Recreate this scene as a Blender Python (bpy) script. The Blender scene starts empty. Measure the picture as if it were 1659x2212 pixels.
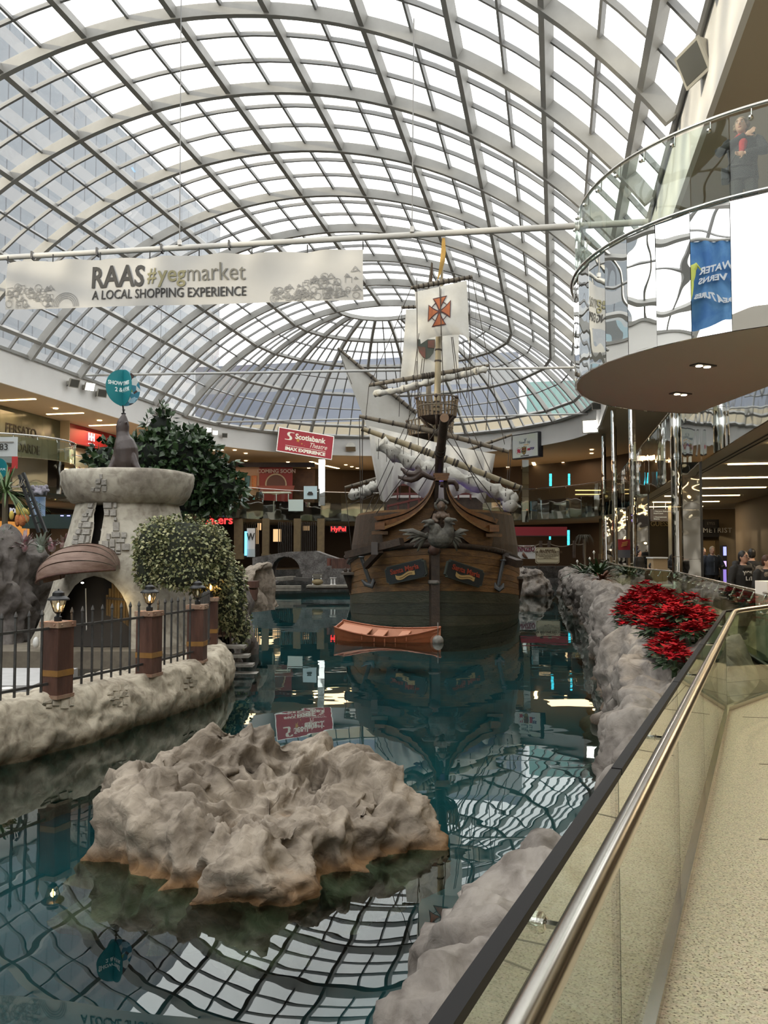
import bpy, math, random
from mathutils import Vector, Matrix, noise as MN
SC = bpy.context.scene
COL = SC.collection
rnd = random.Random(7)
sin, cos, pi = math.sin, math.cos, math.pi
V = Vector
# ---------------------------------------------------------------- camera, sky, sun, exposure
E = 1.675                      # eye height above the walkway
F = 1790.0                     # focal length in pixels of the 1659 x 2212 frame
TH = math.radians(2.69)        # upward pitch
cd = bpy.data.cameras.new('camera'); cam = bpy.data.objects.new('camera', cd); COL.objects.link(cam)
cd.sensor_fit = 'VERTICAL'; cd.sensor_height = 36.0; cd.lens = F/2212*36.0; cd.clip_end = 1000; cd.clip_start = 0.05
cam.location = (0, 0, E); cam.rotation_euler = (pi/2+TH, 0, 0)
SC.camera = cam
SC.view_settings.view_transform = 'Standard'; SC.view_settings.look = 'None'
SC.view_settings.gamma = 1.0; SC.view_settings.use_curve_mapping = False
SC.view_settings.exposure = 0.25
SC.cycles.max_bounces = 9; SC.cycles.diffuse_bounces = 3; SC.cycles.glossy_bounces = 4
SC.cycles.transmission_bounces = 4; SC.cycles.transparent_max_bounces = 24
SC.cycles.sample_clamp_indirect = 6.0
SC.cycles.caustics_reflective = False; SC.cycles.caustics_refractive = False
wd = bpy.data.worlds.new('overcast sky'); SC.world = wd; wd.use_nodes = True
nt = wd.node_tree; nt.nodes.clear()
wo = nt.nodes.new('ShaderNodeOutputWorld'); bg = nt.nodes.new('ShaderNodeBackground')
tc = nt.nodes.new('ShaderNodeTexCoord'); ns = nt.nodes.new('ShaderNodeTexNoise'); cr = nt.nodes.new('ShaderNodeValToRGB')
ns.inputs['Scale'].default_value = 2.2; ns.inputs['Detail'].default_value = 5
cr.color_ramp.elements[0].position = .3; cr.color_ramp.elements[0].color = (.20, .204, .22, 1)
cr.color_ramp.elements[1].position = .54; cr.color_ramp.elements[1].color = (1, .985, .96, 1)
nt.links.new(tc.outputs['Generated'], ns.inputs['Vector']); nt.links.new(ns.outputs['Fac'], cr.inputs['Fac'])
nt.links.new(cr.outputs['Color'], bg.inputs['Color']); bg.inputs['Strength'].default_value = 3.4
nt.links.new(bg.outputs['Background'], wo.inputs['Surface'])
sd = bpy.data.lights.new('sun', 'SUN'); so = bpy.data.objects.new('sun', sd); COL.objects.link(so)
sd.energy = 4.2; sd.angle = math.radians(2.0); sd.color = (1, .86, .62)

# ---------------------------------------------------------------- coordinates
CA, SA = .97922, .20279       # vault axis is turned 11.7 degrees from the view
def W(p, a, h): return V((CA*p+SA*a, -SA*p+CA*a, E+h))       # across the hall, along it, above the eye
def ray(x, y):
    u = (x-829.5)/F; v = (1106-y)/F
    return V((u, cos(TH)-v*sin(TH), sin(TH)+v*cos(TH)))
def PX(x, y, d): r = ray(x, y); return V((0, 0, E))+r*(d/r.y)     # the point seen at (x, y), d metres ahead
def PZ(x, y, z): r = ray(x, y); return V((0, 0, E))+r*((z-E)/r.z) # ... lying at height z
def proj(q):
    d = V(q)-V((0, 0, E)); yy = d.y*cos(TH)+d.z*sin(TH); zz = -d.y*sin(TH)+d.z*cos(TH)
    if yy < .01: return None
    return (829.5+F*d.x/yy, 1106-F*zz/yy, yy)
so.rotation_euler = (-(W(.85, .5, -.24)-W(0, 0, 0))).to_track_quat('Z', 'Y').to_euler()

# ---------------------------------------------------------------- materials
MATS = {}
def _new(name):
    m = bpy.data.materials.new(name); m.use_nodes = True; m.node_tree.nodes.clear(); return m, m.node_tree
def M(name, col=(.5, .5, .5), rough=.6, metal=0., col2=None, ns=6., amt=None, bump=0., bs=None, stretch=None, spec=.5, det=4, emit=0., ramp=(.35, .65), coat=0.):
    if name in MATS: return MATS[name]
    m, t = _new(name); N = t.nodes; L = t.links
    o = N.new('ShaderNodeOutputMaterial'); b = N.new('ShaderNodeBsdfPrincipled'); L.new(b.outputs[0], o.inputs[0])
    b.inputs['Base Color'].default_value = (*col, 1); b.inputs['Roughness'].default_value = rough
    b.inputs['Metallic'].default_value = metal; b.inputs['Specular IOR Level'].default_value = spec
    b.inputs['Coat Weight'].default_value = coat
    if emit: b.inputs['Emission Color'].default_value = (*col, 1); b.inputs['Emission Strength'].default_value = emit
    if col2 is not None or bump:
        g = N.new('ShaderNodeTexCoord'); mp = N.new('ShaderNodeMapping'); L.new(g.outputs['Object'], mp.inputs['Vector'])
        if stretch: mp.inputs['Scale'].default_value = stretch
    if col2 is not None:
        n = N.new('ShaderNodeTexNoise'); n.inputs['Scale'].default_value = ns; n.inputs['Detail'].default_value = det
        n.inputs['Roughness'].default_value = .62
        L.new(mp.outputs[0], n.inputs['Vector']); r = N.new('ShaderNodeValToRGB')
        r.color_ramp.elements[0].position, r.color_ramp.elements[1].position = ramp
        r.color_ramp.elements[0].color = (*col, 1); r.color_ramp.elements[1].color = (*col2, 1)
        L.new(n.outputs['Fac'], r.inputs['Fac']); L.new(r.outputs[0], b.inputs['Base Color'])
    if bump:
        n2 = N.new('ShaderNodeTexNoise'); n2.inputs['Scale'].default_value = bs or ns*3; n2.inputs['Detail'].default_value = 5
        L.new(mp.outputs[0], n2.inputs['Vector']); bp = N.new('ShaderNodeBump'); bp.inputs['Strength'].default_value = bump
        bp.inputs['Distance'].default_value = .05
        L.new(n2.outputs['Fac'], bp.inputs['Height']); L.new(bp.outputs[0], b.inputs['Normal'])
    MATS[name] = m; return m
def EM(name, col, s):
    if name in MATS: return MATS[name]
    m, t = _new(name); o = t.nodes.new('ShaderNodeOutputMaterial'); e = t.nodes.new('ShaderNodeEmission')
    e.inputs[0].default_value = (*col, 1); e.inputs[1].default_value = s; t.links.new(e.outputs[0], o.inputs[0]); MATS[name] = m; return m
def GLASS(name, tint=(.93, .96, .94), ior=1.45, rough=0., wav=0., gcol=(1, 1, 1)):
    if name in MATS: return MATS[name]
    m, t = _new(name); N = t.nodes; L = t.links
    o = N.new('ShaderNodeOutputMaterial'); mx = N.new('ShaderNodeMixShader'); tr = N.new('ShaderNodeBsdfTransparent'); gl = N.new('ShaderNodeBsdfGlossy')
    fr = N.new('ShaderNodeFresnel'); fr.inputs[0].default_value = ior
    tr.inputs[0].default_value = (*tint, 1); gl.inputs['Roughness'].default_value = rough; gl.inputs[0].default_value = (*gcol, 1)
    g0 = N.new('ShaderNodeNewGeometry'); mi = N.new('ShaderNodeMix'); mi.inputs[2].default_value = ior; mi.inputs[3].default_value = 1/ior
    L.new(g0.outputs['Backfacing'], mi.inputs[0]); L.new(mi.outputs[0], fr.inputs[0])      # the same reflection on both faces of a pane
    L.new(fr.outputs[0], mx.inputs[0]); L.new(tr.outputs[0], mx.inputs[1]); L.new(gl.outputs[0], mx.inputs[2]); L.new(mx.outputs[0], o.inputs[0])
    if wav:
        g = N.new('ShaderNodeTexCoord'); n = N.new('ShaderNodeTexNoise'); n.inputs['Scale'].default_value = 2.5; n.inputs['Detail'].default_value = 0
        bp = N.new('ShaderNodeBump'); bp.inputs['Strength'].default_value = wav; bp.inputs['Distance'].default_value = .1
        L.new(g.outputs['Object'], n.inputs[0]); L.new(n.outputs['Fac'], bp.inputs['Height']); L.new(bp.outputs[0], gl.inputs['Normal'])
    MATS[name] = m; return m
def MIRROR(name, col=(.82, .84, .83), wav=.04, sc=1.3, rough=.015):
    if name in MATS: return MATS[name]
    m = M(name, col, rough, 1.); t = m.node_tree; N = t.nodes; L = t.links; b = [x for x in N if x.type == 'BSDF_PRINCIPLED'][0]
    g = N.new('ShaderNodeTexCoord'); n = N.new('ShaderNodeTexNoise'); n.inputs['Scale'].default_value = sc; n.inputs['Detail'].default_value = 1.
    bp = N.new('ShaderNodeBump'); bp.inputs['Strength'].default_value = wav; bp.inputs['Distance'].default_value = .25
    L.new(g.outputs['Object'], n.inputs[0]); L.new(n.outputs['Fac'], bp.inputs['Height']); L.new(bp.outputs[0], b.inputs['Normal']); return m
def ROCK(name, c1, c2, c3, wet=None, sc=1.6, bump=.55, wz=(-1.02, -.86)):
    """stone: two scales of colour, dark crevices, and (wet) a rust stain left along the water line"""
    if name in MATS: return MATS[name]
    m, t = _new(name); N = t.nodes; L = t.links
    o = N.new('ShaderNodeOutputMaterial'); b = N.new('ShaderNodeBsdfPrincipled'); L.new(b.outputs[0], o.inputs[0]); b.inputs['Roughness'].default_value = .85
    b.inputs['Specular IOR Level'].default_value = .25
    g = N.new('ShaderNodeNewGeometry')
    n1 = N.new('ShaderNodeTexNoise'); n1.inputs['Scale'].default_value = sc; n1.inputs['Detail'].default_value = 7; n1.inputs['Roughness'].default_value = .65
    n2 = N.new('ShaderNodeTexNoise'); n2.inputs['Scale'].default_value = sc*5.5; n2.inputs['Detail'].default_value = 6; n2.inputs['Distortion'].default_value = .6
    for n in (n1, n2): L.new(g.outputs['Position'], n.inputs['Vector'])
    r = N.new('ShaderNodeValToRGB'); e = r.color_ramp.elements; e[0].position = .3; e[0].color = (*c1, 1); e[1].position = .68; e[1].color = (*c3, 1)
    k = e.new(.5); k.color = (*c2, 1); L.new(n1.outputs['Fac'], r.inputs['Fac'])
    mu = N.new('ShaderNodeMixRGB'); mu.blend_type = 'MULTIPLY'; mu.inputs[0].default_value = .75
    r2 = N.new('ShaderNodeValToRGB'); r2.color_ramp.elements[0].position = .3; r2.color_ramp.elements[0].color = (.45, .42, .4, 1); r2.color_ramp.elements[1].position = .55
    L.new(n2.outputs['Fac'], r2.inputs['Fac']); L.new(r.outputs[0], mu.inputs[1]); L.new(r2.outputs[0], mu.inputs[2])
    out = mu.outputs[0]
    if wet:
        sx = N.new('ShaderNodeSeparateXYZ'); L.new(g.outputs['Position'], sx.inputs[0])
        ad = N.new('ShaderNodeMath'); ad.operation = 'MULTIPLY_ADD'; ad.inputs[1].default_value = -.35; L.new(n1.outputs['Fac'], ad.inputs[0]); L.new(sx.outputs[2], ad.inputs[2])
        mr = N.new('ShaderNodeMapRange'); mr.inputs[1].default_value = wz[1]-.17; mr.inputs[2].default_value = wz[0]-.17; L.new(ad.outputs[0], mr.inputs[0])
        mm = N.new('ShaderNodeMixRGB'); mm.blend_type = 'MULTIPLY'; L.new(mr.outputs[0], mm.inputs[0]); L.new(out, mm.inputs[1]); mm.inputs[2].default_value = (*wet, 1); out = mm.outputs[0]
    L.new(out, b.inputs['Base Color'])
    bp = N.new('ShaderNodeBump'); bp.inputs['Strength'].default_value = bump; bp.inputs['Distance'].default_value = .06
    L.new(n2.outputs['Fac'], bp.inputs['Height']); L.new(bp.outputs[0], b.inputs['Normal']); MATS[name] = m; return m

# ---------------------------------------------------------------- mesh helpers
ORD = 'first second third fourth fifth sixth seventh eighth ninth tenth eleventh twelfth thirteenth fourteenth fifteenth sixteenth seventeenth eighteenth nineteenth twentieth twenty-first twenty-second'.split()
class MB:
    def __init__(s): s.v = []; s.f = []; s.mi = []; s.cur = 0
    def add(s, vs, fs):
        k = len(s.v); s.v += [tuple(x) for x in vs]; s.f += [tuple(k+i for i in f) for f in fs]; s.mi += [s.cur]*len(fs); return s
    def box(s, c, sz, X=V((1, 0, 0)), Y=V((0, 1, 0)), Z=V((0, 0, 1))):
        c = V(c); hx, hy, hz = X*(sz[0]/2), Y*(sz[1]/2), Z*(sz[2]/2)
        return s.add([c+hx*i+hy*j+hz*k for k in (-1, 1) for j in (-1, 1) for i in (-1, 1)],
                     [(0, 2, 3, 1), (4, 5, 7, 6), (0, 1, 5, 4), (2, 6, 7, 3), (0, 4, 6, 2), (1, 3, 7, 5)])
    def bar(s, a, b, w, d=None, up=V((0, 0, 1))):
        a, b = V(a), V(b); x = (b-a); l = x.length
        if l < 1e-6: return s
        x /= l; y = V(up).cross(x)
        if y.length < 1e-4: y = V((1, 0, 0)).cross(x)
        y.normalize(); z = x.cross(y); return s.box((a+b)/2, (l, w, d or w), x, y, z)
    def hexa(s, q): return s.add(q, [(0, 3, 2, 1), (4, 5, 6, 7), (0, 1, 5, 4), (1, 2, 6, 5), (2, 3, 7, 6), (3, 0, 4, 7)])
    def tube(s, pts, r, n=8, cap=True, closed=False):
        pts = [V(p) for p in pts]; k = len(pts); rs = r if isinstance(r, (list, tuple)) else [r]*k
        vs = []; ref = None
        for i, p in enumerate(pts):
            a = pts[(i-1) % k] if (i > 0 or closed) else p; b = pts[(i+1) % k] if (i < k-1 or closed) else p
            t = (b-a); t = t.normalized() if t.length > 1e-9 else V((0, 0, 1))
            if ref is None: ref = t.orthogonal().normalized()
            ref = ref-t*ref.dot(t); ref = ref.normalized() if ref.length > 1e-6 else t.orthogonal().normalized()
            bi = t.cross(ref); rr = rs[i]; rx, ry = rr if isinstance(rr, tuple) else (rr, rr)
            vs += [p+ref*(rx*cos(2*pi*j/n))+bi*(ry*sin(2*pi*j/n)) for j in range(n)]
        fs = []
        for i in range(k if closed else k-1):
            i2 = (i+1) % k
            fs += [(i*n+j, i*n+(j+1) % n, i2*n+(j+1) % n, i2*n+j) for j in range(n)]
        if cap and not closed: fs += [tuple(range(n-1, -1, -1)), tuple((k-1)*n+j for j in range(n))]
        return s.add(vs, fs)
    def lathe(s, prof, c=(0, 0, 0), n=16, sx=1., sy=1., rot=0.):
        c = V(c); vs = []
        for r, z in prof: vs += [c+V((r*sx*cos(2*pi*j/n+rot), r*sy*sin(2*pi*j/n+rot), z)) for j in range(n)]
        fs = [(i*n+j, i*n+(j+1) % n, (i+1)*n+(j+1) % n, (i+1)*n+j) for i in range(len(prof)-1) for j in range(n)]
        fs += [tuple(range(n-1, -1, -1)), tuple((len(prof)-1)*n+j for j in range(n))]
        return s.add(vs, fs)
    def ell(s, c, r, X=V((1, 0, 0)), Y=V((0, 1, 0)), Z=V((0, 0, 1)), n=12, m=8):
        c = V(c); r = (r, r, r) if isinstance(r, (int, float)) else r; vs = [c+Z*r[2]]
        for i in range(1, m):
            a = pi*i/m; vs += [c+Z*(r[2]*cos(a))+X*(r[0]*sin(a)*cos(2*pi*j/n))+Y*(r[1]*sin(a)*sin(2*pi*j/n)) for j in range(n)]
        vs.append(c-Z*r[2]); fs = [(0, 1+j, 1+(j+1) % n) for j in range(n)]
        for i in range(m-2): fs += [(1+i*n+j, 1+(i+1)*n+j, 1+(i+1)*n+(j+1) % n, 1+i*n+(j+1) % n) for j in range(n)]
        b = 1+(m-2)*n; fs += [(b+j, len(vs)-1, b+(j+1) % n) for j in range(n)]
        return s.add(vs, fs)
    def prism(s, poly, n, d):
        """flat polygon (3-D points, counter-clockwise seen from +n) given thickness d along -n"""
        n = V(n); q = [V(p) for p in poly]; k = len(q)
        return s.add(q+[p-n*d for p in q], [tuple(range(k)), tuple(range(2*k-1, k-1, -1))]+[(i, i+k, (i+1) % k+k, (i+1) % k) for i in range(k)])
    def grid(s, rows, closed=False):
        nr = len(rows); nc = len(rows[0]); vs = [p for r in rows for p in r]
        fs = [(i*nc+j, i*nc+(j+1) % nc, (i+1)*nc+(j+1) % nc, (i+1)*nc+j) for i in range(nr-1) for j in range(nc if closed else nc-1)]
        return s.add(vs, fs)
    def build(s, name, mat, parent=None, smooth=False, **props):
        me = bpy.data.meshes.new(name); me.from_pydata(s.v, [], s.f)
        for m in (mat if isinstance(mat, (list, tuple)) else [mat]): me.materials.append(m)
        if any(s.mi): me.polygons.foreach_set('material_index', s.mi)
        if smooth is True: me.polygons.foreach_set('use_smooth', [True]*len(s.f))
        me.update(); return link(name, me, parent, smooth if smooth not in (True, False) else None, **props)
def link(name, me, parent=None, angle=None, **props):
    o = bpy.data.objects.new(name, me); COL.objects.link(o)
    if angle is not None:
        me.shade_smooth() if hasattr(me, 'shade_smooth') else None
        try: me.set_sharp_from_angle(angle=math.radians(angle))
        except Exception: pass
    if parent is not None:
        o.parent = parent; o.matrix_parent_inverse = parent.matrix_basis.inverted()
    for k, v in props.items(): o[k] = v
    return o
def thing(name, loc, label=None, cat=None, group=None, kind=None):
    o = bpy.data.objects.new(name, None); COL.objects.link(o); o.location = loc; o.empty_display_size = .1
    return tag(o, label, cat, group, kind)
def tag(o, label=None, cat=None, group=None, kind=None):
    if label: o['label'] = label
    if cat: o['category'] = cat
    if group: o['group'] = group
    if kind: o['kind'] = kind
    return o
def kids(o): return [c for c in o.children]
def dup(root, mat=None, label=None, parent=None):
    r = root.copy(); COL.objects.link(r)
    if parent is not None: r.parent = parent
    if mat is not None: r.matrix_basis = mat
    if label: r['label'] = label
    for c in root.children: dup(c, None, None, r)
    return r
def frame(o, right, up=(0, 0, 1)):
    x = V(right).normalized(); z = x.cross(V(up)).normalized(); y = z.cross(x)
    m = Matrix((x, y, z)).transposed().to_4x4(); m.translation = V(o); return m
def fuse(mb, vox=.03, smooth=2, name='x'):
    """one continuous skin over the overlapping volumes of mb"""
    me = bpy.data.meshes.new(name); me.from_pydata(mb.v, [], mb.f); ob = bpy.data.objects.new('tmp', me); COL.objects.link(ob)
    r = ob.modifiers.new('r', 'REMESH'); r.mode = 'VOXEL'; r.voxel_size = vox
    if smooth: sm = ob.modifiers.new('s', 'SMOOTH'); sm.factor = .5; sm.iterations = smooth
    dg = bpy.context.evaluated_depsgraph_get(); out = bpy.data.meshes.new_from_object(ob.evaluated_get(dg))
    bpy.data.objects.remove(ob); bpy.data.meshes.remove(me); out.name = name
    out.polygons.foreach_set('use_smooth', [True]*len(out.polygons)); return out
def fused(name, mb, mat, parent=None, vox=.03, smooth=2, **props):
    me = fuse(mb, vox, smooth, name); me.materials.clear(); me.materials.append(mat); return link(name, me, parent, **props)
def text(name, s, mx, size, mat, parent=None, ext=.004, align='CENTER', bold=0., shear=0., sx=1., sp=1., lines=None):
    cu = bpy.data.curves.new(name, 'FONT'); cu.body = s; cu.size = size; cu.extrude = ext; cu.align_x = align; cu.align_y = 'CENTER'
    cu.offset = bold; cu.shear = shear; cu.space_character = sp; cu.resolution_u = 3
    if lines: cu.space_line = lines
    ob = bpy.data.objects.new('tmp', cu); COL.objects.link(ob); dg = bpy.context.evaluated_depsgraph_get()
    me = bpy.data.meshes.new_from_object(ob.evaluated_get(dg)); bpy.data.objects.remove(ob); bpy.data.curves.remove(cu)
    me.transform(mx @ Matrix.Diagonal((sx, 1, 1, 1))); me.materials.clear(); me.materials.append(mat); me.name = name
    return link(name, me, parent)
def lamp(kind, name, loc, energy, col=(1, .8, .55), size=.3, aim=None, spot=None, blend=.6):
    l = bpy.data.lights.new(name, kind); l.energy = energy; l.color = col
    if kind == 'AREA': l.size = size
    else: l.shadow_soft_size = size
    if spot: l.spot_size = math.radians(spot); l.spot_blend = blend
    o = bpy.data.objects.new(name, l); COL.objects.link(o); o.location = loc
    if aim is not None: o.rotation_euler = (V(loc)-V(aim)).to_track_quat('Z', 'Y').to_euler()
    return o
def ribbon(mb, pts, ups, w, d):
    """box beam along pts, its outer face on pts, hanging d inwards (against ups)"""
    k = len(pts); vs = []
    for i in range(k):
        t = (pts[min(i+1, k-1)]-pts[max(i-1, 0)]).normalized(); s = t.cross(ups[i]).normalized()*(w/2)
        p, q = pts[i], pts[i]-ups[i]*d; vs += [p-s, p+s, q+s, q-s]
    fs = [(i*4+j, i*4+(j+1) % 4, i*4+4+(j+1) % 4, i*4+4+j) for i in range(k-1) for j in range(4)]+[(3, 2, 1, 0), tuple(k*4-4+j for j in range(4))]
    return mb.add(vs, fs)
def band(mb, A, B, ha, hb):
    """strip between two (p, a) paths at heights ha and hb"""
    k = len(A); mb.add([W(p, a, ha) for p, a in A]+[W(p, a, hb) for p, a in B], [(i, i+1, k+i+1, k+i) for i in range(k-1)]); return mb
def offset(path, d):
    """shift a (p, a) path outwards by d"""
    out = []
    for i, (p, a) in enumerate(path):
        p0, a0 = path[max(i-1, 0)]; p1, a1 = path[min(i+1, len(path)-1)]; l = math.hypot(p1-p0, a1-a0)
        out.append((p-(a1-a0)/l*d, a+(p1-p0)/l*d))
    return out
def ring(pl, pr, ac=59.8, rr=None, t0=-13., n=20, m=18, ac0=None):
    w = (pr-pl)/2; c = (pl+pr)/2; rr = rr or w
    P = [(pl, t0+(ac-t0)*i/m) for i in range(m)]+[(c-w*cos(pi*i/n), ac+rr*sin(pi*i/n)) for i in range(n+1)]
    return P+[(pr, ac-(ac-t0)*i/m) for i in range(1, m+1)]
# ================================================================ the glass vault
paintm = M('roof steel paint', (.31, .306, .29), .5, col2=(.25, .245, .228), ns=1.1, ramp=(.3, .75))
barm = M('glazing bar paint', (.23, .23, .227), .5)
paneM = GLASS('roof glass', (.955, .965, .965), 1.4)
whiteW = M('white plaster', (.82, .81, .79), .7, col2=(.78, .77, .75), ns=.5)
PC, AC, VR, HC = -12.7, 59.8, 19.6, -.9
D2R = math.radians
def prof(ph): return PC-VR*sin(D2R(ph)), HC+VR*cos(D2R(ph))
def vup(ph): return (W(-sin(D2R(ph)), 0, cos(D2R(ph)))-W(0, 0, 0)).normalized()
TS = [59.8-4.87*k for k in range(15)]
MAJ = [10.1*k for k in range(-5, 6)]; SPR = 53.7
roof = thing('ceiling', W(PC, AC, 10.7), kind='structure')
for t in TS:
    ph = [SPR*(i/24-1) for i in range(49)]
    ribbon(MB(), [W(prof(x)[0], t, prof(x)[1]) for x in ph], [vup(x) for x in ph], .22, .44).v
    mb = MB(); ribbon(mb, [W(prof(x)[0], t, prof(x)[1]) for x in ph], [vup(x) for x in ph], .22, .44); mb.build('roof_arch', paintm, roof, 35)
for x in MAJ:
    p, h = prof(x); mb = MB(); ribbon(mb, [W(p, TS[-1], h), W(p, AC, h)], [vup(x)]*2, .2, .38); mb.build('roof_beam', paintm, roof)
MIN = [x+5.05 for x in MAJ[:-1]]+[-SPR, SPR]
for x in MIN:
    p, h = prof(x); mb = MB(); ribbon(mb, [W(p, TS[-1], h+.03), W(p, AC, h+.03)], [vup(x)]*2, .09, .16); mb.build('glazing_bar', barm, roof)
for i in range(len(TS)-1):
    for f in (1/3, 2/3):
        t = TS[i]+(TS[i+1]-TS[i])*f; ph = [SPR*(k/16-1) for k in range(33)]
        mb = MB(); ribbon(mb, [W(prof(x)[0], t, prof(x)[1]+.03) for x in ph], [vup(x) for x in ph], .10, .15); mb.build('glazing_bar', barm, roof)
# half dome at the far end
def dome(ph, al, lift=0.):
    r = VR*sin(D2R(ph)); return W(PC+r*cos(D2R(al)), AC+r*sin(D2R(al)), HC+VR*cos(D2R(ph))+lift)
def dup_n(ph, al): return (W(sin(D2R(ph))*cos(D2R(al)), sin(D2R(ph))*sin(D2R(al)), cos(D2R(ph)))-W(0, 0, 0)).normalized()
SECT = [18*k for k in range(11)]
RG = [10.1, 20.2, 30.3, 40.4, 50.5]
for ph in RG+[SPR]:
    mb = MB(); al = SECT
    ribbon(mb, [dome(ph, a) for a in al], [dup_n(ph, a) for a in al], .2, .30); mb.build('roof_ring', paintm, roof)
for a in SECT[1:-1]:
    ph = [10.1+(SPR-10.1)*i/14 for i in range(15)] if a % 36 == 0 or True else []
    mb = MB(); ribbon(mb, [dome(x, a) for x in ph], [dup_n(x, a) for x in ph], .2, .36); mb.build('roof_rib', paintm, roof, 35)
def chord(ph, k, f, lift=0.): return dome(ph, SECT[k], lift).lerp(dome(ph, SECT[k+1], lift), f)
panes = []
for k in range(10):
    for i in range(len(RG)):
        lo, hi = RG[i], (RG+[SPR])[i+1]; nd = 4 if i >= 1 else 2; nr = 2 if i < 4 else 1
        for j in range(1, nd):
            ph = [lo+(hi-lo)*q/3 for q in range(4)]; mb = MB(); ribbon(mb, [chord(x, k, j/nd, .02) for x in ph], [dup_n(x, SECT[k]+18*j/nd) for x in ph], .08, .13); mb.build('glazing_bar', barm, roof)
        if nr == 2:
            x = (lo+hi)/2; mb = MB(); ribbon(mb, [chord(x, k, 0, .02), chord(x, k, 1, .02)], [dup_n(x, SECT[k]), dup_n(x, SECT[k+1])], .08, .13); mb.build('glazing_bar', barm, roof)
        for r in range(nr):
            for j in range(nd):
                x0, x1 = lo+(hi-lo)*r/nr, lo+(hi-lo)*(r+1)/nr; n = dup_n((x0+x1)/2, SECT[k]+18*(j+.5)/nd)
                panes.append(([chord(x0, k, j/nd), chord(x0, k, (j+1)/nd), chord(x1, k, (j+1)/nd), chord(x1, k, j/nd)], n))
    panes.append(([dome(0, 0), chord(10.1, k, 0), chord(10.1, k, 1)], dup_n(5, SECT[k]+9)))
CUT = sorted(MAJ+MIN)
for i in range(len(TS)-1):
    for f in range(3):
        t0 = TS[i]+(TS[i+1]-TS[i])*f/3; t1 = TS[i]+(TS[i+1]-TS[i])*(f+1)/3
        for x0, x1 in zip(CUT, CUT[1:]):
            (p0, h0), (p1, h1) = prof(x0), prof(x1)
            panes.append(([W(p0, t0, h0), W(p1, t0, h1), W(p1, t1, h1), W(p0, t1, h0)], vup((x0+x1)/2)))
def seen_size(q):
    s = [proj(x) for x in q]
    if any(x is None for x in s): return 0
    xs = [x[0] for x in s]; ys = [x[1] for x in s]
    if max(xs) < 0 or min(xs) > 1659 or max(ys) < 0 or min(ys) > 1000: return 0
    return (max(xs)-min(xs))*(max(ys)-min(ys))
panes.sort(key=lambda q: -seen_size(q[0]))
rest = MB()
for i, (q, n) in enumerate(panes):
    mb = MB() if i < 300 else rest
    mb.prism(q if (q[1]-q[0]).cross(q[2]-q[0]).dot(n) > 0 else q[::-1], n, .016)
    if i < 300: mb.build('glass_pane', paneM, roof)
rest.build('glass_panes_distant', paneM, roof, kind='stuff')

# ================================================================ white fascia under the vault, upper floor, lower floor
def wall(path, h0, h1, th, name, mat, kind='structure', parent=None):
    O = offset(path, th); mb = MB(); band(mb, path, path, h1, h0); band(mb, O, path, h1, h1); band(mb, path, O, h0, h0); band(mb, O, O, h0, h1)
    return mb.build(name, mat, parent, 40, kind=kind)
FA = ring(PC-15.8, PC+15.8, n=40, m=24)
wall(FA, 8.85, 10.74, .12, 'wall_fascia', whiteW)
gut = MB(); GP = [q for q in offset(FA, -.02) if q[0] < 0 or q[1] > 56]; ribbon(gut, [W(p, a, 10.75) for p, a in GP], [V((0, 0, 1))]*len(GP), .32, .16); gut.build('trim_1', paintm, kind='structure')
ceilM = M('upper ceiling plaster', (.47, .40, .30), .8)
soffM = M('walkway ceiling plaster', (.62, .56, .45), .8)
UP = ring(-26., 4.3, n=40, m=24); OUT = ring(-38., 11.5, n=40, m=24, rr=30.); UPC = offset(FA, .09)
mb = MB(); band(mb, OUT, UPC, 8.86, 8.86); band(mb, UPC, OUT, 9.2, 9.2); mb.build('ceiling_upper', ceilM, kind='structure')
mb = MB(); band(mb, OUT, UP, 2.7, 2.7); mb.build('ceiling_lower', soffM, kind='structure')
mb = MB(); band(mb, UP, OUT, 4.25, 4.25); mb.build('floor_upper', M('upper floor tile', (.45, .41, .34), .3), kind='structure')
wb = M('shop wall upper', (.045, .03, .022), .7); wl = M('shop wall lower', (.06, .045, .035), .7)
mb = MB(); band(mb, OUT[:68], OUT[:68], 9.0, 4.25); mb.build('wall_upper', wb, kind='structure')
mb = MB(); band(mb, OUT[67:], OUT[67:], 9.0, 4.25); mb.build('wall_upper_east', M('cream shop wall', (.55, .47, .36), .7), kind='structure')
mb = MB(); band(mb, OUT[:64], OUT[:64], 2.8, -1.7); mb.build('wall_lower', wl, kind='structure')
# mirror fascia of the upper floor edge, one panel after another
edgeM = MIRROR('polished steel fascia', (.62, .64, .62), .05, .7, .03)
fas = thing('trim_2', W(-10, 75, 2.7), kind='structure')
def resample(path, step):
    out = [path[0]]; acc = 0.
    for (p0, a0), (p1, a1) in zip(path, path[1:]):
        l = math.hypot(p1-p0, a1-a0); d = step-acc
        while d <= l: out.append((p0+(p1-p0)*d/l, a0+(a1-a0)*d/l)); d += step
        acc = l-(d-step)
    return out
EDGE = [q for q in resample(UP, 2.0) if q[1] > (13 if q[0] > 0 else 22)]
for (p0, a0), (p1, a1) in zip(EDGE, EDGE[1:]):
    j = rnd.uniform(-.012, .012); A, B = W(p0, a0, 0), W(p1, a1, 0); n = (B-A).cross(V((0, 0, 1))).normalized()
    q = [A+V((0, 0, 2.68))+n*(.02+j), B+V((0, 0, 2.68))+n*(.02-j), B+V((0, 0, 4.3))+n*(.02-j), A+V((0, 0, 4.3))+n*(.02+j)]
    q = [A.lerp(B, .004)*0+x for x in q]; MB().prism(q, n, .05).build('mirror_panel', edgeM, fas)
wall(offset(UP, .03), 2.73, 4.22, .3, 'trim_3', soffM)
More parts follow.
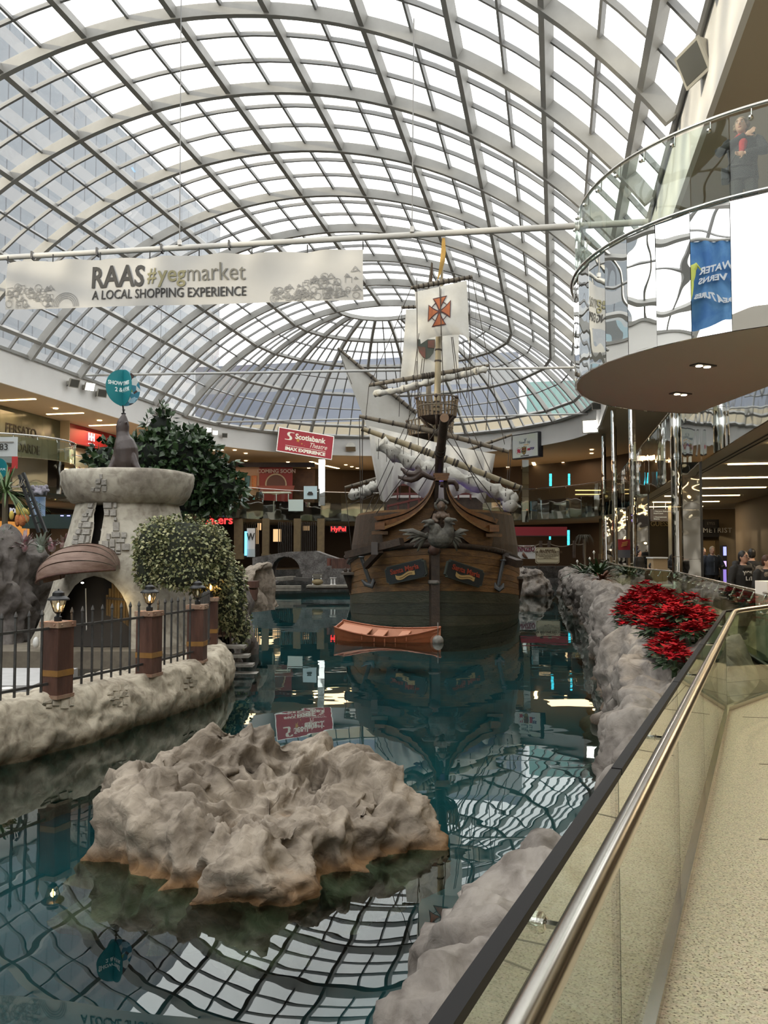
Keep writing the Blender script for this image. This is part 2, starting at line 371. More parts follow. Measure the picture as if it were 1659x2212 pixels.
mb = MB(); [band(mb, offset(UP, d+.06), offset(UP, d), 2.69, 2.69) for d in (.5, .66)]; mb.build('trim_4', M('dark slot', (.04, .035, .03), .6), kind='structure')

# floors of the lower level: terrazzo walkway, lake bottom and water
def TERRAZZO():
    m, t = _new('terrazzo'); N = t.nodes; L = t.links; o = N.new('ShaderNodeOutputMaterial'); b = N.new('ShaderNodeBsdfPrincipled'); L.new(b.outputs[0], o.inputs[0])
    g = N.new('ShaderNodeNewGeometry'); v = N.new('ShaderNodeTexVoronoi'); v.inputs['Scale'].default_value = 62; n = N.new('ShaderNodeTexNoise'); n.inputs['Scale'].default_value = 95; n.inputs['Detail'].default_value = 2
    big = N.new('ShaderNodeTexNoise'); big.inputs['Scale'].default_value = .9
    for x in (v, n, big): L.new(g.outputs['Position'], x.inputs['Vector'])
    r = N.new('ShaderNodeValToRGB'); e = r.color_ramp.elements; e[0].position = .33; e[0].color = (.10, .075, .05, 1); e[1].position = .43; e[1].color = (.50, .44, .32, 1)
    k = e.new(.68); k.color = (.60, .545, .42, 1)
    L.new(n.outputs['Fac'], r.inputs['Fac']); mx = N.new('ShaderNodeMixRGB'); mx.blend_type = 'MULTIPLY'; mx.inputs[0].default_value = .35
    hs = N.new('ShaderNodeHueSaturation'); hs.inputs['Saturation'].default_value = .18; hs.inputs['Value'].default_value = 1.25; L.new(v.outputs['Color'], hs.inputs['Color'])
    L.new(r.outputs[0], mx.inputs[1]); L.new(hs.outputs[0], mx.inputs[2]); L.new(mx.outputs[0], b.inputs['Base Color']); b.inputs['Roughness'].default_value = .32
    b.inputs['Specular IOR Level'].default_value = .35
    return m
terr = TERRAZZO()
ZW = -1.075
# edge of the walkway (glass line): near run, corner, far run
RA, RC, RD = V((-.79, -.75, 0)), V((3.59, 8.77, 0)), V((5.15, 10.45, 0))
rail_far = [RD, V((5.5, 12.0, 0)), V((8.75, 25.2, 0)), V((8.95, 28.5, 0)), V((10.6, 38, 0)), V((12.8, 48, 0)), V((14.8, 57, 0))]
fl = [RA, RC]+rail_far+[V((24, 60, 0)), V((22, -4, 0)), V((-.79, -4, 0))]
floor = MB().prism([p for p in fl], (0, 0, 1), .25).build('floor', terr, kind='structure')
jm = M('floor joint', (.15, .12, .085), .7)
for (x0, y0, x1, y1) in ((1.34, 3.0, 9, 2.1), (2.18, 4.9, 10, 3.9), (2.95, 6.6, 12, 5.5), (1.55, 2.2, 6.6, 14.5), (2.9, 2.9, 9.2, 20), (3.62, 8.45, 11, 7.2), (1.45, 3.25, 7.4, .7), (1.05, 2.15, 3.4, 3.9)):
    a, b = V((x0, y0, .0015)), V((x1, y1, .0015)); MB().bar(a, b, .011, .003).build('floor_joint', jm, floor)
mb = MB(); LK = ring(-27.5, 4.6, n=40, m=24, rr=18.5)
mb = MB(); band(mb, LK, offset(LK, 25), -E, -E); fo = mb.build('floor_lower', M('lower floor tile', (.22, .19, .15), .35), kind='structure')
# far low quay wall round the lake
wall([q for q in LK if q[1] > 40], -E-2.2, -E+.0, .3, 'wall_quay', ROCK('quay stone', (.05, .048, .045), (.09, .085, .08), (.14, .13, .12), sc=1.2))
botM = M('lake bottom paint', (.0, .034, .040), .9, col2=(.0, .066, .076), ns=.25)
MB().add([V((-60, -6, -2.0)), V((40, -6, -2.0)), V((40, 90, -2.0)), V((-60, 90, -2.0))], [(0, 1, 2, 3)]).build('floor_lake', botM, kind='structure')
def WATER():
    m, t = _new('lake water'); N = t.nodes; L = t.links
    o = N.new('ShaderNodeOutputMaterial'); mx = N.new('ShaderNodeMixShader'); tr = N.new('ShaderNodeBsdfTransparent'); gl = N.new('ShaderNodeBsdfGlossy')
    fr = N.new('ShaderNodeFresnel'); fr.inputs[0].default_value = 1.55; tr.inputs[0].default_value = (.55, .85, .86, 1); gl.inputs['Roughness'].default_value = .0; gl.inputs[0].default_value = (.92, .97, .97, 1)
    g = N.new('ShaderNodeNewGeometry'); mp = N.new('ShaderNodeMapping'); L.new(g.outputs['Position'], mp.inputs['Vector'])
    n1 = N.new('ShaderNodeTexNoise'); n1.inputs['Scale'].default_value = 1.25; n1.inputs['Detail'].default_value = 1.5; n1.inputs['Roughness'].default_value = .4
    n2 = N.new('ShaderNodeTexNoise'); n2.inputs['Scale'].default_value = .35; n2.inputs['Detail'].default_value = 1
    mp.inputs['Scale'].default_value = (.75, 1.3, 1)
    for n in (n1, n2): L.new(mp.outputs[0], n.inputs['Vector'])
    mu = N.new('ShaderNodeMath'); mu.operation = 'MULTIPLY'; rr = N.new('ShaderNodeMapRange'); rr.inputs[1].default_value = .35; rr.inputs[2].default_value = .7; rr.inputs[3].default_value = .35; rr.inputs[4].default_value = 1.
    L.new(n2.outputs['Fac'], rr.inputs[0]); L.new(n1.outputs['Fac'], mu.inputs[0]); L.new(rr.outputs[0], mu.inputs[1])
    bp = N.new('ShaderNodeBump'); bp.inputs['Strength'].default_value = .2; bp.inputs['Distance'].default_value = .019
    L.new(mu.outputs[0], bp.inputs['Height']); L.new(bp.outputs[0], gl.inputs['Normal']); L.new(bp.outputs[0], fr.inputs['Normal'])
    L.new(fr.outputs[0], mx.inputs[0]); L.new(tr.outputs[0], mx.inputs[1]); L.new(gl.outputs[0], mx.inputs[2]); L.new(mx.outputs[0], o.inputs[0]); return m
MB().add([V((-60, -6, ZW)), V((40, -6, ZW)), V((40, 82, ZW)), V((-60, 82, ZW))], [(0, 1, 2, 3)]).build('lake_water', WATER(), kind='structure')

# walls that close the near end of the hall behind the walkway
MB().add([W(-40, -13, -3), W(14, -13, -3), W(14, -13, 10.6), W(-40, -13, 10.6)], [(0, 1, 2, 3)]).build('wall_back', M('near wall', (.4, .37, .32), .8), kind='structure')

# ---------------------------------------------------------------- outside: tower and lower roofs seen through the glass
def FACADE(name, glass, band_, line, fh, fw):
    m, t = _new(name); N = t.nodes; L = t.links; o = N.new('ShaderNodeOutputMaterial'); b = N.new('ShaderNodeBsdfPrincipled'); L.new(b.outputs[0], o.inputs[0]); b.inputs['Roughness'].default_value = .35
    g = N.new('ShaderNodeTexCoord'); s = N.new('ShaderNodeSeparateXYZ'); L.new(g.outputs['Object'], s.inputs[0])
    def frac(src, per, lim):
        d = N.new('ShaderNodeMath'); d.operation = 'DIVIDE'; d.inputs[1].default_value = per; L.new(src, d.inputs[0]); f = N.new('ShaderNodeMath'); f.operation = 'FRACT'; L.new(d.outputs[0], f.inputs[0])
        c = N.new('ShaderNodeMath'); c.operation = 'LESS_THAN'; c.inputs[1].default_value = lim; L.new(f.outputs[0], c.inputs[0]); return c.outputs[0]
    m1 = N.new('ShaderNodeMixRGB'); m1.inputs[1].default_value = (*glass, 1); m1.inputs[2].default_value = (*line, 1); L.new(frac(s.outputs[1], fw, .08), m1.inputs[0])
    m2 = N.new('ShaderNodeMixRGB'); L.new(m1.outputs[0], m2.inputs[1]); m2.inputs[2].default_value = (*band_, 1); L.new(frac(s.outputs[2], fh, .38), m2.inputs[0]); L.new(m2.outputs[0], b.inputs['Base Color']); return m
def outbox(name, p0, p1, a0, a1, h0, h1, mat, label, cat='building'):
    o = MB().hexa([V((p0, a0, h0)), V((p1, a0, h0)), V((p1, a1, h0)), V((p0, a1, h0)), V((p0, a0, h1)), V((p1, a0, h1)), V((p1, a1, h1)), V((p0, a1, h1))]).build(name, mat)
    o.matrix_world = Matrix(((CA, SA, 0, 0), (-SA, CA, 0, 0), (0, 0, 1, E), (0, 0, 0, 1))); tag(o, label, cat); return o
tower = outbox('office_tower', -78, -60, 16, 141, 6, 60, FACADE('tower facade', (.125, .14, .157), (.19, .194, .198), (.055, .06, .07), 4.4, 2.6), 'tall grey glass office tower seen through the roof panes')
wh = M('tower parapet', (.24, .245, .25), .7)
for a in (30, 52, 70, 96, 118, 131): MB().hexa([V((-77, a, 60)), V((-64, a, 60)), V((-64, a+6, 60)), V((-77, a+6, 60)), V((-77, a, 62.5)), V((-64, a, 62.5)), V((-64, a+6, 62.5)), V((-77, a+6, 62.5))]).build('plant_room', wh, tower)
outbox('metal_roofed_hall', -3, 34, 92, 100, 9, 18.6, M('teal metal roof', (.19, .33, .32), .5, col2=(.16, .29, .28), ns=2, stretch=(4, 4, .1)), 'teal corrugated metal building behind the dome glass')
outbox('cladding_screen', -36, 12, 80.5, 81.2, 9.3, 13.0, M('beige corrugated cladding', (.36, .32, .24), .6), 'beige corrugated cladding screen low behind the dome glass', 'cladding')
outbox('hotel_block', -44, -4, 96, 112, 9, 23, FACADE('hotel facade', (.17, .19, .24), (.27, .275, .28), (.27, .275, .28), 6.5, 50), 'pale building with blue window bands behind the dome glass')
outbox('side_wing', -58, -48, 16, 96, 4, 17, FACADE('wing facade', (.15, .22, .25), (.22, .235, .24), (.055, .06, .06), 4.2, 3.5), 'low glazed wing beside the tower beyond the roof glass')
# ================================================================ stone banks and the island
rockL = ROCK('grey bank stone', (.11, .096, .086), (.25, .226, .203), (.34, .31, .28), wet=(.50, .42, .34), sc=1.1, wz=(-1.05, -.85))
rockI = ROCK('island stone', (.165, .138, .11), (.275, .235, .19), (.36, .31, .25), wet=(.70, .49, .30), sc=1.5, wz=(-1.05, -.90))
rockD = ROCK('dark grotto stone', (.055, .048, .044), (.125, .112, .105), (.20, .18, .165), sc=.9)
def fbm(p, o=5, g=.5, l=2.1):
    s = 0.; a = 1.
    for _ in range(o): s += a*MN.noise(p); p = p*l; a *= g
    return s
def ridge(p, o=4, g=.5, l=2.2):
    s = 0.; a = 1.
    for _ in range(o): s += a*(1-abs(MN.noise(p))*2); p = p*l; a *= g
    return s-.8
def lerp_rows(rows, nu, nv):
    """refine a coarse grid of points to nu x nv, smooth along the strip, straight down each section"""
    def at(seq, t):
        k = len(seq)-1; x = min(t*k, k-1e-6); i = int(x); f = x-i; p0, p1, p2, p3 = seq[max(i-1, 0)], seq[i], seq[i+1], seq[min(i+2, k)]
        return .5*((2*p1)+(p2-p0)*f+(2*p0-5*p1+4*p2-p3)*f*f+(3*p1-p0-3*p2+p3)*f**3)
    out = []
    for i in range(nu):
        r = [at([row[j] for row in rows], i/(nu-1)) for j in range(len(rows[0]))]
        out.append([at(r, j/(nv-1)) for j in range(nv)])
    return out
def rocky(name, rows, mat, amp, sc, parent=None, fix=(), closed=False, seed=0., rid=.6, strata=0., facet=0., **props):
    nr, nc = len(rows), len(rows[0]); out = []; sd = V((seed, seed*1.7, -seed))
    up = sum(((rows[i+1][j]-rows[i][j]).cross(rows[i][(j+1) % nc]-rows[i][j])).z for i in range(0, nr-1, 3) for j in range(0, nc-1, 3)); sg = 1 if up > 0 else -1
    for i in range(nr):
        r = []
        for j in range(nc):
            du = rows[min(i+1, nr-1)][j]-rows[max(i-1, 0)][j]; jl, jr = ((j-1) % nc, (j+1) % nc) if closed else (max(j-1, 0), min(j+1, nc-1))
            dv = rows[i][jr]-rows[i][jl]; n = du.cross(dv); n = n.normalized()*sg if n.length > 1e-9 else V((0, 0, 1))
            p = rows[i][j]; q = p*sc+sd; q = q+V((MN.noise(q*.7+V((9, 0, 0))), MN.noise(q*.7+V((0, 9, 0))), MN.noise(q*.7+V((0, 0, 9)))))*.5
            h = (1-rid)*fbm(q)+rid*ridge(q*.8)*.8+strata*(abs(((p.z*5+MN.noise(q)*1.5) % 1.)-.5))
            if facet: h = h*.45+facet*(5.5*(MN.voronoi(q*1.15)[0][0]-.42)+2.6*(MN.voronoi(q*2.7)[0][0]-.42)+1.1*(MN.voronoi(q*6)[0][0]-.42)+.12*fbm(q*9, 3))
            k = amp
            if 'in' in fix and j < 7: k *= j/7
            if closed and i < 14: k *= (i/14)**1.5
            r.append(p+n*(h*k))
        out.append(r)
    mb = MB(); mb.grid(out, closed); return mb.build(name, mat, parent, True, **props)
def base(y): return .95+(y-3.02)*.459
ST = [  # inland x, y, z | lip x, y, z
 (base(-.6)-.17, -.6, -.30, -.72, .3, -.42), (base(1.2)-.17, 1.2, -.28, -.20, 2.0, -.42), (base(3.0)-.17, 3.0, -.27, .22, 3.6, -.40), (base(4.4)-.17, 4.4, -.27, .46, 4.80, -.42),
 (base(5.4)-.17, 5.4, -.28, 1.02, 5.55, -.44), (base(6.4)-.17, 6.4, -.28, 1.72, 6.35, -.60), (base(7.3)-.17, 7.3, -.28, 2.0, 7.2, -.36), (base(8.4)-.17, 8.4, -.24, 2.55, 8.3, -.26),
 (3.62, 9.15, -.16, 2.95, 9.5, -.16), (4.42, 10.1, -.05, 3.28, 10.6, -.10), (5.1, 11.4, .0, 3.6, 12.1, -.05), (5.6, 13.5, .02, 4.1, 14.0, .02), (6.25, 16, .02, 4.7, 16.5, .05),
 (7.2, 20, .02, 5.6, 20.5, .12), (8.45, 25, .02, 6.7, 25.5, .18), (8.9, 29.5, .0, 7.6, 30, .22), (9.7, 35, .0, 8.5, 35.6, .24), (11.6, 44, .0, 10.1, 44.6, .26), (14.2, 56, .0, 12.3, 56.6, .3)]
def section(ix, iy, iz, lx, ly, lz):
    i, l = V((ix, iy, iz)), V((lx, ly, lz)); d = (l-i); h = V((d.x, d.y, 0)).normalized()
    hump = .10 if iy < 9 else .22
    return [i, i.lerp(l, .35)+V((0, 0, hump)), i.lerp(l, .75)+V((0, 0, hump*.7)), l, l+h*.16+V((0, 0, -.32)), V((l.x+h.x*.20, l.y+h.y*.2, -.95)), V((l.x+h.x*.45, l.y+h.y*.45, -1.9))]
bank = tag(rocky('rock_bank', lerp_rows([section(*s) for s in ST], 420, 64), rockL, .115, 1.05, fix=('in',), seed=3.3, rid=.6, facet=1.0), 'long pale grey rock bank edging the lake below the glass railing', 'rock')
# island with a sunken middle
isl = []
IC = V((-1.1, 8.1, 0)); KEY = [(0, 1.5, .50), (30, 1.4, .55), (55, 1.5, .60), (80, 1.5, .72), (105, 1.55, .92), (125, 1.65, 1.0), (150, 1.7, .78), (180, 1.72, .58), (205, 1.66, .50), (228, 1.42, .50), (250, 1.38, .48), (272, 1.62, .48), (300, 1.25, .46), (330, 1.3, .44), (360, 1.5, .50)]
def key(a):
    for (a0, r0, h0), (a1, r1, h1) in zip(KEY, KEY[1:]):
        if a <= a1: f = (a-a0)/(a1-a0); f = f*f*(3-2*f); return r0+(r1-r0)*f, h0+(h1-h0)*f
NA = 260
for k, (fr, fz) in enumerate(((.003, .42), (.18, .42), (.34, .46), (.50, .56), (.54, .44), (.62, .74), (.72, .98), (.82, 1.0), (.90, .76), (.97, .30), (1.04, -.25), (1.12, -1.2))):
    row = []
    for j in range(NA):
        r, h = key(360*j/NA); r *= .91; h *= .84; a = 2*pi*j/NA; row.append(V((IC.x+r*fr*cos(a), IC.y+r*fr*sin(a)*.98, ZW+h*fz)))
    isl.append(row)
fine = []
for i in range(len(isl)-1):
    for q in range(9): fine.append([isl[i][j].lerp(isl[i+1][j], q/9) for j in range(NA)])
fine.append(isl[-1])
island = tag(rocky('rock_island', fine, rockI, .085, 1.75, closed=True, seed=11., rid=.55, facet=1.0), 'beige rock islet with a hollow middle standing in the teal water', 'rock')

# ================================================================ railings
steel = M('brushed steel', (.52, .50, .46), .22, 1.)
steel2 = M('polished steel', (.62, .61, .58), .12, 1.)
darkcap = M('dark rubber cap', (.010, .010, .011), .6, spec=.2)
railG = GLASS('railing glass', (.80, .86, .79), 1.5)
upG = GLASS('balcony glass', (.86, .91, .88), 1.32, wav=.05)
def inset(path, d):
    out = []
    for i, p in enumerate(path):
        a, b = path[max(i-1, 0)], path[min(i+1, len(path)-1)]; t = V((b.x-a.x, b.y-a.y, 0)).normalized(); out.append(p+V((t.y, -t.x, 0))*d)
    return out
def walkpath(path, step):
    out = [path[0]]; acc = 0.
    for a, b in zip(path, path[1:]):
        l = (b-a).length; n = max(1, round(l/step)); out += [a.lerp(b, i/n) for i in range(1, n+1)]
    return out
def bevelpath(path, r, n=6):
    out = [path[0]]
    for a, b, c in zip(path, path[1:], path[2:]):
        p = b+(a-b).normalized()*min(r, (a-b).length*.45); q = b+(c-b).normalized()*min(r, (c-b).length*.45)
        out += [p.lerp(b, i/n).lerp(b.lerp(q, i/n), i/n) for i in range(n+1)]
    return out+[path[-1]]
def balustrade(name, path, label, panel=1.85, glass=None, top=1.03, rz=1.044, rr=.026, off=.10, z0=.03, cap=True, shoe=True, br=.9, slant=False, group=None, cat='railing', rail_r=.25):
    root = thing(name, path[0], label, cat, group); pts = walkpath(path, panel); glass = glass or railG
    for a, b in zip(pts, pts[1:]):
        t = (b-a).normalized(); a2, b2 = a+t*.006, b-t*.006; Z = V((0, 0, 1)); MB().bar(a2+Z*((z0+top)/2), b2+Z*((z0+top)/2), .012, top-z0).build('glass_panel', glass, root)
        if cap and b is not pts[-1]: MB().bar(b+Z*z0, b+Z*top, .008, .010).build('joint_strip', darkcap, root)
        if cap: MB().bar(a2+Z*(top+.008), b2+Z*(top+.008), .03, .02).build('glass_cap', darkcap, root)
    if shoe: mb = MB(); [mb.bar(a+V((0, 0, .02)), b+V((0, 0, .02)), .055, .05) for a, b in zip(path, path[1:])]; mb.build('base_channel', steel, root)
    hp = bevelpath(inset(path, off), rail_r); hp = [p+V((0, 0, rz)) for p in hp]
    MB().tube(hp, rr, 14).build('handrail', steel, root, 50)
    for a, b in zip(path, path[1:]):
        l = (b-a).length; n = max(1, int(l/br)); t = (b-a)/l; s = V((t.y, -t.x, 0))
        for i in range(n):
            q = a+t*(l*(i+.5)/n)
            if slant: MB().tube([q+V((0, 0, top-.16)), q+s*.03+V((0, 0, top-.15)), q+s*off+V((0, 0, rz-.02))], .012, 6).ell(q+V((0, 0, top-.16))+s*.012, .028, n=8, m=5).build('bracket', steel2, root, 40)
            else: MB().tube([q+V((0, 0, top-.07)), q+s*.05+V((0, 0, top-.07)), q+s*off+V((0, 0, rz-.03)), q+s*off+V((0, 0, rz-.01))], .009, 6).ell(q+V((0, 0, top-.07))-s*.01, .022, n=8, m=5).build('bracket', steel2, root, 40)
    return root
balustrade('glass_railing', [RA, RC, RD], 'long glass railing with a thick brushed steel handrail beside the terrazzo floor', br=1.6)
balustrade('glass_railing', rail_far[0:1]+rail_far[1:], 'low glass railing with slanted brackets between the rock bank and the corridor', panel=1.3, slant=True, cap=False, br=.85, rail_r=.1)

# ================================================================ mirrored columns
colM = MIRROR('column mirror', (.74, .75, .73), .10, 1.6, .04); edgeD = M('column edge', (.02, .02, .02), .35)
def column(p, a, label, h1=8.86):
    root = thing('mirrored_column', W(p, a, -E), label, 'column', 'mirrored columns along the corridor edge'); X = W(1, 0, -E)-W(0, 0, -E); Y = W(0, 1, -E)-W(0, 0, -E); Z = V((0, 0, 1)); c = W(p, a, -E)
    n = int((h1+E)/1.45)
    for i in range(n):
        z0 = (h1+E)*i/n; z1 = (h1+E)*(i+1)/n-.012; k = rnd.uniform(-.02, .02)
        mb = MB(); mb.tube([c+Z*z0, c+Z*z1+X*k*.1], .17, 14); mb.build('cladding_panel', colM, root, 40)
    for z0, z1 in ((.02, 1.42), (1.43, 2.9), (2.91, 4.36)): MB().box(c+X*.40+Z*(z0+z1)/2, (.5, .22, z1-z0), X, Y, Z).build('side_panel', colM, root)
    MB().box(c+X*.68+Z*2.18, (.07, .26, 4.36), X, Y, Z).build('edge_strip', edgeD, root); MB().tube([c, c+Z*.14], .20, 14).build('base', steel, root, 40)
for a, lb in ((26.45, 'tall mirror clad column beside the poinsettia bed'), (40.9, 'second mirror clad column along the corridor edge from the poinsettias'), (53.4, 'third mirror clad column along the corridor edge'), (64.5, 'fourth and farthest slim mirror clad column by the corridor')): column(3.62, a, lb)

# ================================================================ the round balcony with the mirror skirt
BC, BR = V((6.51, 12.65, 0)), 3.49
HB, HT, HS = E+4.31, E+5.45, E+2.7
bal = thing('round_balcony', (BC.x, BC.y, HS), 'round balcony skirted in mirror facets under a curved glass guard', 'balcony')
balM = MIRROR('balcony mirror', (.93, .94, .93), .035, 1.1, .004)
DA = 8.35; A0 = 96.
AN = [A0+DA*i for i in range(0, 22)]
def bp(a, r=BR): return V((BC.x+r*cos(D2R(a)), BC.y+r*sin(D2R(a)), 0))
for i, (a0, a1) in enumerate(zip(AN, AN[1:])):
    p, q = bp(a0), bp(a1); n = ((p+q)/2-V((BC.x, BC.y, 0))).normalized(); t = rnd.uniform(-.006, .006); Z = V((0, 0, 1)); e = (q-p).normalized()*.004
    MB().prism([p+e+Z*(HS-.02)+n*t, q-e+Z*(HS-.02)+n*t, q-e+Z*HB-n*t, p+e+Z*HB-n*t], n, .03).build('mirror_panel', balM, bal)
    MB().prism([p+e*2+Z*(HB+.03)-n*.03, q-e*2+Z*(HB+.03)-n*.03, q-e*2+Z*(HT-.09)-n*.03, p+e*2+Z*(HT-.09)-n*.03], n, .012).build('glass_panel', upG, bal)
arc = [bp(A0+DA*21*i/84, BR+.03) for i in range(85)]
MB().tube([x+V((0, 0, HB+.015)) for x in arc], .022, 8).build('edge_trim', steel2, bal, 50)
MB().tube([V((BC.x+(BR-.10)*cos(D2R(A0+DA*21*i/84)), BC.y+(BR-.10)*sin(D2R(A0+DA*21*i/84)), HT)) for i in range(85)], .026, 12).build('handrail', steel, bal, 50)
for i in range(21):
    a = AN[i]+DA*.5; q = bp(a, BR-.045)+V((0, 0, HT-.17)); s = -(bp(a)-BC).normalized()
    MB().tube([q, q+s*.05, q+s*.06+V((0, 0, .15))], .01, 6).ell(q-s*.01, .032, n=8, m=5).build('bracket', steel2, bal, 40)
soffB = M('balcony soffit plaster', (.50, .475, .415), .8)
mb = MB(); k = 48; AA = [A0+DA*21*i/k for i in range(k+1)]
mb.add([bp(a, BR-.01)+V((0, 0, HS)) for a in AA], [tuple(range(k, -1, -1))]); mb.add([bp(a, BR-.05)+V((0, 0, HB-.02)) for a in AA], [tuple(range(k+1))]); mb.build('deck', soffB, bal)
bulb = EM('downlight bulb', (1, .82, .55), 14.); dl_m = M('downlight housing', (.06, .055, .05), .5)
def downlight(c, X, Y, n=2, s=.11, root=None, name='downlight', mat=None):
    r = MB().box(c, (s*n*1.25+.04, s+.04, .02), X, Y).build(name, dl_m, root)
    for i in range(n): MB().lathe([(s*.38, 0), (s*.38, .008)], c-V((0, 0, .019))+X*((i-(n-1)/2)*s*1.2), 10).build('bulb', mat or bulb, r)
    return r
XD, YD = V((.9, .42, 0)), V((-.42, .9, 0))
for px, py in ((1519, 790), (1470, 851)):
    c = PZ(px, py, HS-.012); downlight(c, XD, YD, 2, .13, bal); lamp('SPOT', 'balcony downlight', c-V((0, 0, .06)), 260, (1, .84, .58), .06, c-V((.0, .3, 3)), 110)

# ================================================================ poinsettias on the bank
redM = M('poinsettia bract', (.40, .006, .014), .8, col2=(.24, .004, .010), ns=9, spec=.12); grnM = M('poinsettia leaf', (.035, .07, .025), .6, col2=(.02, .045, .02), ns=8)
def leafquad(mb, o, d, up, l, w):
    s = d.cross(up).normalized()*w/2; mb.add([o, o+d*l*.5+s+up*l*.08, o+d*l, o+d*l*.5-s+up*l*.08], [(0, 1, 2, 3)])
def poinsettia(seed):
    r = random.Random(seed); t = thing('poinsettia', (0, 0, 0), 'red poinsettia plant in the bed on the pale rock bank', 'plant', 'red poinsettias on the rock bank')
    mb, gb = MB(), MB()
    for k in range(13):
        a, q = r.uniform(0, 6.28), r.uniform(0, .22); c = V((q*cos(a), q*sin(a), .34-q*.45+r.uniform(-.03, .04)))
        for j in range(8):
            b = j*.785+r.uniform(-.3, .3); d = V((cos(b), sin(b), r.uniform(-.15, .45))).normalized(); leafquad(mb, c, d, V((0, 0, 1)), r.uniform(.09, .15), r.uniform(.05, .075))
    for k in range(26):
        a = r.uniform(0, 6.28); d = V((cos(a), sin(a), r.uniform(-.6, .2))).normalized(); leafquad(gb, V((.12*cos(a), .12*sin(a), r.uniform(.14, .27))), d, V((0, 0, 1)), r.uniform(.12, .2), .09)
    mb.build('bracts', redM, t, kind='stuff'); gb.build('leaves', grnM, t, kind='stuff'); MB().tube([V((0, 0, -.04)), V((0, 0, .2))], .02, 5).build('stem', grnM, t); return t
def inside(x, y, P):
    c = False
    for (x0, y0), (x1, y1) in zip(P, P[1:]+P[:1]):
        if (y0 > y) != (y1 > y) and x < (x1-x0)*(y-y0)/(y1-y0)+x0: c = not c
    return c
BED = [(PZ(x, y, .30).x, PZ(x, y, .30).y) for x, y in ((1342, 1338), (1362, 1322), (1414, 1306), (1444, 1326), (1478, 1344), (1522, 1376), (1520, 1398), (1500, 1418), (1478, 1436), (1452, 1438), (1436, 1418), (1416, 1396), (1392, 1374), (1352, 1352))]
protos = [poinsettia(i) for i in range(4)]; spots = []
for _ in range(9000):
    x, y = rnd.uniform(2.5, 8.5), rnd.uniform(8, 23)
    if inside(x, y, BED) and all((x-a)**2+(y-b)**2 > .25**2 for a, b in spots): spots.append((x, y))
spots = spots[:110]
from mathutils.bvhtree import BVHTree
def bvh_of(o): return BVHTree.FromPolygons([o.matrix_world @ v.co for v in o.data.vertices], [p.vertices[:] for p in o.data.polygons])
bankT = bvh_of(bank)
def ground(x, y, tree, z=3.): h = tree.ray_cast(V((x, y, z)), V((0, 0, -1))); return h[0].z if h[0] is not None else 0.
for i, (x, y) in enumerate(spots):
    m = Matrix.Translation((x, y, ground(x, y, bankT)+.0)) @ Matrix.Rotation(rnd.uniform(0, 6.28), 4, 'Z') @ Matrix.Scale(rnd.uniform(.85, 1.15), 4)
    if i < 4: protos[i].matrix_basis = m
    else: dup(protos[i % 4], m)
# strap-leaved plants on the far bank
lilyM = M('strap leaf', (.03, .065, .025), .45, col2=(.05, .10, .035), ns=5); brnM = M('dry leaf', (.10, .04, .02), .8)
def strap_plant(name, loc, n, l, mat, label, cat='plant', lean=(.25, 1.0), w=.06, group=None, extra=None):
    t = thing(name, loc, label, cat, group); mb = MB(); o = V(loc)
    for k in range(n):
        a = rnd.uniform(0, 6.28); e = rnd.uniform(*lean); L = l*rnd.uniform(.6, 1.1); d = V((cos(a)*cos(e), sin(a)*cos(e), sin(e))); s = V((-sin(a), cos(a), 0)); pts = [o+d*(L*f)+V((0, 0, -L*.55*f*f*(1-.5*e))) for f in (0, .3, .6, .85, 1)]
        ws = [w*.5, w, w, w*.6, .004]; mb.grid([[p-s*q/2, p+V((0, 0, -.01)), p+s*q/2] for p, q in zip(pts, ws)])
    mb.build('leaves', mat, t, kind='stuff')
    if extra: extra(t, o)
    MB().ell(o+V((0, 0, .02)), (.1, .1, .12), n=8, m=5).build('crown', mat, t); return t
for i, (px, py, z, n, l, lb) in enumerate(((1262, 1222, .35, 55, 1.5, 'dark green strap leaved plant at the far end of the rock bank'), (1292, 1224, .35, 60, 1.5, 'bushy strap leaved plant in the middle of the bank planting'), (1318, 1228, .3, 50, 1.3, 'strap leaved plant beside the slim mirrored column'))):
    h_ = bankT.ray_cast(V((0, 0, E)), ray(px, py+16).normalized())[0]; c = h_ if h_ is not None else PZ(px, py+8, z); strap_plant('strap_plant', (c.x, c.y, c.z-.05), n, l*.95, lilyM, lb, w=.13)
c = bankT.ray_cast(V((0, 0, E)), ray(1300, 1250).normalized())[0]; strap_plant('bronze_plant', (c.x, c.y, c.z-.05), 40, .8, brnM, 'bronze leaved low plant at the edge of the strap plants', w=.12)
whM = M('white lily flower', (.75, .75, .70), .5)
for px, py in ((1247, 1216), (1283, 1196), (1274, 1210)):
    c = PX(px, py, 46); tag(MB().lathe([(.02, -.3), (.015, -.05), (.05, 0), (.09, .08), (.02, .18)], c, 8, .8).build('peace_lily', whM, None, 40), {1247: 'low white lily bloom at the bank edge by the party sign', 1283: 'tallest white lily bloom above the strap plants', 1274: 'small white lily bloom among the strap leaves'}[px], 'flower')
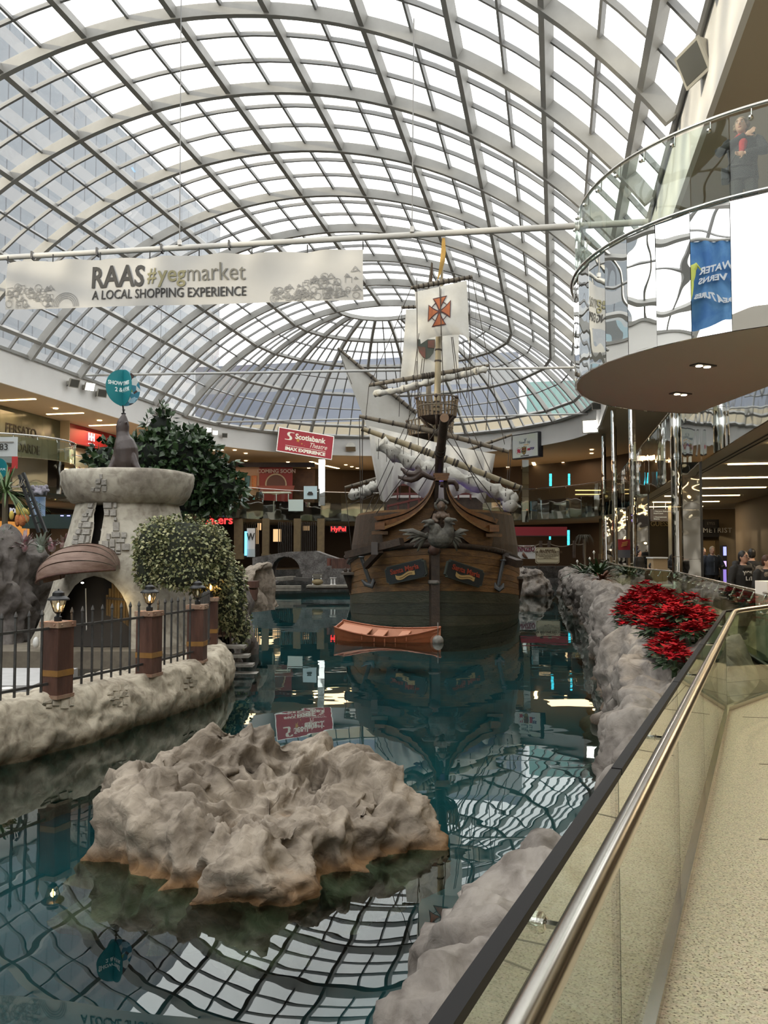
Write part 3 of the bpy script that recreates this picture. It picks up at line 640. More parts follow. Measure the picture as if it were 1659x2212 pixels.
# ================================================================ ledge wall, fence and lanterns by the sea lion pool
plaster = ROCK('old limed plaster', (.26, .225, .175), (.50, .45, .36), (.60, .55, .445), wet=(.40, .36, .30), sc=1.3, bump=.35)
stoneM = M('cut stone', (.24, .225, .20), .85, col2=(.34, .325, .295), ns=7, bump=.5, bs=20)
LED = [(-8.4, 5.2), (-6.9, 7.4), (-5.8, 9.2), (-4.95, 10.75), (-4.45, 11.8), (-4.05, 12.85), (-3.68, 13.95), (-3.32, 15.2), (-3.2, 16.3), (-3.35, 17.6), (-3.72, 18.9), (-4.3, 19.4)]
rows = []
for i, (x, y) in enumerate(LED):
    a, b = LED[max(i-1, 0)], LED[min(i+1, len(LED)-1)]; t = V((b[0]-a[0], b[1]-a[1], 0)).normalized(); o = V((t.y, -t.x, 0)); p = V((x, y, 0)); z = -.36
    rows.append([p-o*.75+V((0, 0, -1.5)), p-o*.72+V((0, 0, z-.08)), p-o*.45+V((0, 0, z)), p-o*.12+V((0, 0, z+.01)), p+V((0, 0, z-.07)), p+o*.10+V((0, 0, z-.28)), p+o*.14+V((0, 0, -.9)), p+o*.02+V((0, 0, -1.3)), p+V((0, 0, -2.1))])
ledge = tag(rocky('ledge_wall', lerp_rows(rows, 260, 54), plaster, .05, 1.5, seed=5., rid=.6, facet=.55), 'low limed plaster and rock wall carrying the picket fence above the lake', 'wall')
def patch(parent, tree, quads, mat, th=.03, name='stone', sink=.012, slack=None):
    """cut stones let into a wall: corners found on its surface, each stone proud of it"""
    for q in quads:
        pts = []
        for x, y in q:
            r = ray(x, y).normalized(); h = tree.ray_cast(V((0, 0, E)), r)
            if h[0] is None: break
            pts.append(h[0])
        if len(pts) < 4: continue
        c = sum(pts, V())/4
        n = -(pts[1]-pts[0]).cross(pts[3]-pts[0]).normalized()
        if n.dot(c-V((0, 0, E))) > 0: n = -n; pts = pts[::-1]
        if (pts[1]-pts[0]).cross(pts[2]-pts[0]).dot(n) < 0: pts = pts[::-1]
        f = th*rnd.uniform(.75, 1.3); top = [p.lerp(c, .10)+n*f for p in pts]; bot = [p-n*sink for p in pts]
        MB().add(top+bot, [(0, 1, 2, 3)]+[(i, i+4, (i+1) % 4+4, (i+1) % 4) for i in range(4)]).build(name, mat, parent)
def stones(spec):
    """(x0, y0, x1, y1, skew) in picture pixels -> corner quads"""
    return [((x0+k, y0), (x1+k, y0), (x1, y1), (x0, y1)) for x0, y0, x1, y1, k in spec]
ledT = bvh_of(ledge)
patch(ledge, ledT, stones([(243, 1481, 255, 1494, 0), (257, 1479, 275, 1492, 0), (231, 1496, 243, 1503, 2), (245, 1496, 256, 1512, 0), (258, 1494, 266, 1508, 0), (268, 1494, 277, 1504, 0), (236, 1505, 247, 1514, 0), (253, 1514, 263, 1526, 0), (265, 1510, 275, 1523, 0), (243, 1514, 251, 1522, 0),
  (130, 1511, 148, 1532, 0), (112, 1514, 128, 1526, 0), (150, 1506, 158, 1526, 0), (90, 1513, 110, 1522, 4), (98, 1524, 112, 1532, 0),
  (402, 1457, 412, 1464, 0), (398, 1466, 406, 1476, 0), (408, 1466, 415, 1474, 0), (396, 1478, 404, 1488, 0), (408, 1477, 418, 1484, 0), (417, 1468, 424, 1478, 0)]), M('plaster stone', (.30, .27, .21), .9, col2=(.38, .34, .27), ns=6, bump=.4, bs=18), .02)
rust = M('rusty brown timber', (.055, .021, .013), .65, col2=(.11, .047, .03), ns=2.2, ramp=(.4, .7), stretch=(3, 3, .6), bump=.2, bs=12)
capM = M('weathered post cap', (.24, .13, .085), .6, col2=(.34, .24, .17), ns=6); goldM = M('ochre band', (.30, .15, .03), .5, col2=(.22, .11, .03), ns=5)
iron = M('grey iron', (.085, .083, .08), .45, .4, col2=(.05, .05, .05), ns=8); blackM = M('black iron', (.012, .013, .014), .4, .3)
lampG = GLASS('lantern glass', (1, .93, .80), 1.3); flame = EM('lantern flame', (1, .55, .16), 26.); glow = EM('dim lantern glass', (.75, .7, .5), .35)
POST = [(-5.45, 9.75), (-4.58, 11.7), (-3.86, 13.7), (-3.44, 15.35), (-3.7, 17.75), (-3.95, 20.0)]
PL = ['brown timber fence post beyond the frame', 'thick brown timber fence post standing nearest the pool mat', 'brown timber fence post in front of the grotto arch side', 'brown timber fence post under the ivy with an unlit lantern', 'brown timber fence post at the bend above the boarding steps', 'brown timber post half swallowed by the ivy']
LL = ['lit black lantern on the post beyond the frame', 'lit black lantern on the post in front of the grotto arch', 'lit black lantern on the post beside the ivy ball', 'unlit black lantern on the post below the ivy', 'lit black lantern at the fence bend under the ivy', 'lit black lantern deepest in the trailing ivy']
def lantern(c, lit, label):
    t = thing('lantern', c, label, 'lantern', 'black lanterns on the fence posts'); c = V(c)
    MB().lathe([(.055, 0), (.055, .06), (.025, .08), (.025, .10), (.05, .115), (.06, .13)], c, 8).build('base', blackM, t)
    MB().lathe([(.062, .13), (.118, .30)], c, 6).build('glass', lampG, t)
    mb = MB()
    for j in range(6): a = 2*pi*j/6; mb.tube([c+V((.062*cos(a), .062*sin(a), .13)), c+V((.118*cos(a), .118*sin(a), .30))], .006, 5)
    mb.build('frame', blackM, t)
    r = MB().lathe([(.155, .295), (.15, .315), (.10, .35), (.085, .355), (.08, .40), (.045, .425), (.012, .43), (.012, .45), (.002, .455)], c, 12).build('roof', blackM, t, 40)
    MB().ell(c+V((0, 0, .21)), (.020, .020, .05), n=8, m=6).build('bulb', flame if lit else glow, t, True)
    if lit: lamp('POINT', 'lantern light', c+V((0, 0, .22)), 9, (1, .6, .25), .03)
for i, (x, y) in enumerate(POST):
    if i == 0: continue
    a, b = POST[i-1], POST[min(i+1, len(POST)-1)]; t = V((b[0]-a[0], b[1]-a[1], 0)).normalized(); s = V((t.y, -t.x, 0)); Z = V((0, 0, 1)); w = .15; z0 = -.37
    r = thing('fence_post', (x, y, z0), PL[i], 'post', 'timber posts of the picket fence'); c = V((x, y, 0))
    MB().box(c+Z*.13, (2*w, 2*w, 1.0), t, s).build('shaft', rust, r)
    MB().box(c+Z*.65, (2*w+.04, 2*w+.04, .08), t, s).add([], []).build('cap', capM, r)
    mb = MB()
    for u in (-.10, .10):
        for q, e in ((s, t), (-s, t), (t, s), (-t, s)): mb.ell(c+Z*.65+q*(w+.022)+e*u, .017, n=6, m=4)
    mb.build('stud', capM, r, kind='stuff')
    MB().box(c+Z*-.02, (2*w+.012, 2*w+.012, .085), t, s).build('band', goldM, r)
    MB().box(c+Z*-.345, (2*w+.03, 2*w+.03, .05), t, s).build('foot', capM, r)
    lantern((x, y, .69), i != 3, LL[i])
FN = ['picket fence panel running out of the frame', 'picket fence panel in front of the grotto arch', 'picket fence panel under the ivy ball', 'picket fence panel at the bend by the boarding steps', 'picket fence panel disappearing into the ivy']
for i, ((x0, y0), (x1, y1)) in enumerate(zip(POST, POST[1:])):
    a, b = V((x0, y0, 0)), V((x1, y1, 0)); t = (b-a).normalized(); l = (b-a).length; Z = V((0, 0, 1)); r = thing('picket_fence', a+Z*-.3, FN[i], 'fence', 'iron picket fence panels')
    for z in (.60, -.16): MB().bar(a+t*.17+Z*z, b-t*.17+Z*z, .035, .035).build('rail', iron, r)
    n = int(round((l-.34)/.215))
    for k in range(n):
        q = a+t*(.17+(l-.34)*(k+.5)/n); mb = MB().box(q+Z*.26, (.028, .028, 1.04)); mb.lathe([(.02, .78), (.028, .80), (.02, .83), (.004, .87)], q, 8); mb.build('picket', iron, r)
# boarding steps with pipe rails at the end of the ledge
r = thing('boarding_steps', (-3.45, 19.3, -1.2), 'rusty pipe railed boarding steps at the water by the fence bend', 'steps'); pipe = M('rusty pipe', (.10, .06, .045), .6, .3, col2=(.05, .04, .035), ns=7)
for k in range(4): MB().box((-3.55+.1*k, 19.0-.05*k, -.5-.2*k), (.8, .35, .06)).build('tread', stoneM, r)
for dx, dy in ((0, 0), (-.42, .7)):
    A = PX(498, 1440, 19.2); B = PX(498, 1336, 19.2)
    o = V((dx, dy, 0)); MB().tube([A+o+V((0, 0, -.4)), B+o, B+o+V((-.42, .1, 0)), B+o+V((-.42, .1, -1.0))], .022, 7).build('pipe_rail', pipe, r, 50)
    MB().tube([A+o+V((0, 0, .45)), A+o+V((-.42, .1, .45))], .02, 7).build('pipe_rung', pipe, r, 50)
# the sea lion pool behind the fence
poolD = M('dark pool water', (.006, .008, .008), .05)
MB().prism([V((-11, 9.0, -.78)), V((-5.9, 9.0, -.78)), V((-4.3, 13.2, -.78)), V((-3.95, 16.3, -.78)), V((-5.0, 17.4, -.78)), V((-11, 17.4, -.78))], (0, 0, 1), .1).build('pool_water', poolD, kind='structure')
MB().prism([V((-12, 17.4, -.42)), V((-5.0, 17.4, -.42)), V((-4.3, 16.9, -.42)), V((-4.0, 18.9, -.42)), V((-4.6, 23, -.42)), V((-12, 23, -.42))], (0, 0, 1), .5).build('floor_terrace', M('terrace stone', (.13, .11, .085), .8, col2=(.19, .165, .125), ns=3), kind='structure')
matM = M('grey foam', (.42, .42, .42), .8, col2=(.36, .36, .36), ns=4); whP = M('white plastic', (.72, .72, .70), .4)
c = PZ(42, 1474, -.62); r = thing('pool_raft', c, 'light grey foam raft floating in the small dark pool', 'raft'); MB().box(c+V((-.3, 0, 0)), (1.9, 2.0, .22)).build('foam_block', matM, r)
for k, (px, py, lb) in enumerate(((14, 1496, 'white cylinder buoy at the fence end of the grey raft'), (57, 1483, 'white cylinder buoy in the middle beside the grey raft'), (92, 1474, 'white cylinder buoy hidden behind the thick fence post'))):
    c = PZ(px, py, -.6); tag(MB().lathe([(.085, -.18), (.09, -.15), (.09, .02), (.10, .025), (.10, .07), (.085, .08)], c, 12).build('buoy', whP, None, 40), lb, 'buoy')
# ---------------------------------------------------------------- grotto tower, basin, sea lion and ball
def boolean(me, cutters):
    ob = bpy.data.objects.new('tmp', me); COL.objects.link(ob); cs = []
    for c in cutters:
        m2 = bpy.data.meshes.new('cut'); m2.from_pydata(c.v, [], c.f); o2 = bpy.data.objects.new('cut', m2); COL.objects.link(o2); cs.append(o2)
        bm = ob.modifiers.new('b', 'BOOLEAN'); bm.operation = 'DIFFERENCE'; bm.object = o2; bm.solver = 'EXACT'
    dg = bpy.context.evaluated_depsgraph_get(); out = bpy.data.meshes.new_from_object(ob.evaluated_get(dg)); bpy.data.objects.remove(ob)
    for o2 in cs: bpy.data.objects.remove(o2)
    return out
TX, TY = -6.12, 19.8
towM = ROCK('grotto plaster', (.21, .185, .155), (.43, .40, .335), (.55, .52, .445), sc=.85, bump=.3)
tow = thing('grotto_tower', (TX, TY, -.42), 'pale plaster grotto tower with an arched mouth and a stone lined slit', 'tower')
def trad(z): f = (z+.42)/3.2; return 2.12-(2.12-1.18)*(f**.8)
n = 72; prof_o = [(trad(-.42+3.2*i/16), -.42+3.2*i/16) for i in range(17)]
vs = []; fs = []
for k, (rad, z) in enumerate(prof_o+[(max(q[0]-.22, .3), q[1]) for q in prof_o[::-1]]): vs += [V((TX+(rad*(1+.012*MN.noise(V((cos(2*pi*j/n)*2, sin(2*pi*j/n)*2, z*1.5)))))*cos(2*pi*j/n), TY+rad*sin(2*pi*j/n), z)) for j in range(n)]
K = 34
for i in range(K): fs += [(i*n+j, i*n+(j+1) % n, ((i+1) % K)*n+(j+1) % n, ((i+1) % K)*n+j) for j in range(n)]
me = bpy.data.meshes.new('body'); me.from_pydata(vs, [], fs)
def cutter(poly, d0=14., d1=19.3):
    q = MB(); a = [PX(x, y, d0) for x, y in poly]; b = [PX(x, y, d1) for x, y in poly]; k = len(poly)
    q.add(a+b, [tuple(range(k)), tuple(range(2*k-1, k-1, -1))]+[(i, k+i, k+(i+1) % k, (i+1) % k) for i in range(k)]); return q
arch = [(112, 1412), (119, 1370), (131, 1325), (145, 1290), (162, 1265), (182, 1250), (203, 1244), (225, 1249), (245, 1261), (262, 1282), (273, 1303), (279, 1330), (281, 1412)]
slit = [(196, 1178), (203, 1140), (203, 1110), (210, 1084), (222, 1083), (225, 1110), (220, 1140), (214, 1178)]
me2 = boolean(me, [cutter(arch[::-1]), cutter(slit[::-1])]); me2.materials.append(towM); tb = link('body', me2, tow, 30)
towT = bvh_of(tb)
patch(tow, towT, stones([(191, 1088, 201, 1098, 3), (186, 1100, 201, 1110, 4), (180, 1110, 190, 1117, 2), (192, 1109, 199, 1117, 2), (176, 1118, 191, 1127, 4), (171, 1130, 178, 1141, 2), (180, 1128, 199, 1141, 3), (166, 1144, 177, 1155, 3), (179, 1144, 196, 1156, 3), (160, 1157, 170, 1167, 2), (172, 1157, 184, 1176, 4), (158, 1168, 172, 1178, 2), (187, 1158, 194, 1174, 3), (203, 1091, 206, 1100, 0),
   (224, 1086, 243, 1099, 0), (246, 1086, 253, 1098, 0), (239, 1101, 252, 1116, 0), (226, 1102, 237, 1115, 0), (219, 1118, 243, 1136, 1), (247, 1118, 253, 1126, 0), (219, 1139, 240, 1150, 1), (244, 1128, 258, 1148, 0), (213, 1152, 229, 1167, 2), (231, 1153, 239, 1167, 0), (241, 1150, 260, 1162, 0), (262, 1150, 273, 1163, 0), (221, 1169, 236, 1184, 0), (238, 1165, 249, 1183, 0), (251, 1164, 270, 1173, 0), (212, 1168, 219, 1178, 1), (237, 1185, 249, 1191, 0), (251, 1175, 261, 1191, 0), (263, 1175, 280, 1190, 0), (238, 1193, 262, 1197, 0)]), stoneM, .05, sink=.03)
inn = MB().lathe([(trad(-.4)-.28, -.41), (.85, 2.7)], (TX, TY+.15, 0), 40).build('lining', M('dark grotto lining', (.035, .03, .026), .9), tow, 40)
dm = M('yellow brown door board', (.15, .09, .02), .6, col2=(.08, .045, .012), ns=4, stretch=(6, 6, .5))
for k in range(9):
    px = 232+k*6.1; top = 1258 if k > 1 else 1285-k*14
    A, B = PX(px, max(top, 1252+(k-4)**2*.9), 18.35), PX(px, 1405, 18.35); MB().bar(A, B, .052, .03, up=V((0, 1, 0))).build('door_board', dm, tow)
MB().bar(PX(231, 1292, 18.3), PX(283, 1297, 18.3), .03, .05).build('door_rail', M('dark door rail', (.03, .02, .012), .6), tow)
lamp('POINT', 'grotto bulb', PX(258, 1300, 17.9), 3, (1, .7, .25), .05)
MB().tube([PX(185, 1271, 18.3), PX(188, 1410, 18.3)], .012, 6).build('pole', whP, tow); MB().ell(PX(178, 1259, 18.1), (.035, .03, .02), n=8, m=5).build('bulb', EM('small white bulb', (1, .95, .85), 5.), tow)
MB().ell(PX(78, 1388, 17.6), (.07, .07, .12), n=10, m=7).build('bulb_guard', whP, tow, True)
# basin
bm = MB().lathe([(1.10, 2.74), (1.30, 2.80), (1.44, 2.98), (1.515, 3.22), (1.53, 3.44), (1.50, 3.52), (1.44, 3.535), (1.38, 3.50), (1.34, 3.44), (.02, 3.42)], (TX, TY, 0), 72)
bm.v = [tuple(V(v)+V((MN.noise(V(v)*1.3)*.03, MN.noise(V(v)*1.3+V((5, 0, 0)))*.03, MN.noise(V(v)*1.1+V((0, 5, 0)))*.03))) for v in bm.v]
basin = tag(bm.build('stone_basin', towM, None, 60), 'round pale stone basin crowning the grotto tower', 'basin'); baT = bvh_of(basin)
patch(basin, baT, stones([(207, 1034, 218, 1044, 2), (216, 1024, 222, 1034, 0), (220, 1035, 231, 1047, 0), (206, 1047, 219, 1053, 2), (221, 1049, 231, 1061, 0), (196, 1053, 204, 1061, 2), (206, 1055, 218, 1061, 0)]), stoneM, .04)
seaM = M('dark wet bronze', (.04, .029, .027), .42, col2=(.055, .04, .037), ns=3, bump=.12, bs=20)
S = thing('sea_lion', (TX, TY-.3, 3.45), 'dark brown sea lion statue balancing a ball on its nose', 'statue'); D = 19.4
mb = MB(); mb.tube([PX(270, 1030, D+.5), PX(270, 1012, D+.15), PX(272, 990, D), PX(272, 970, D-.02), PX(269, 956, D-.02), PX(266, 945, D), PX(265, 934, D), PX(265, 921, D), PX(266, 909, D-.02), PX(267.5, 900, D-.03), PX(268, 894, D-.03)], [.22, .31, .295, .28, .235, .17, .145, .155, .125, .07, .03], 14)
for sg, ex in ((-1, 227), (1, 318)):
    mb.tube([PX(268+sg*16, 985, D-.1), PX(268+sg*25, 1004, D-.15), PX(268+sg*32, 1014, D-.2), PX(ex, 1022, D-.25)], [(.09, .13), (.08, .09), (.06, .07), (.03, .05)], 10)
mb.ell(PX(261, 913, D-.1), .035).ell(PX(272, 913, D-.1), .03)
fused('body', mb, seaM, S, .018, 4)
for px in (259.5, 273.5): MB().ell(PX(px, 912.5, D-.135), .013, n=8, m=5).build('eye', M('glossy eye', (.004, .004, .004), .1), S)
BZ = PX(266, 838, D); R = .43; ballT = M('teal board', (.012, .20, .225), .45, col2=(.012, .17, .20), ns=2)
def PICT():
    m, t = _new('printed underwater picture'); N = t.nodes; L = t.links; o = N.new('ShaderNodeOutputMaterial'); b = N.new('ShaderNodeBsdfPrincipled'); L.new(b.outputs[0], o.inputs[0]); g = N.new('ShaderNodeTexCoord')
    v = N.new('ShaderNodeTexVoronoi'); v.inputs['Scale'].default_value = 8; L.new(g.outputs['Object'], v.inputs['Vector']); s = N.new('ShaderNodeSeparateColor'); L.new(v.outputs['Color'], s.inputs[0]); r = N.new('ShaderNodeValToRGB'); r.color_ramp.interpolation = 'CONSTANT'
    e = r.color_ramp.elements; e[0].color = (.03, .2, .3, 1); e[1].position = .3; e[1].color = (.3, .5, .62, 1)
    for p, c in ((.5, (.015, .02, .03, 1)), (.65, (.6, .65, .66, 1)), (.8, (.24, .36, .06, 1)), (.9, (.05, .03, .03, 1))): k = e.new(p); k.color = c
    L.new(s.outputs[0], r.inputs[0]); L.new(r.outputs[0], b.inputs['Base Color']); return m
pic = PICT(); ball = thing('ball_sign', PX(266, 880, D), 'teal ball sign of crossed discs showing the show times', 'sign')
IR = V((-BZ.y, BZ.x, 0)).normalized()*-1; IT = V((-BZ.x, -BZ.y, 0)).normalized()
def bd(g): return IR*cos(D2R(g))+IT*sin(D2R(g))
for k, (dg_, mm) in enumerate(((154, ballT), (64, ballT), (-26, pic), (-116, ballT))):
    d = bd(dg_); n = V((d.y, -d.x, 0)); poly = [BZ+d*(R*sin(pi*j/24))+V((0, 0, R*cos(pi*j/24))) for j in range(25)]
    q = poly if (poly[12]-poly[0]).cross(poly[24]-poly[0]).dot(n) > 0 else poly[::-1]; MB().prism([p+n*.006 for p in q], n, .012).build('disc', mm, ball)
whT = M('white lettering', (.78, .85, .85), .5)
d1, d2 = bd(154), bd(64)
for s_, dz, dd in (('SHOW', .09, 1), ('2 &', -.06, 1), ('TIMES', .09, 2), ('4 P.M.', -.06, 2)):
    if dd == 1: right = -d1; o = BZ+d1*.02; al = 'RIGHT'
    else: right = d2; o = BZ+d2*.02; al = 'LEFT'
    f = frame(o+V((0, 0, dz)), right); n = V(f.col[2][:3]); f.translation = o+V((0, 0, dz))+n*.010
    text('lettering', s_, f, .125 if dz > 0 else .14, whT, ball, .002, al, .004, sx=.95 if dd == 1 else .9)
MB().lathe([(.05, 0), (.06, .02), (.02, .04), (.02, .09), (.045, .10), (.02, .12)], PX(267, 895, D), 8).build('stalk', blackM, ball)
MB().tube([PX(267, 893, D), BZ+V((0, 0, -R+.02))], .022, 6).build('rod', blackM, ball)
# upturned boat hull over the arch
canM = M('worn brown hull board', (.12, .068, .048), .6, col2=(.20, .13, .10), ns=3, stretch=(1, 1, 4), bump=.15, bs=15)
CN = thing('hull_canopy', PX(175, 1235, 17.6), 'upturned brown boat hull hung as a canopy over the grotto arch', 'canopy'); C0 = PX(172, 1236, 17.9); cx, cz = .80, .60
def hullp(u, v):      # u along the hull -1..1, v 0 at the front gunwale .. 1 at the back one
    a = pi*v; w = (1-abs(u)**2.4)**.5; s = V((.985, .12, .05)); x = s*(cx*u); return C0+x+V((0, -1.0*cos(a)*w, (cz*sin(a)*w**.8)+.06*u-.16*u*u*0-(.14 if u < 0 else .04)*u*u))
for i in range(8):
    v0, v1 = i/8+.003, (i+1)/8-.003; MB().grid([[hullp(-.995+1.99*j/28, v0+(v1-v0)*k/3)+V((0, 0, .012*(k == 0))) for k in range(4)] for j in range(29)]).build('plank', canM, CN, True)
MB().tube([hullp(-.99+1.98*j/28, 0)+V((0, 0, -.01)) for j in range(29)], .025, 6).build('gunwale', rust, CN, True); MB().tube([hullp(-.80, v/14) for v in range(15)], .018, 6).build('stem_band', rust, CN, True)
# ---------------------------------------------------------------- planting round the grotto
def leafcloud(mb, blobs, n, l, w, up=.4, seed=1, droop=.3):
    r = random.Random(seed); tot = sum(b[1][0]*b[1][2] for b in blobs)
    for c, rr in blobs:
        for _ in range(int(n*rr[0]*rr[2]/tot)):
            d = V((r.gauss(0, 1), r.gauss(0, 1), r.gauss(0, 1))).normalized()
            if d.y > .5: continue
            f = r.uniform(.82, 1.06); p = V(c)+V((d.x*rr[0], d.y*rr[1], d.z*rr[2]))*f; e = (d*.6+V((r.uniform(-1, 1), r.uniform(-1, 1), r.uniform(-1, 1)))*.8+V((0, 0, up))).normalized()
            L = l*r.uniform(.7, 1.25); nn = (d+V((r.uniform(-.6, .6), r.uniform(-.6, .6), r.uniform(-.3, .9)))).normalized(); s = e.cross(nn)
            if s.length < .05: continue
            s = s.normalized()*w*L/l/2; k = s.cross(e).normalized()*L*.08; mb.cur = 1 if r.random() < .42 else 0
            mb.add([p, p+e*L*.45+s-k, p+e*L-V((0, 0, L*droop)), p+e*L*.45-s-k, p+e*L*.45], [(0, 1, 4), (1, 2, 4), (2, 3, 4), (3, 0, 4)])
def blob(px, py, rx, ry, d, ky=.8): k = d/F; return (PX(px, py, d), (rx*k, min(rx, ry)*k*ky, ry*k))
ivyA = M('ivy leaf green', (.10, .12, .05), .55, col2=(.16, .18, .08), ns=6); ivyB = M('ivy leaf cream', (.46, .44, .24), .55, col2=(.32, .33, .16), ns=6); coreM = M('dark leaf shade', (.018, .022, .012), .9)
IV = thing('variegated_ivy', PX(400, 1330, 18), 'big mounded ball of cream and green ivy trailing to the water', 'ivy')
ib = [blob(392, 1190, 98, 74, 18.0), blob(345, 1178, 55, 58, 17.9), blob(452, 1215, 52, 86, 18.2), blob(400, 1240, 70, 36, 17.7), blob(318, 1225, 28, 48, 17.8), blob(470, 1285, 40, 62, 18.6), blob(502, 1318, 28, 56, 19.2), blob(520, 1362, 18, 36, 19.4), blob(500, 1270, 32, 60, 19.3), blob(455, 1330, 16, 30, 18.4), blob(536, 1352, 8, 24, 19.6)]
mb = MB(); leafcloud(mb, ib, 9500, .085, .062, seed=3); mb.build('foliage', [ivyA, ivyB], IV, kind='stuff')
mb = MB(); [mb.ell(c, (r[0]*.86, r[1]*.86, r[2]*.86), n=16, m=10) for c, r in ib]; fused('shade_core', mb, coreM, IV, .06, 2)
for k in range(5): MB().tube([PX(470+k*6, 1290+k*8, 19.0), PX(476+k*9, 1340+k*9, 19.3), PX(482+k*9, 1385+k*4, 19.5)], .014, 5).build('runner', M('vine stem', (.06, .045, .03), .8), IV)
figA = M('glossy fig leaf', (.016, .034, .014), .32, col2=(.03, .058, .022), ns=5); figB = M('glossy fig leaf light', (.04, .075, .028), .3)
FT = thing('fiddle_leaf_fig', PX(372, 1130, 25), 'dark glossy large leaved fig tree behind the grotto tower', 'tree')
fb = [blob(375, 985, 85, 60, 25), blob(345, 930, 34, 46, 25), blob(352, 895, 12, 22, 25), blob(300, 985, 70, 42, 24.6), blob(235, 995, 48, 42, 24.4), blob(420, 1010, 62, 70, 25.2), blob(455, 1050, 60, 56, 25.4), blob(490, 1060, 40, 42, 25.4), blob(420, 1080, 60, 40, 25.5), blob(500, 1005, 12, 14, 25.4), blob(415, 950, 28, 24, 25.2)]
mb = MB(); leafcloud(mb, fb, 2900, .27, .17, .2, 5, .1); mb.build('foliage', [figA, figB], FT, kind='stuff')
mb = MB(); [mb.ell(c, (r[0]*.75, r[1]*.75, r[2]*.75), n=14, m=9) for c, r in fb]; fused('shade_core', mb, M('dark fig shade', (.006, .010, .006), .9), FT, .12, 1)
MB().tube([PX(375, 1240, 25.2), PX(372, 1120, 25.2), PX(375, 1000, 25.2)], [.16, .13, .06], 8).build('trunk', M('grey bark', (.10, .085, .07), .9, col2=(.06, .05, .04), ns=8), FT, True)
# dark rock walls of the grotto
def rockwall(name, base_pts, z0, z1, amp, label, seed=0., mat=None, lean=.35, depth=1.6):
    rows = []
    for i, (x, y) in enumerate(base_pts):
        p = V((x, y, 0)); a, b = base_pts[max(i-1, 0)], base_pts[min(i+1, len(base_pts)-1)]; t = V((b[0]-a[0], b[1]-a[1], 0)).normalized(); o = V((t.y, -t.x, 0)); zt = z1[i] if isinstance(z1, (list, tuple)) else z1
        rows.append([p+o*.1+V((0, 0, z0)), p+V((0, 0, z0+.5*(zt-z0))), p-o*lean+V((0, 0, zt-.15)), p-o*(lean+.3)+V((0, 0, zt)), p-o*depth+V((0, 0, zt+.02)), p-o*(depth+.1)+V((0, 0, z0))])
    return tag(rocky(name, lerp_rows(rows, 30*len(base_pts), 60), mat or rockD, amp, 1.0, seed=seed, rid=.6, facet=.6), label, 'rock')
rkw = rockwall('grotto_rock', [(-14, 17.5), (-11, 18.2), (-9.4, 18.6), (-8.7, 19.4), (-8.6, 21.5)], -.5, [1.8, 1.75, 1.72, 1.78, 1.7], .30, 'dark brown rock wall beside the grotto tower under the bromeliads', 2.)
rockwall('grotto_rock', [(-3.85, 20.3), (-3.7, 20.7), (-3.55, 21.5), (-3.6, 22.8)], -2., [.9, .8, .8, .8], .12, 'dark rock mass under the ivy behind the fence', 8., None, .2, .4)
br1 = [M('silver bromeliad', (.34, .36, .33), .5, col2=(.20, .26, .2), ns=9), M('pink bromeliad', (.24, .07, .10), .5, col2=(.30, .28, .26), ns=9), M('olive bromeliad', (.12, .15, .09), .5, col2=(.25, .1, .12), ns=9)]
for px, py, mm, n_, l_, lb in ((10, 1180, 0, 30, .62, 'tall silvery green bromeliad first on the rock top'), (52, 1185, 1, 26, .55, 'pink bromeliad with white spikes on the rock top'), (88, 1186, 0, 22, .58, 'spiky white bromeliad nearest the grotto tower'), (112, 1184, 1, 12, .42, 'small red tipped bromeliad by the tower foot'), (32, 1188, 2, 20, .4, 'low olive bromeliad between the silver and pink ones'), (138, 1182, 2, 14, .4, 'low olive bromeliad against the tower wall')):
    c = PX(px, py, 19.6); strap_plant('bromeliad', (c.x, c.y, c.z), n_, l_, br1[mm], lb, lean=(.5, 1.45), w=.07, group='bromeliads on the rock wall')
frond = M('palm frond', (.06, .11, .03), .5, col2=(.09, .15, .045), ns=5)
c = PX(12, 1062, 23); strap_plant('palm', (c.x, c.y, c.z), 60, 1.1, frond, 'bright green feathery palm crown beside the black ladder', lean=(-.3, 1.2), w=.05, extra=lambda t, o: MB().tube([o+V((0, 0, -2.2)), o], .08, 7).build('trunk', M('palm trunk', (.1, .08, .05), .9), t))
# climbing frame ladder, green counter, coral shapes, poster behind the rock
tr = thing('black_ladder', PX(70, 1130, 22), 'steep black metal ladder with two rails above the bromeliads', 'ladder')
for dx in (0, 15): MB().bar(PX(42+dx*.55, 1026-dx*.3, 22), PX(84+dx, 1150, 22), .07, .10, up=V((0, 1, 0))).build('rail', blackM, tr)
for k in range(7): f = k/7; MB().bar(PX(44+42*f, 1040+105*f, 22), PX(53+44*f, 1036+105*f, 22), .03).build('rung', blackM, tr)
MB().box(PX(38, 1052, 22), (.24, .2, .05)).build('platform', steel, tr)
for dx in (-6, 0, 6): MB().bar(PX(44+dx*.4, 1050, 21.9), PX(48+dx, 1036, 21.9), .02).build('tread', steel, tr)
gbox = M('dark green counter', (.012, .03, .024), .5); tag(MB().box(PX(110, 1127, 30), (1.75, .8, .5)).build('green_counter', gbox), 'long dark green counter box behind the bromeliads', 'counter')
for px, lb in ((134, 'small blue screen light at the inner end of the green counter'), (148, 'small blue screen light at the outer end of the green counter')): tag(MB().box(PX(px, 1114, 29.4), (.10, .03, .03)).build('screen', EM('blue screen light', (.25, .25, 1), 4)), lb, 'screen')
cor = thing('coral_sculpture', PX(40, 1130, 26), 'yellow and orange lumpy coral sculpture by the shop sign', 'sculpture'); cy, co = M('yellow coral', (.55, .42, .07), .7, col2=(.5, .35, .1), ns=6), M('orange coral', (.50, .20, .06), .8, col2=(.42, .12, .05), ns=8, bump=.5, bs=25)
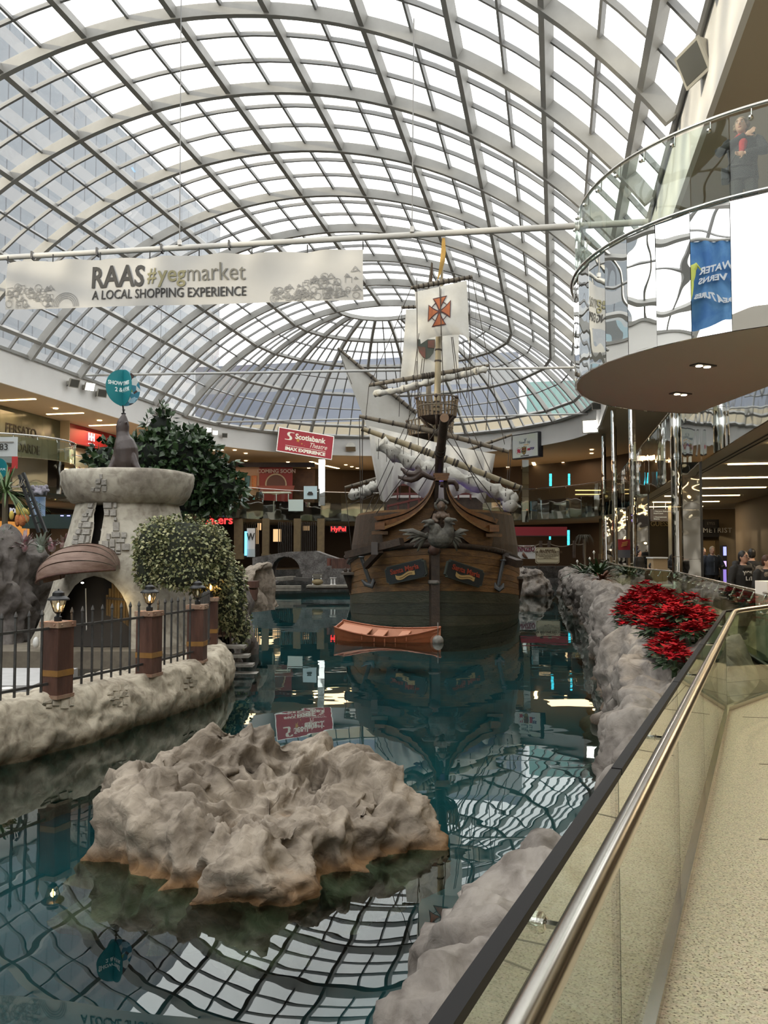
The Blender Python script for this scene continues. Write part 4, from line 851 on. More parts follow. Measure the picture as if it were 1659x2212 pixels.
for px, py, a, b, m_ in ((25, 1113, 5, 10, cy), (40, 1100, 6, 14, cy), (51, 1106, 6, 10, cy), (62, 1105, 7, 8, cy), (38, 1124, 6, 14, co), (48, 1124, 8, 14, co), (57, 1120, 6, 10, co)): k = 26/F; MB().ell(PX(px, py, 26), (a*k, a*k, b*k), n=12, m=9).build('lobe', m_, cor, True)
gc = thing('grey_coral', PX(85, 1065, 27), 'lumpy grey purple coral cloud above the blue poster', 'sculpture'); gm = M('grey coral', (.17, .16, .19), .85, col2=(.26, .25, .29), ns=4)
mb = MB(); k = 27/F
for _ in range(46): mb.ell(PX(rnd.uniform(66, 104), rnd.uniform(1050, 1066), 27+rnd.uniform(-.2, .2)), k*rnd.uniform(3, 5.5), n=8, m=6)
for q in range(9): a = PX(68+q*4, 1062, 27); mb.tube([a, a+V((0, 0, -.14))], [k*2.5, k*.8], 6)
fused('lobes', mb, gm, gc, .025, 1)
po = thing('blue_poster', PX(81, 1095, 27.4), 'tall blue poster with a dark plant picture under the grey coral', 'poster'); MB().box(PX(81, 1094, 27.4), (33*27.4/F, .05, 42*27.4/F)).build('board', M('poster blue', (.16, .28, .52), .5, col2=(.34, .44, .58), ns=1.5), po)
mb = MB(); leafcloud(mb, [blob(84, 1092, 8, 8, 27.35), blob(86, 1106, 6, 8, 27.35)], 40, .09, .05, seed=9); mb.build('printed_plant', [M('printed leaf', (.03, .05, .03), .6), M('printed leaf light', (.10, .14, .03), .6)], po, kind='stuff')
# pale boulder, brown beam ends and dock right of the ivy
rockwall('pale_boulder', [(-4.75, 26.5), (-4.2, 25.6), (-3.85, 25.9), (-3.75, 27.4)], -.2, [1.1, 1.15, .75, .2], .09, 'pale boulder jutting out beside the trailing ivy', 4., rockI, .25, 1.0)
for px, py, w_, h_, lb in ((546, 1262, 22, 14, 'upper brown beam end under the pale boulder'), (544, 1284, 22, 22, 'lower brown beam end at the water under the boulder')): tag(MB().box(PX(px, py, 25.5), (w_*25.5/F, .6, h_*25.5/F)).build('beam_end', rust), lb, 'beam')
# ================================================================ the wooden carrack
SX, SY = 1.84, 30.4; SAx = V((.06, .998, 0)); SBx = V((.998, -.06, 0))
def SH(s, b, z): return V((SX, SY, ZW+z))+SAx*s+SBx*b
ship = thing('sailing_ship', SH(8, 0, 0), 'old wooden sailing ship facing bow on with furled and hanging white sails', 'ship')
woods = [M('hull wood amber', (.22, .11, .034), .55, col2=(.10, .053, .02), ns=2.2, stretch=(1, .35, 3), bump=.3, bs=9), M('hull wood brown', (.17, .085, .028), .55, col2=(.085, .045, .019), ns=2.5, stretch=(1, .35, 3), bump=.3, bs=9), M('hull wood worn', (.24, .125, .043), .6, col2=(.08, .045, .022), ns=1.8, stretch=(1, .35, 3), bump=.3, bs=9)]
greens = [M('dark green hull paint', (.026, .030, .016), .5, col2=(.048, .046, .028), ns=2.5, stretch=(1, .4, 2.5), bump=.3, bs=8), M('dark green hull paint worn', (.033, .036, .022), .55, col2=(.016, .019, .012), ns=3, stretch=(1, .4, 2.5), bump=.3, bs=8)]
darkW = M('dark ship timber', (.028, .018, .012), .6, col2=(.055, .034, .022), ns=4, bump=.2, bs=14); railW = M('varnished rail timber', (.17, .072, .022), .45, col2=(.085, .036, .014), ns=3, stretch=(1, 1, 1.5))
mastM = M('pale mast timber', (.26, .22, .14), .6, col2=(.17, .14, .085), ns=4, stretch=(1, 1, .3)); yardM = M('weathered yard timber', (.15, .125, .09), .65, col2=(.09, .075, .055), ns=4)
ropeM = M('dark tarred rope', (.035, .028, .022), .85); sailM = M('sailcloth', (.52, .51, .475), .8, col2=(.46, .445, .405), ns=1.2, bump=.12, bs=3); sail2 = M('furled sailcloth', (.46, .45, .41), .85, col2=(.36, .345, .305), ns=4, bump=.5, bs=7)
LB = 6.4
def half(s, z):
    B = 3.66-.05*max(z-2.6, 0)**2*1.6-.10*max(.6-z, 0)**1.5; f = s/LB; f = max(0., min(1., f)); w = (1-(1-f)**2.15)**(1/2.0)
    if s > 14: w *= 1-.2*((s-14)/8)**2
    return B*w
def HP(s, b, z): return SH(s-.06*z, b, z)
def zw(s): return max(2.86-.15*s, 2.15)+max(0, s-10)*.06
SS = [0, .03, .1, .22, .4, .65, 1, 1.4, 1.9, 2.5, 3.2, 4, 5, 6.4, 8, 10, 12, 15, 18, 21]
def strake(q0, q1, side, mat, up=False, proud=0., name='plank'):
    mb = MB(); g = .006
    rows = []
    for s in SS:
        if up: f = lambda q: zw(s)+.2+(4.3-zw(s)-.2)*q+.02*s*(q > .9)*0
        else: f = lambda q: -1.0+q*(zw(s)+1.0)
        z0, z1 = f(q0)+g, f(q1)-g; s2 = s-.06*0; r = []
        for z, o in ((z0, -.03), (z0, proud), (z1, proud), (z1, -.03)): r.append(HP(s+(.10 if up else 0), side*max(half(s, z)+o-(.12 if up else 0), 0.), z))
        rows.append(r)
    mb.grid(rows if side > 0 else [r[::-1] for r in rows]); return mb.build(name, mat, ship, 40)
QL = [0, .13, .25, .36, .48, .594, .665, .735, .80, .868, .935, 1.0]
for side in (-1, 1):
    for k, (a, b) in enumerate(zip(QL, QL[1:])): strake(a, b, side, greens[k % 2] if k < 5 else woods[(k+(side > 0)) % 3], False, .018 if k % 2 else .008)
    for k in range(6): strake(k/6, (k+1)/6, side, woods[(k*2+(side > 0)) % 3], True, .018 if k % 2 else .006)
    # carved rope moulding along the wale
    P = [HP(s, side*(half(s, zw(s)+.1)+.03), zw(s)+.10) for s in SS]; mb = MB(); mb.tube(P, [(.09, .13)]*len(P), 8); mb.build('wale', darkW, ship, 50)
    mb = MB(); s = .3
    while s < 8: c = HP(s, side*(half(s, zw(s)+.1)+.11), zw(s)+.10); mb.ell(c, (.05, .05, .075), n=6, m=4); s += .14 if s < 3 else .2
    mb.build('wale_carving', M('carved moulding', (.05, .042, .036), .6), ship, kind='stuff')
# backing inside the seams, deck, stem
mb = MB()
for side in (-1, 1):
    g = [[HP(s+.05, side*max(half(s, z)-.06, 0), z) for z in (-1.4, 0, 1, 2, 3, 4.2)] for s in SS]; mb.grid(g if side > 0 else g[::-1])
g = [[SH(s+.3, half(s, 3.4)*x*.96, 3.4) for x in (-1, -.5, 0, .5, 1)] for s in SS]; mb.grid(g); mb.add([SH(21, half(21, z)*x, z) for x, z in ((-1, -1), (1, -1), (1, 4.2), (-1, 4.2))], [(0, 1, 2, 3)])
hb = mb.build('hull_lining', darkW, ship)
hullT = BVHTree.FromPolygons([V(v) for v in mb.v], mb.f)
mb = MB(); mb.tube([SH(.25, 0, -1.4), SH(-.10, 0, -.2), SH(-.2, 0, 1.2), SH(-.28, 0, 2.7)], [(.17, .26)]*4, 4); mb.build('stem_post', darkW, ship)
MB().lathe([(.02, -.05), (.16, .0), (.21, .12), (.20, .25), (.12, .36), (.02, .40)], SH(-.36, 0, 2.62), 12).build('stem_knob', M('worn stem knob', (.10, .05, .035), .5), ship, True)
for b in (-.17, .17): MB().ell(SH(-.40, b, 2.74), (.07, .06, .1), n=8, m=5).build('stem_bolt', darkW, ship, True)
MB().lathe([(.20, 0), (.24, .04), (.24, .1), (.20, .14)], SH(-.24, 0, 1.55), 10).build('stem_collar', M('pale collar', (.19, .17, .15), .6), ship)
# the two swept head rails and their cap
def shipS(b, B=3.45): x = min(abs(b)/B, .995); return LB*(1-(1-x**2.0)**(1/2.15))-.25
def PXS(x, y, d=0.): # a point on the bow contour
    b = 0.
    D = SY
    for _ in range(12): q = PX(x, y, D); b = (q-V((SX, SY, 0))).dot(SBx); D = SY+.998*(shipS(b)-d)-.06*b
    return PX(x, y, D)
RL = [[(937, 1038), (923, 1067), (903, 1087), (874, 1103), (839, 1112), (807, 1116)], [(942, 1042), (932, 1068), (915, 1094), (888, 1117), (862, 1131), (830, 1144)]]
RR = [[(966, 1038), (975, 1067), (992, 1087), (1015, 1101), (1041, 1110), (1077, 1122)], [(962, 1044), (969, 1075), (987, 1104), (1010, 1125), (1036, 1141), (1062, 1152)]]
def smooth(pts, n):
    out = []; k = len(pts)-1
    for i in range(n+1):
        t = min(i/n*k, k-1e-6); j = int(t); f = t-j; p0, p1, p2, p3 = [pts[min(max(q, 0), k)] for q in (j-1, j, j+1, j+2)]
        out.append(tuple(.5*(2*b+(c-a)*f+(2*a-5*b+4*c-d)*f*f+(3*b-a-3*c+d)*f**3) for a, b, c, d in zip(p0, p1, p2, p3)))
    return out
for RLs in (RL, RR):
    U = smooth(RLs[0], 22); Lo = smooth(RLs[1], 22)
    for f0, f1, d, m_ in ((0, .30, .46, railW), (.30, .42, .30, darkW), (.42, .80, .40, railW), (.80, 1.0, .50, woods[0])):
        rows = []
        for u, l in zip(U, Lo):
            a = (u[0]+(l[0]-u[0])*f0, u[1]+(l[1]-u[1])*f0); b = (u[0]+(l[0]-u[0])*f1, u[1]+(l[1]-u[1])*f1)
            rows.append([PXS(*a, d=0), PXS(*a, d=d), PXS(*b, d=d), PXS(*b, d=0)])
        mb = MB(); mb.grid(rows if RLs is RR else [r[::-1] for r in rows]); mb.build('head_rail', m_, ship, 40)
    # knee timber closing the gap between head rail and planking
    rows = [[PXS(u[0]+(l[0]-u[0])*.5, u[1]+(l[1]-u[1])*.5, d=.12), PXS(l[0], min(l[1]+46, 1180), d=.02)] for u, l in zip(U, Lo)]
    mb = MB(); mb.grid(rows); mb.build('head_planking', woods[1], ship)
D0 = 29.6
for y0, y1, x0, x1 in ((1023, 1028, 936, 970), (1028, 1034, 938, 968), (1034, 1039, 940, 966)): c = PX((x0+x1)/2, (y0+y1)/2, D0); MB().box(c, ((x1-x0)*D0/F, .5, (y1-y0)*D0/F*.96)).build('cap_block', railW, ship)
for x0, x1, xx in ((940, 948, 950), (958, 966, 956)): MB().bar(PX((x0+x1)/2, 1037, D0+.1), PX((x0+x1)/2-(953-(x0+x1)/2)*.3, 1085, D0+.5), .14, .3, up=V((0, 1, 0))).build('cap_post', darkW, ship)
for x0, x1, y0, y1 in ((803, 838, 1124, 1150), (1048, 1082, 1130, 1154)):
    c = PXS((x0+x1)/2, (y0+y1)/2, .35); D = c.y; MB().box(c, ((x1-x0)*.6*D/F, .8, (y1-y0)*.6*D/F)).build('cathead_block', railW, ship); MB().box(c+V((0, -.05, -.25)), ((x1-x0)*D/F, .5, .12)).build('cathead_step', woods[1], ship)
    MB().tube([c+V((.5 if x0 < 900 else -.5, .1, .1)), c+V((.55 if x0 < 900 else -.55, .1, -1.0)), c+V((.5 if x0 < 900 else -.5, .15, -1.5))], [.12, .10, .05], 8).build('hanging_knee', darkW, ship, True)
# name boards
redT = M('red name lettering', (.24, .035, .015), .5); plaq = M('dark name board', (.010, .013, .014), .45); plaB = M('board border', (.05, .06, .05), .5); ribM = M('tan scroll', (.36, .24, .09), .6); inkM = M('scroll ink', (.06, .03, .01), .7)
for (ax, ay), (bx, by) in (((833, 1245), (919, 1225)), ((965, 1226), (1044, 1252))):
    A, B = PXS(ax, ay, .40), PXS(bx, by, .40); r = (B-A); L = r.length; f = frame((A+B)/2, r); f2 = f
    def loc(x, z, y): return f @ V((x, z, y))
    h = .33; c_ = .09; w_ = L/2
    def board(w, h, z0, mat, nm, th): MB().prism([loc(*p, z0) for p in ((-w+c_, -h), (w-c_, -h), (w-c_, -h+.05), (w, -h+c_), (w, h-c_), (w-c_, h-.05), (w-c_, h), (-w+c_, h), (-w+c_, h-.05), (-w, h-c_), (-w, -h+c_), (-w+c_, -h+.05))], f.col[2][:3], th).build(nm, mat, ship)
    board(w_, h, .0, plaB, 'name_board_border', .12); board(w_-.03, h-.03, .02, plaq, 'name_board', .06)
    text('name_lettering', 'Santa Maria', f @ Matrix.Translation((0, .09, .03)), .27, redT, ship, .012, bold=.006, sx=.98)
    sc = [(-.42+.84*k/16, -.13+.05*sin(k/16*6.28)*-1+(.03 if k in (0, 16) else 0)) for k in range(17)]; rows = [[loc(x, z-.075, .045), loc(x, z+.075, .045)] for x, z in sc]; mb = MB(); mb.grid(rows); mb.grid([[q+V(f.col[2][:3])*-.03 for q in r_] for r_ in rows]); mb.build('name_scroll', ribM, ship)
    mb = MB(); [mb.bar(loc(x0, z0-.01, .05), loc(x1, z1-.01, .05), .02, .006, up=f.col[2][:3]) for (x0, z0), (x1, z1) in zip(sc[3:14], sc[4:15])]; mb.build('scroll_line', inkM, ship, kind='stuff')
# catheads, channels and anchors
for p, q, w in (((750, 1199), (868, 1170), .26), ((1060, 1196), (1122, 1218), .28)): MB().bar(PX(*p, 31.2 if p[0] < 900 else 33), PX(*q, 29.9 if p[0] < 900 else 31.2), .3, w).build('cathead', darkW, ship); c = PX((p[0]+q[0])/2, (p[1]+q[1])/2, 30.4 if p[0] < 900 else 32.0); MB().box(c, (.24, .4, .46)).build('cathead_strap', M('worn strap', (.07, .06, .055), .6), ship)
MB().bar(PX(790, 1224, 31.6), PX(822, 1190, 31.0), .22, .2).build('cathead_brace', darkW, ship)
for x0, x1, y in ((739, 786, 1238), (1092, 1122, 1247)):
    D = 34.6; c = PX((x0+x1)/2, y, D); MB().box(c, ((x1-x0)*D/F, 1.6, .10)).build('channel', M('channel plank', (.09, .075, .06), .7), ship); MB().hexa([c+V(v) for v in ((-.1, 0, -.9), (.3, 0, -.9), (.3, .2, -.9), (-.1, .2, -.9), (-.4, -.3, -.05), (.4, -.3, -.05), (.4, .3, -.05), (-.4, .3, -.05))]).build('channel_knee', darkW, ship)
    for k in range(4):
        q = c+V((-.3+.2*k if x0 < 900 else -.2+.15*k, .2*k-.3, .12)); mb = MB(); mb.ell(q, (.10, .06, .10), n=8, m=6).ell(q+V((0, 0, .55)), (.09, .06, .09), n=8, m=6); mb.tube([q, q+V((0, 0, .55))], .02, 5); fused('deadeye', mb, darkW, ship, .03, 1)
anM = M('grey anchor iron', (.09, .095, .10), .5, .4)
for pts, cx_ in ((((781, 1205), (790, 1232), (799, 1258)), ((781, 1252), (790, 1262), (803, 1266), (807, 1256), (806, 1250))), (((1087, 1212), (1081, 1240), (1076, 1266)), ((1069, 1258), (1070, 1268), (1078, 1274), (1086, 1268), (1088, 1260)))):
    t = MB(); t.tube([PX(*p, 31.6) for p in pts], .075, 8); t.tube([PX(*p, 31.5) for p in cx_], [.03, .09, .11, .09, .03], 8); t.lathe([(.10, 0), (.12, .03), (.10, .06)], PX(*pts[0], 31.6), 8); t.build('anchor', anM, ship, 40)
# figurehead: two headed bird with spread wings and a bust above
fgM = M('weathered carving', (.11, .105, .085), .7, col2=(.05, .046, .038), ns=6, bump=.3, bs=14); fgL = M('weathered carving light', (.20, .195, .155), .7, col2=(.09, .085, .07), ns=5, bump=.3, bs=14); D = 29.2; k = D/F
mb = MB(); mb.ell(PX(952, 1163, D), (29*k, .34, 22*k)).ell(PX(941, 1150, D-.05), (14*k, .25, 20*k)).ell(PX(969, 1150, D-.05), (13*k, .25, 20*k))
for sg, hx, hy, nx in ((-1, 930, 1130, 940), (1, 968, 1126, 970)):
    mb.tube([PX(nx, 1160, D), PX(nx-sg*1, 1146, D-.1), PX(hx, hy+3, D-.15), PX(hx, hy-2, D-.18)], [.19, .16, .13, .12], 10); h = PX(hx, hy-2, D-.2); mb.ell(h, (.15, .13, .12)); mb.tube([h+V((sg*.08, -.02, .02)), h+V((sg*.25, -.05, .02)), h+V((sg*.36, -.06, -.05))], [.08, .055, .01], 8); mb.tube([h+V((sg*.06, -.02, -.08)), h+V((sg*.22, -.05, -.14)), h+V((sg*.27, -.05, -.15))], [.055, .04, .01], 8)
fused('figurehead_bird', mb, fgM, ship, .028, 2)
for sg in (-1, 1):
    for j in range(6):
        a = PX(950+sg*24, 1160-j*1.5, D+.05); e = PX(950+sg*(88-j*8)+(0 if sg < 0 else -26+j*3), 1146+j*9-(0), D-.1+.04*j); m = a.lerp(e, .55)+V((0, 0, .10)); MB().tube([a, m, e], [(.10, .05), (.12, .05), (.02, .02)], 8).build('wing_feather', fgL if j % 2 else fgM, ship, True)
mb = MB(); D = 29.5; k = D/F; mb.ell(PX(953, 1094, D), (9*k, .15, 12*k)); mb.tube([PX(953, 1103, D), PX(953, 1112, D+.05), PX(953, 1128, D+.15)], [.08, .26, .22], 10)
for sg in (-1, 1): mb.tube([PX(953+sg*12, 1111, D), PX(953+sg*16, 1122, D-.05), PX(953+sg*6, 1128, D-.2)], [.10, .085, .06], 8); mb.ell(PX(953+sg*6, 1116, D-.16), .10)
mb.ell(PX(953, 1096, D-.15), (.03, .05, .04)); fused('figurehead_bust', mb, M('bust carving', (.12, .075, .045), .6, col2=(.06, .04, .028), ns=6), ship, .022, 2)
mb = MB()
for j in range(34): a = rnd.uniform(0, 6.28); mb.ell(PX(953+13*cos(a)*rnd.uniform(.75, 1.15), 1091+13*sin(a)*rnd.uniform(.8, 1.1)*(1 if sin(a) < .3 else .9), D+.08), .055, n=7, m=5)
fused('figurehead_hair', mb, fgM, ship, .025, 1)
# carved beasts beside the cap
bs = M('dark carved beast', (.05, .028, .02), .55, col2=(.03, .018, .013), ns=5); D = 31
for name_, chains in (('carved_beast', ([(870, 1013), (875, 1020), (884, 1024), (896, 1025), (906, 1019)], [(865, 1031), (874, 1035), (888, 1037), (898, 1033), (908, 1024)], [(904, 1020), (915, 1024), (928, 1031), (945, 1036)], [(906, 1018), (903, 1011), (899, 1007)])), ('carved_beast', ([(952, 1040), (968, 1041), (980, 1041), (986, 1047), (988, 1056)], [(952, 1046), (962, 1050)]))):
    mb = MB()
    for ch in chains: n_ = len(ch); mb.tube([PX(*p, D) for p in ch], [.07+.09*(i/(n_-1)) if ch[0][0] < 940 and ch[0][0] not in (904, 906) else .13-.05*i/(n_-1) for i in range(n_)], 8)
    for (cx2, cy2) in ([(870, 1013), (865, 1031)] if len(chains) > 2 else [(988, 1056)]):
        for j in range(3): a = PX(cx2, cy2, D); mb.tube([a, a+V((-.06+.05*j if cx2 > 900 else -.10, -.03, .07-.07*j if cx2 < 900 else -.10))], [.045, .015], 6)
    fused(name_, mb, bs, ship, .025, 2)
# ---------------------------------------------------------------- masts, yards, tops
DM, DN = 39.0, 47.0
def spar(name, pts, D, r, mat, rings=(), ends=True):
    P = [PX(*p, d) for p, d in zip(pts, D if isinstance(D, (list, tuple)) else [D]*len(pts))]; o = MB().tube(P, r, 12).build(name, mat, ship, 50); rr = r if not isinstance(r, (list, tuple)) else r[0]
    if rings:
        mb = MB()
        for f in rings: i = min(int(f*(len(P)-1)), len(P)-2); g = f*(len(P)-1)-i; q = P[i].lerp(P[i+1], g); t = (P[i+1]-P[i]).normalized(); R_ = (r[i]*(1-g)+r[i+1]*g) if isinstance(r, (list, tuple)) else r; mb.tube([q-t*.035, q+t*.035], R_*1.2, 10)
        mb.build('rope_binding', ropeM, o, kind='stuff')
    return o
def at3(pts, f):
    i = min(int(f*(len(pts)-1)), len(pts)-2); g = f*(len(pts)-1)-i; return (pts[i][0]*(1-g)+pts[i+1][0]*g, pts[i][1]*(1-g)+pts[i+1][1]*g)
R12 = [(.5+i)/12 for i in range(12)]
spar('mast', [(948, 1100), (946, 1000), (944, 890), (946, 800), (948, 700)], DM, [.19, .18, .165, .15, .135], mastM, (.50, .53, .56, .80, .86))
spar('topmast', [(951, 735), (954, 612), (957, 514)], DM+.2, [.10, .075, .03], mastM, (.35, .5))
spar('mast', [(930, 1090), (927, 940), (925, 740), (926, 620), (932, 566)], DN, [.2, .18, .12, .06, .02], yardM, (.3, .5, .6))
spar('yard', [(888, 622), (952, 610), (1020, 598)], DM-.3, [.085, .115, .085], yardM, R12)
spar('yard', [(867, 664), (930, 662), (995, 660)], DN-.3, [.08, .11, .08], yardM, R12)
spar('yard', [(797, 832), (925, 811), (1057, 789)], DM+.6, [.085, .125, .07], yardM, R12+[.45, .47, .49, .51, .53])
spar('yard', [(776, 899), (951, 935), (1099, 976)], DM-.4, [.09, .135, .085], yardM, R12+[.46, .48, .5, .52])
spar('yard', [(783, 926), (900, 968), (1000, 1006), (1127, 1055)], 35.2, [.10, .14, .14, .105], mastM, R12+[.0, .99, .40, .42, .60, .62])
spar('yard', [(745, 1053), (930, 1000), (1106, 939)], 45.5, [.07, .12, .07], yardM, R12)
spar('lateen_yard', [(730, 752), (828, 835), (900, 893)], 50, [.08, .12, .12], yardM, R12)
spar('bowsprit', [(960, 903), (956, 940), (950, 985), (947, 1040)], [27.2, 28.4, 29.9, 32.5], [.15, .16, .165, .17], darkW, (.55, .6, .62))
MB().tube([PX(960, 902.5, 27.15), PX(960, 903, 27.2)], .15, 14).build('bowsprit_end', M('pale cut end', (.24, .15, .09), .7), ship)
def top(cx, yr, yb, D, rad, slats):
    c1, c0 = PX(cx, yr, D), PX(cx, yb, D); h = c1.z-c0.z; c0 = V((c1.x, c1.y, c0.z)); o = MB().lathe([(.2, -.35), (rad*.75, -.08), (rad*.9, 0), (rad*.9, .06), (.2, .06)], c0, 24).build('crows_nest', darkW, ship, 40)
    for z, R_ in ((h, rad), (h*.55, rad*.96)): MB().tube([c0+V((R_*cos(2*pi*i/24), R_*sin(2*pi*i/24), z)) for i in range(24)], .035, 6, closed=True).build('rim', yardM, o, True)
    sm = M('nest slat', (.14, .095, .05), .6, col2=(.08, .055, .03), ns=4)
    for i in range(slats): a = 2*pi*i/slats; d = V((cos(a), sin(a), 0)); MB().bar(c0+d*rad*.9, c0+d*rad+V((0, 0, h)), .035, .07, up=V((-d.y, d.x, 0))).build('slat', sm, o)
    for i in range(6): a = 2*pi*(i+.4)/6; d = V((cos(a), sin(a), 0)); MB().tube([c0+d*.15+V((0, 0, -.6)), c0+d*rad*.5+V((0, 0, -.38)), c0+d*rad*.88+V((0, 0, -.02))], .06, 6).build('knee', darkW, o, True); MB().ell(c0+d*rad*1.08+V((0, 0, h*.95)), .09, n=8, m=6).build('block', darkW, o, True)
top(944, 861, 902, DM, 1.0, 30); top(929, 912, 942, DN, 1.35, 30)
# ---------------------------------------------------------------- sails
def sail(name, rows, D, mat=sailM, belly=.3, nu=14, parent=ship, folds=0., fd=9.):
    """rows of picture points from head to foot, all hung about D metres off; belly swells towards the viewer"""
    sm_r = [smooth(r, nu) for r in rows]; cols = list(zip(*sm_r)); cols = [smooth(list(c), 12) for c in cols]; g = []
    for i, c in enumerate(cols):
        g.append([PX(x, y, D-belly*sin(pi*min(j/12, 1)*.85)*sin(pi*i/nu)-folds*sin(i*fd/nu*2+j*.15)*(.2+j/12)) for j, (x, y) in enumerate(c)])
    mb = MB(); mb.grid(g); o = mb.build(name, mat, parent, True); mb2 = MB(); mb2.grid(g); return o, BVHTree.FromPolygons([V(v) for v in mb2.v], mb2.f)
s1, t1 = sail('sail', [[(896, 631), (950, 619), (1008, 606)], [(901, 685), (952, 680), (1011, 670)], [(909, 743), (930, 730), (955, 726), (990, 723), (1006, 728), (1014, 742)]], DM-.5, belly=.25, folds=.03)
def onto(tree, x, y, off): r = ray(x, y).normalized(); h = tree.ray_cast(V((0, 0, E)), r); return (h[0] if h[0] is not None else PX(x, y, DM-.6))-r*off
crD, crO = M('cross border', (.065, .02, .018), .7), M('cross orange', (.33, .10, .03), .7, col2=(.27, .07, .025), ns=3)
CXx, CYy = 949, 672.5
for (ax, ay), (bx, by) in (((934.4, 645), (966, 638)), ((974, 647.5), (973, 687)), ((964, 701), (932, 707)), ((923.7, 696), (925.6, 658))):
    for sc, m_, off in ((1., crD, .03), (.80, crO, .045)):
        mx_, my_ = (ax+bx)/2, (ay+by)/2; ox, oy = (CXx-mx_)*.075, (CYy-my_)*.075
        A = (mx_+(ax-mx_)*sc+(ox if sc < 1 else 0), my_+(ay-my_)*sc+(oy if sc < 1 else 0)); B = (mx_+(bx-mx_)*sc+(ox if sc < 1 else 0), my_+(by-my_)*sc+(oy if sc < 1 else 0)); C = (CXx+(mx_-CXx)*(.02 if sc == 1 else .16), CYy+(my_-CYy)*(.02 if sc == 1 else .16)); wq = 2.6 if sc == 1 else 1.0
        px_, py_ = (bx-ax), (by-ay); l_ = math.hypot(px_, py_); px_, py_ = px_/l_*wq, py_/l_*wq; rows = []
        for i in range(9):
            f = i/8; w = (f**1.7); l = (C[0]-px_+(A[0]-(C[0]-px_))*f, C[1]-py_+(A[1]-(C[1]-py_))*f); r_ = (C[0]+px_+(B[0]-(C[0]+px_))*f, C[1]+py_+(B[1]-(C[1]+py_))*f); m2 = ((l[0]+r_[0])/2, (l[1]+r_[1])/2); g = .62+.38*f
            rows.append([onto(t1, m2[0]+(q[0]-m2[0])*g, m2[1]+(q[1]-m2[1])*g, off) for q in (l, m2, r_)])
        mb = MB(); mb.grid(rows); mb.build('cross_arm', m_, s1)
MB().tube([onto(t1, CXx+18.5*cos(2*pi*i/40), CYy+21*sin(2*pi*i/40)-3*cos(2*pi*i/40), .025) for i in range(40)], .018, 5, closed=True).build('cross_ring', crD, s1)
MB().tube([onto(t1, 952.5, y, .06) for y in (624, 650, 680, 710, 724)], .014, 5).build('sheet_line', ropeM, s1)
s2, t2 = sail('sail', [[(877, 669), (930, 666), (992, 664)], [(872, 740), (930, 742), (991, 738)], [(865, 816), (930, 812), (990, 802)]], DN-.4, belly=.2, folds=.05)
shR, shD = M('shield red', (.11, .03, .022), .6, col2=(.07, .04, .02), ns=4), M('shield dark', (.03, .038, .026), .6)
SHP = [(902, 733), (940, 733), (940, 748), (936, 762), (928, 772), (921, 776), (913, 771), (905, 760), (902, 748)]
MB().prism([PX(*p, DN-.75) for p in SHP[::-1]], (0, -1, 0), .06).build('shield', shD, s2)
for q in ([(903, 748), (919, 750), (919, 774), (912, 769), (905, 760)], [(924, 735), (939, 735), (939, 752), (924, 751)]): MB().prism([PX(*p, DN-.77) for p in q[::-1]], (0, -1, 0), .02).build('shield_quarter', shR, s2)
s3, t3 = sail('sail', [[(797, 920), (889, 942), (957, 959), (1070, 981)], [(803, 985), (880, 1000), (960, 1012), (1062, 1026)], [(822, 1080), (836, 1083), (861, 1050), (880, 1048), (918, 1078), (964, 1081), (1008, 1064), (1045, 1089)]], DM-.6, belly=.55, nu=40, folds=.11, fd=30)
s4, t4 = sail('lateen_sail', [[(734, 757), (736, 758), (737, 760)], [(745, 800), (775, 795), (803, 813)], [(765, 850), (805, 845), (850, 851)], [(787, 908), (840, 905), (897, 892)], [(800, 950), (850, 955), (897, 950)]], 50.2, belly=.1)
def furled(name, pts, D, r, seed, droop=None):
    q = random.Random(seed); P = smooth(pts, 40); Ds = [D+.08*sin(i*1.3) for i in range(41)]; R_ = [(r*(.75+.45*abs(sin(i*.78+seed))+q.uniform(-.08, .08)))*(1 if i < 36 else 1.0) for i in range(41)]
    R_[0] = R_[-1] = r*.3; vs = MB().tube([PX(x, y, d) for (x, y), d in zip(P, Ds)], R_, 14); vs.v = [tuple(V(v)+V((MN.noise(V(v)*5), MN.noise(V(v)*5+V((7, 0, 0))), MN.noise(V(v)*5+V((0, 7, 0)))))*r*.5) for v in vs.v]
    o = vs.build(name, sail2, ship, True); mb = MB()
    for i in range(4, 40, 4): x, y = P[i]; mb.tube([PX(x, y-14 if r > .2 else y-9, D-.1), PX(x, y, D-R_[i]*1.15), PX(x, y+4, D-R_[i]*.9)], .02, 5)
    mb.build('gasket', ropeM, o, kind='stuff'); return o
furled('furled_sail', [(817, 956), (850, 976), (890, 1000), (935, 1015), (985, 1031), (1040, 1050), (1085, 1068), (1100, 1075), (1103, 1086), (1094, 1100)], 35.0, .29, 1)
furled('furled_sail', [(807, 851), (860, 843), (925, 826), (985, 813), (1050, 797)], DM+.4, .15, 2)
furled('furled_sail', [(760, 1070), (785, 1063), (808, 1051), (830, 1045)], 45.3, .26, 3)
# pennants
yel = M('ochre pennant', (.42, .26, .06), .75, col2=(.34, .20, .045), ns=3); dkp = M('brown pennant', (.08, .05, .03), .8)
MB().grid([[PX(955, 514, DM), PX(961, 514, DM-.1)], [PX(953, 540, DM+.1), PX(963, 542, DM-.2)], [PX(950, 570, DM), PX(961, 565, DM-.25)], [PX(946, 595, DM), PX(953, 590, DM-.1)], [PX(944, 610, DM), PX(946, 604, DM)]]).build('pennant', yel, ship, True)
MB().grid([[PX(932, 567, DN), PX(935, 568, DN)], [PX(928, 590, DN), PX(935, 592, DN)], [PX(926, 612, DN), PX(933, 614, DN)]]).build('pennant', dkp, ship, True)
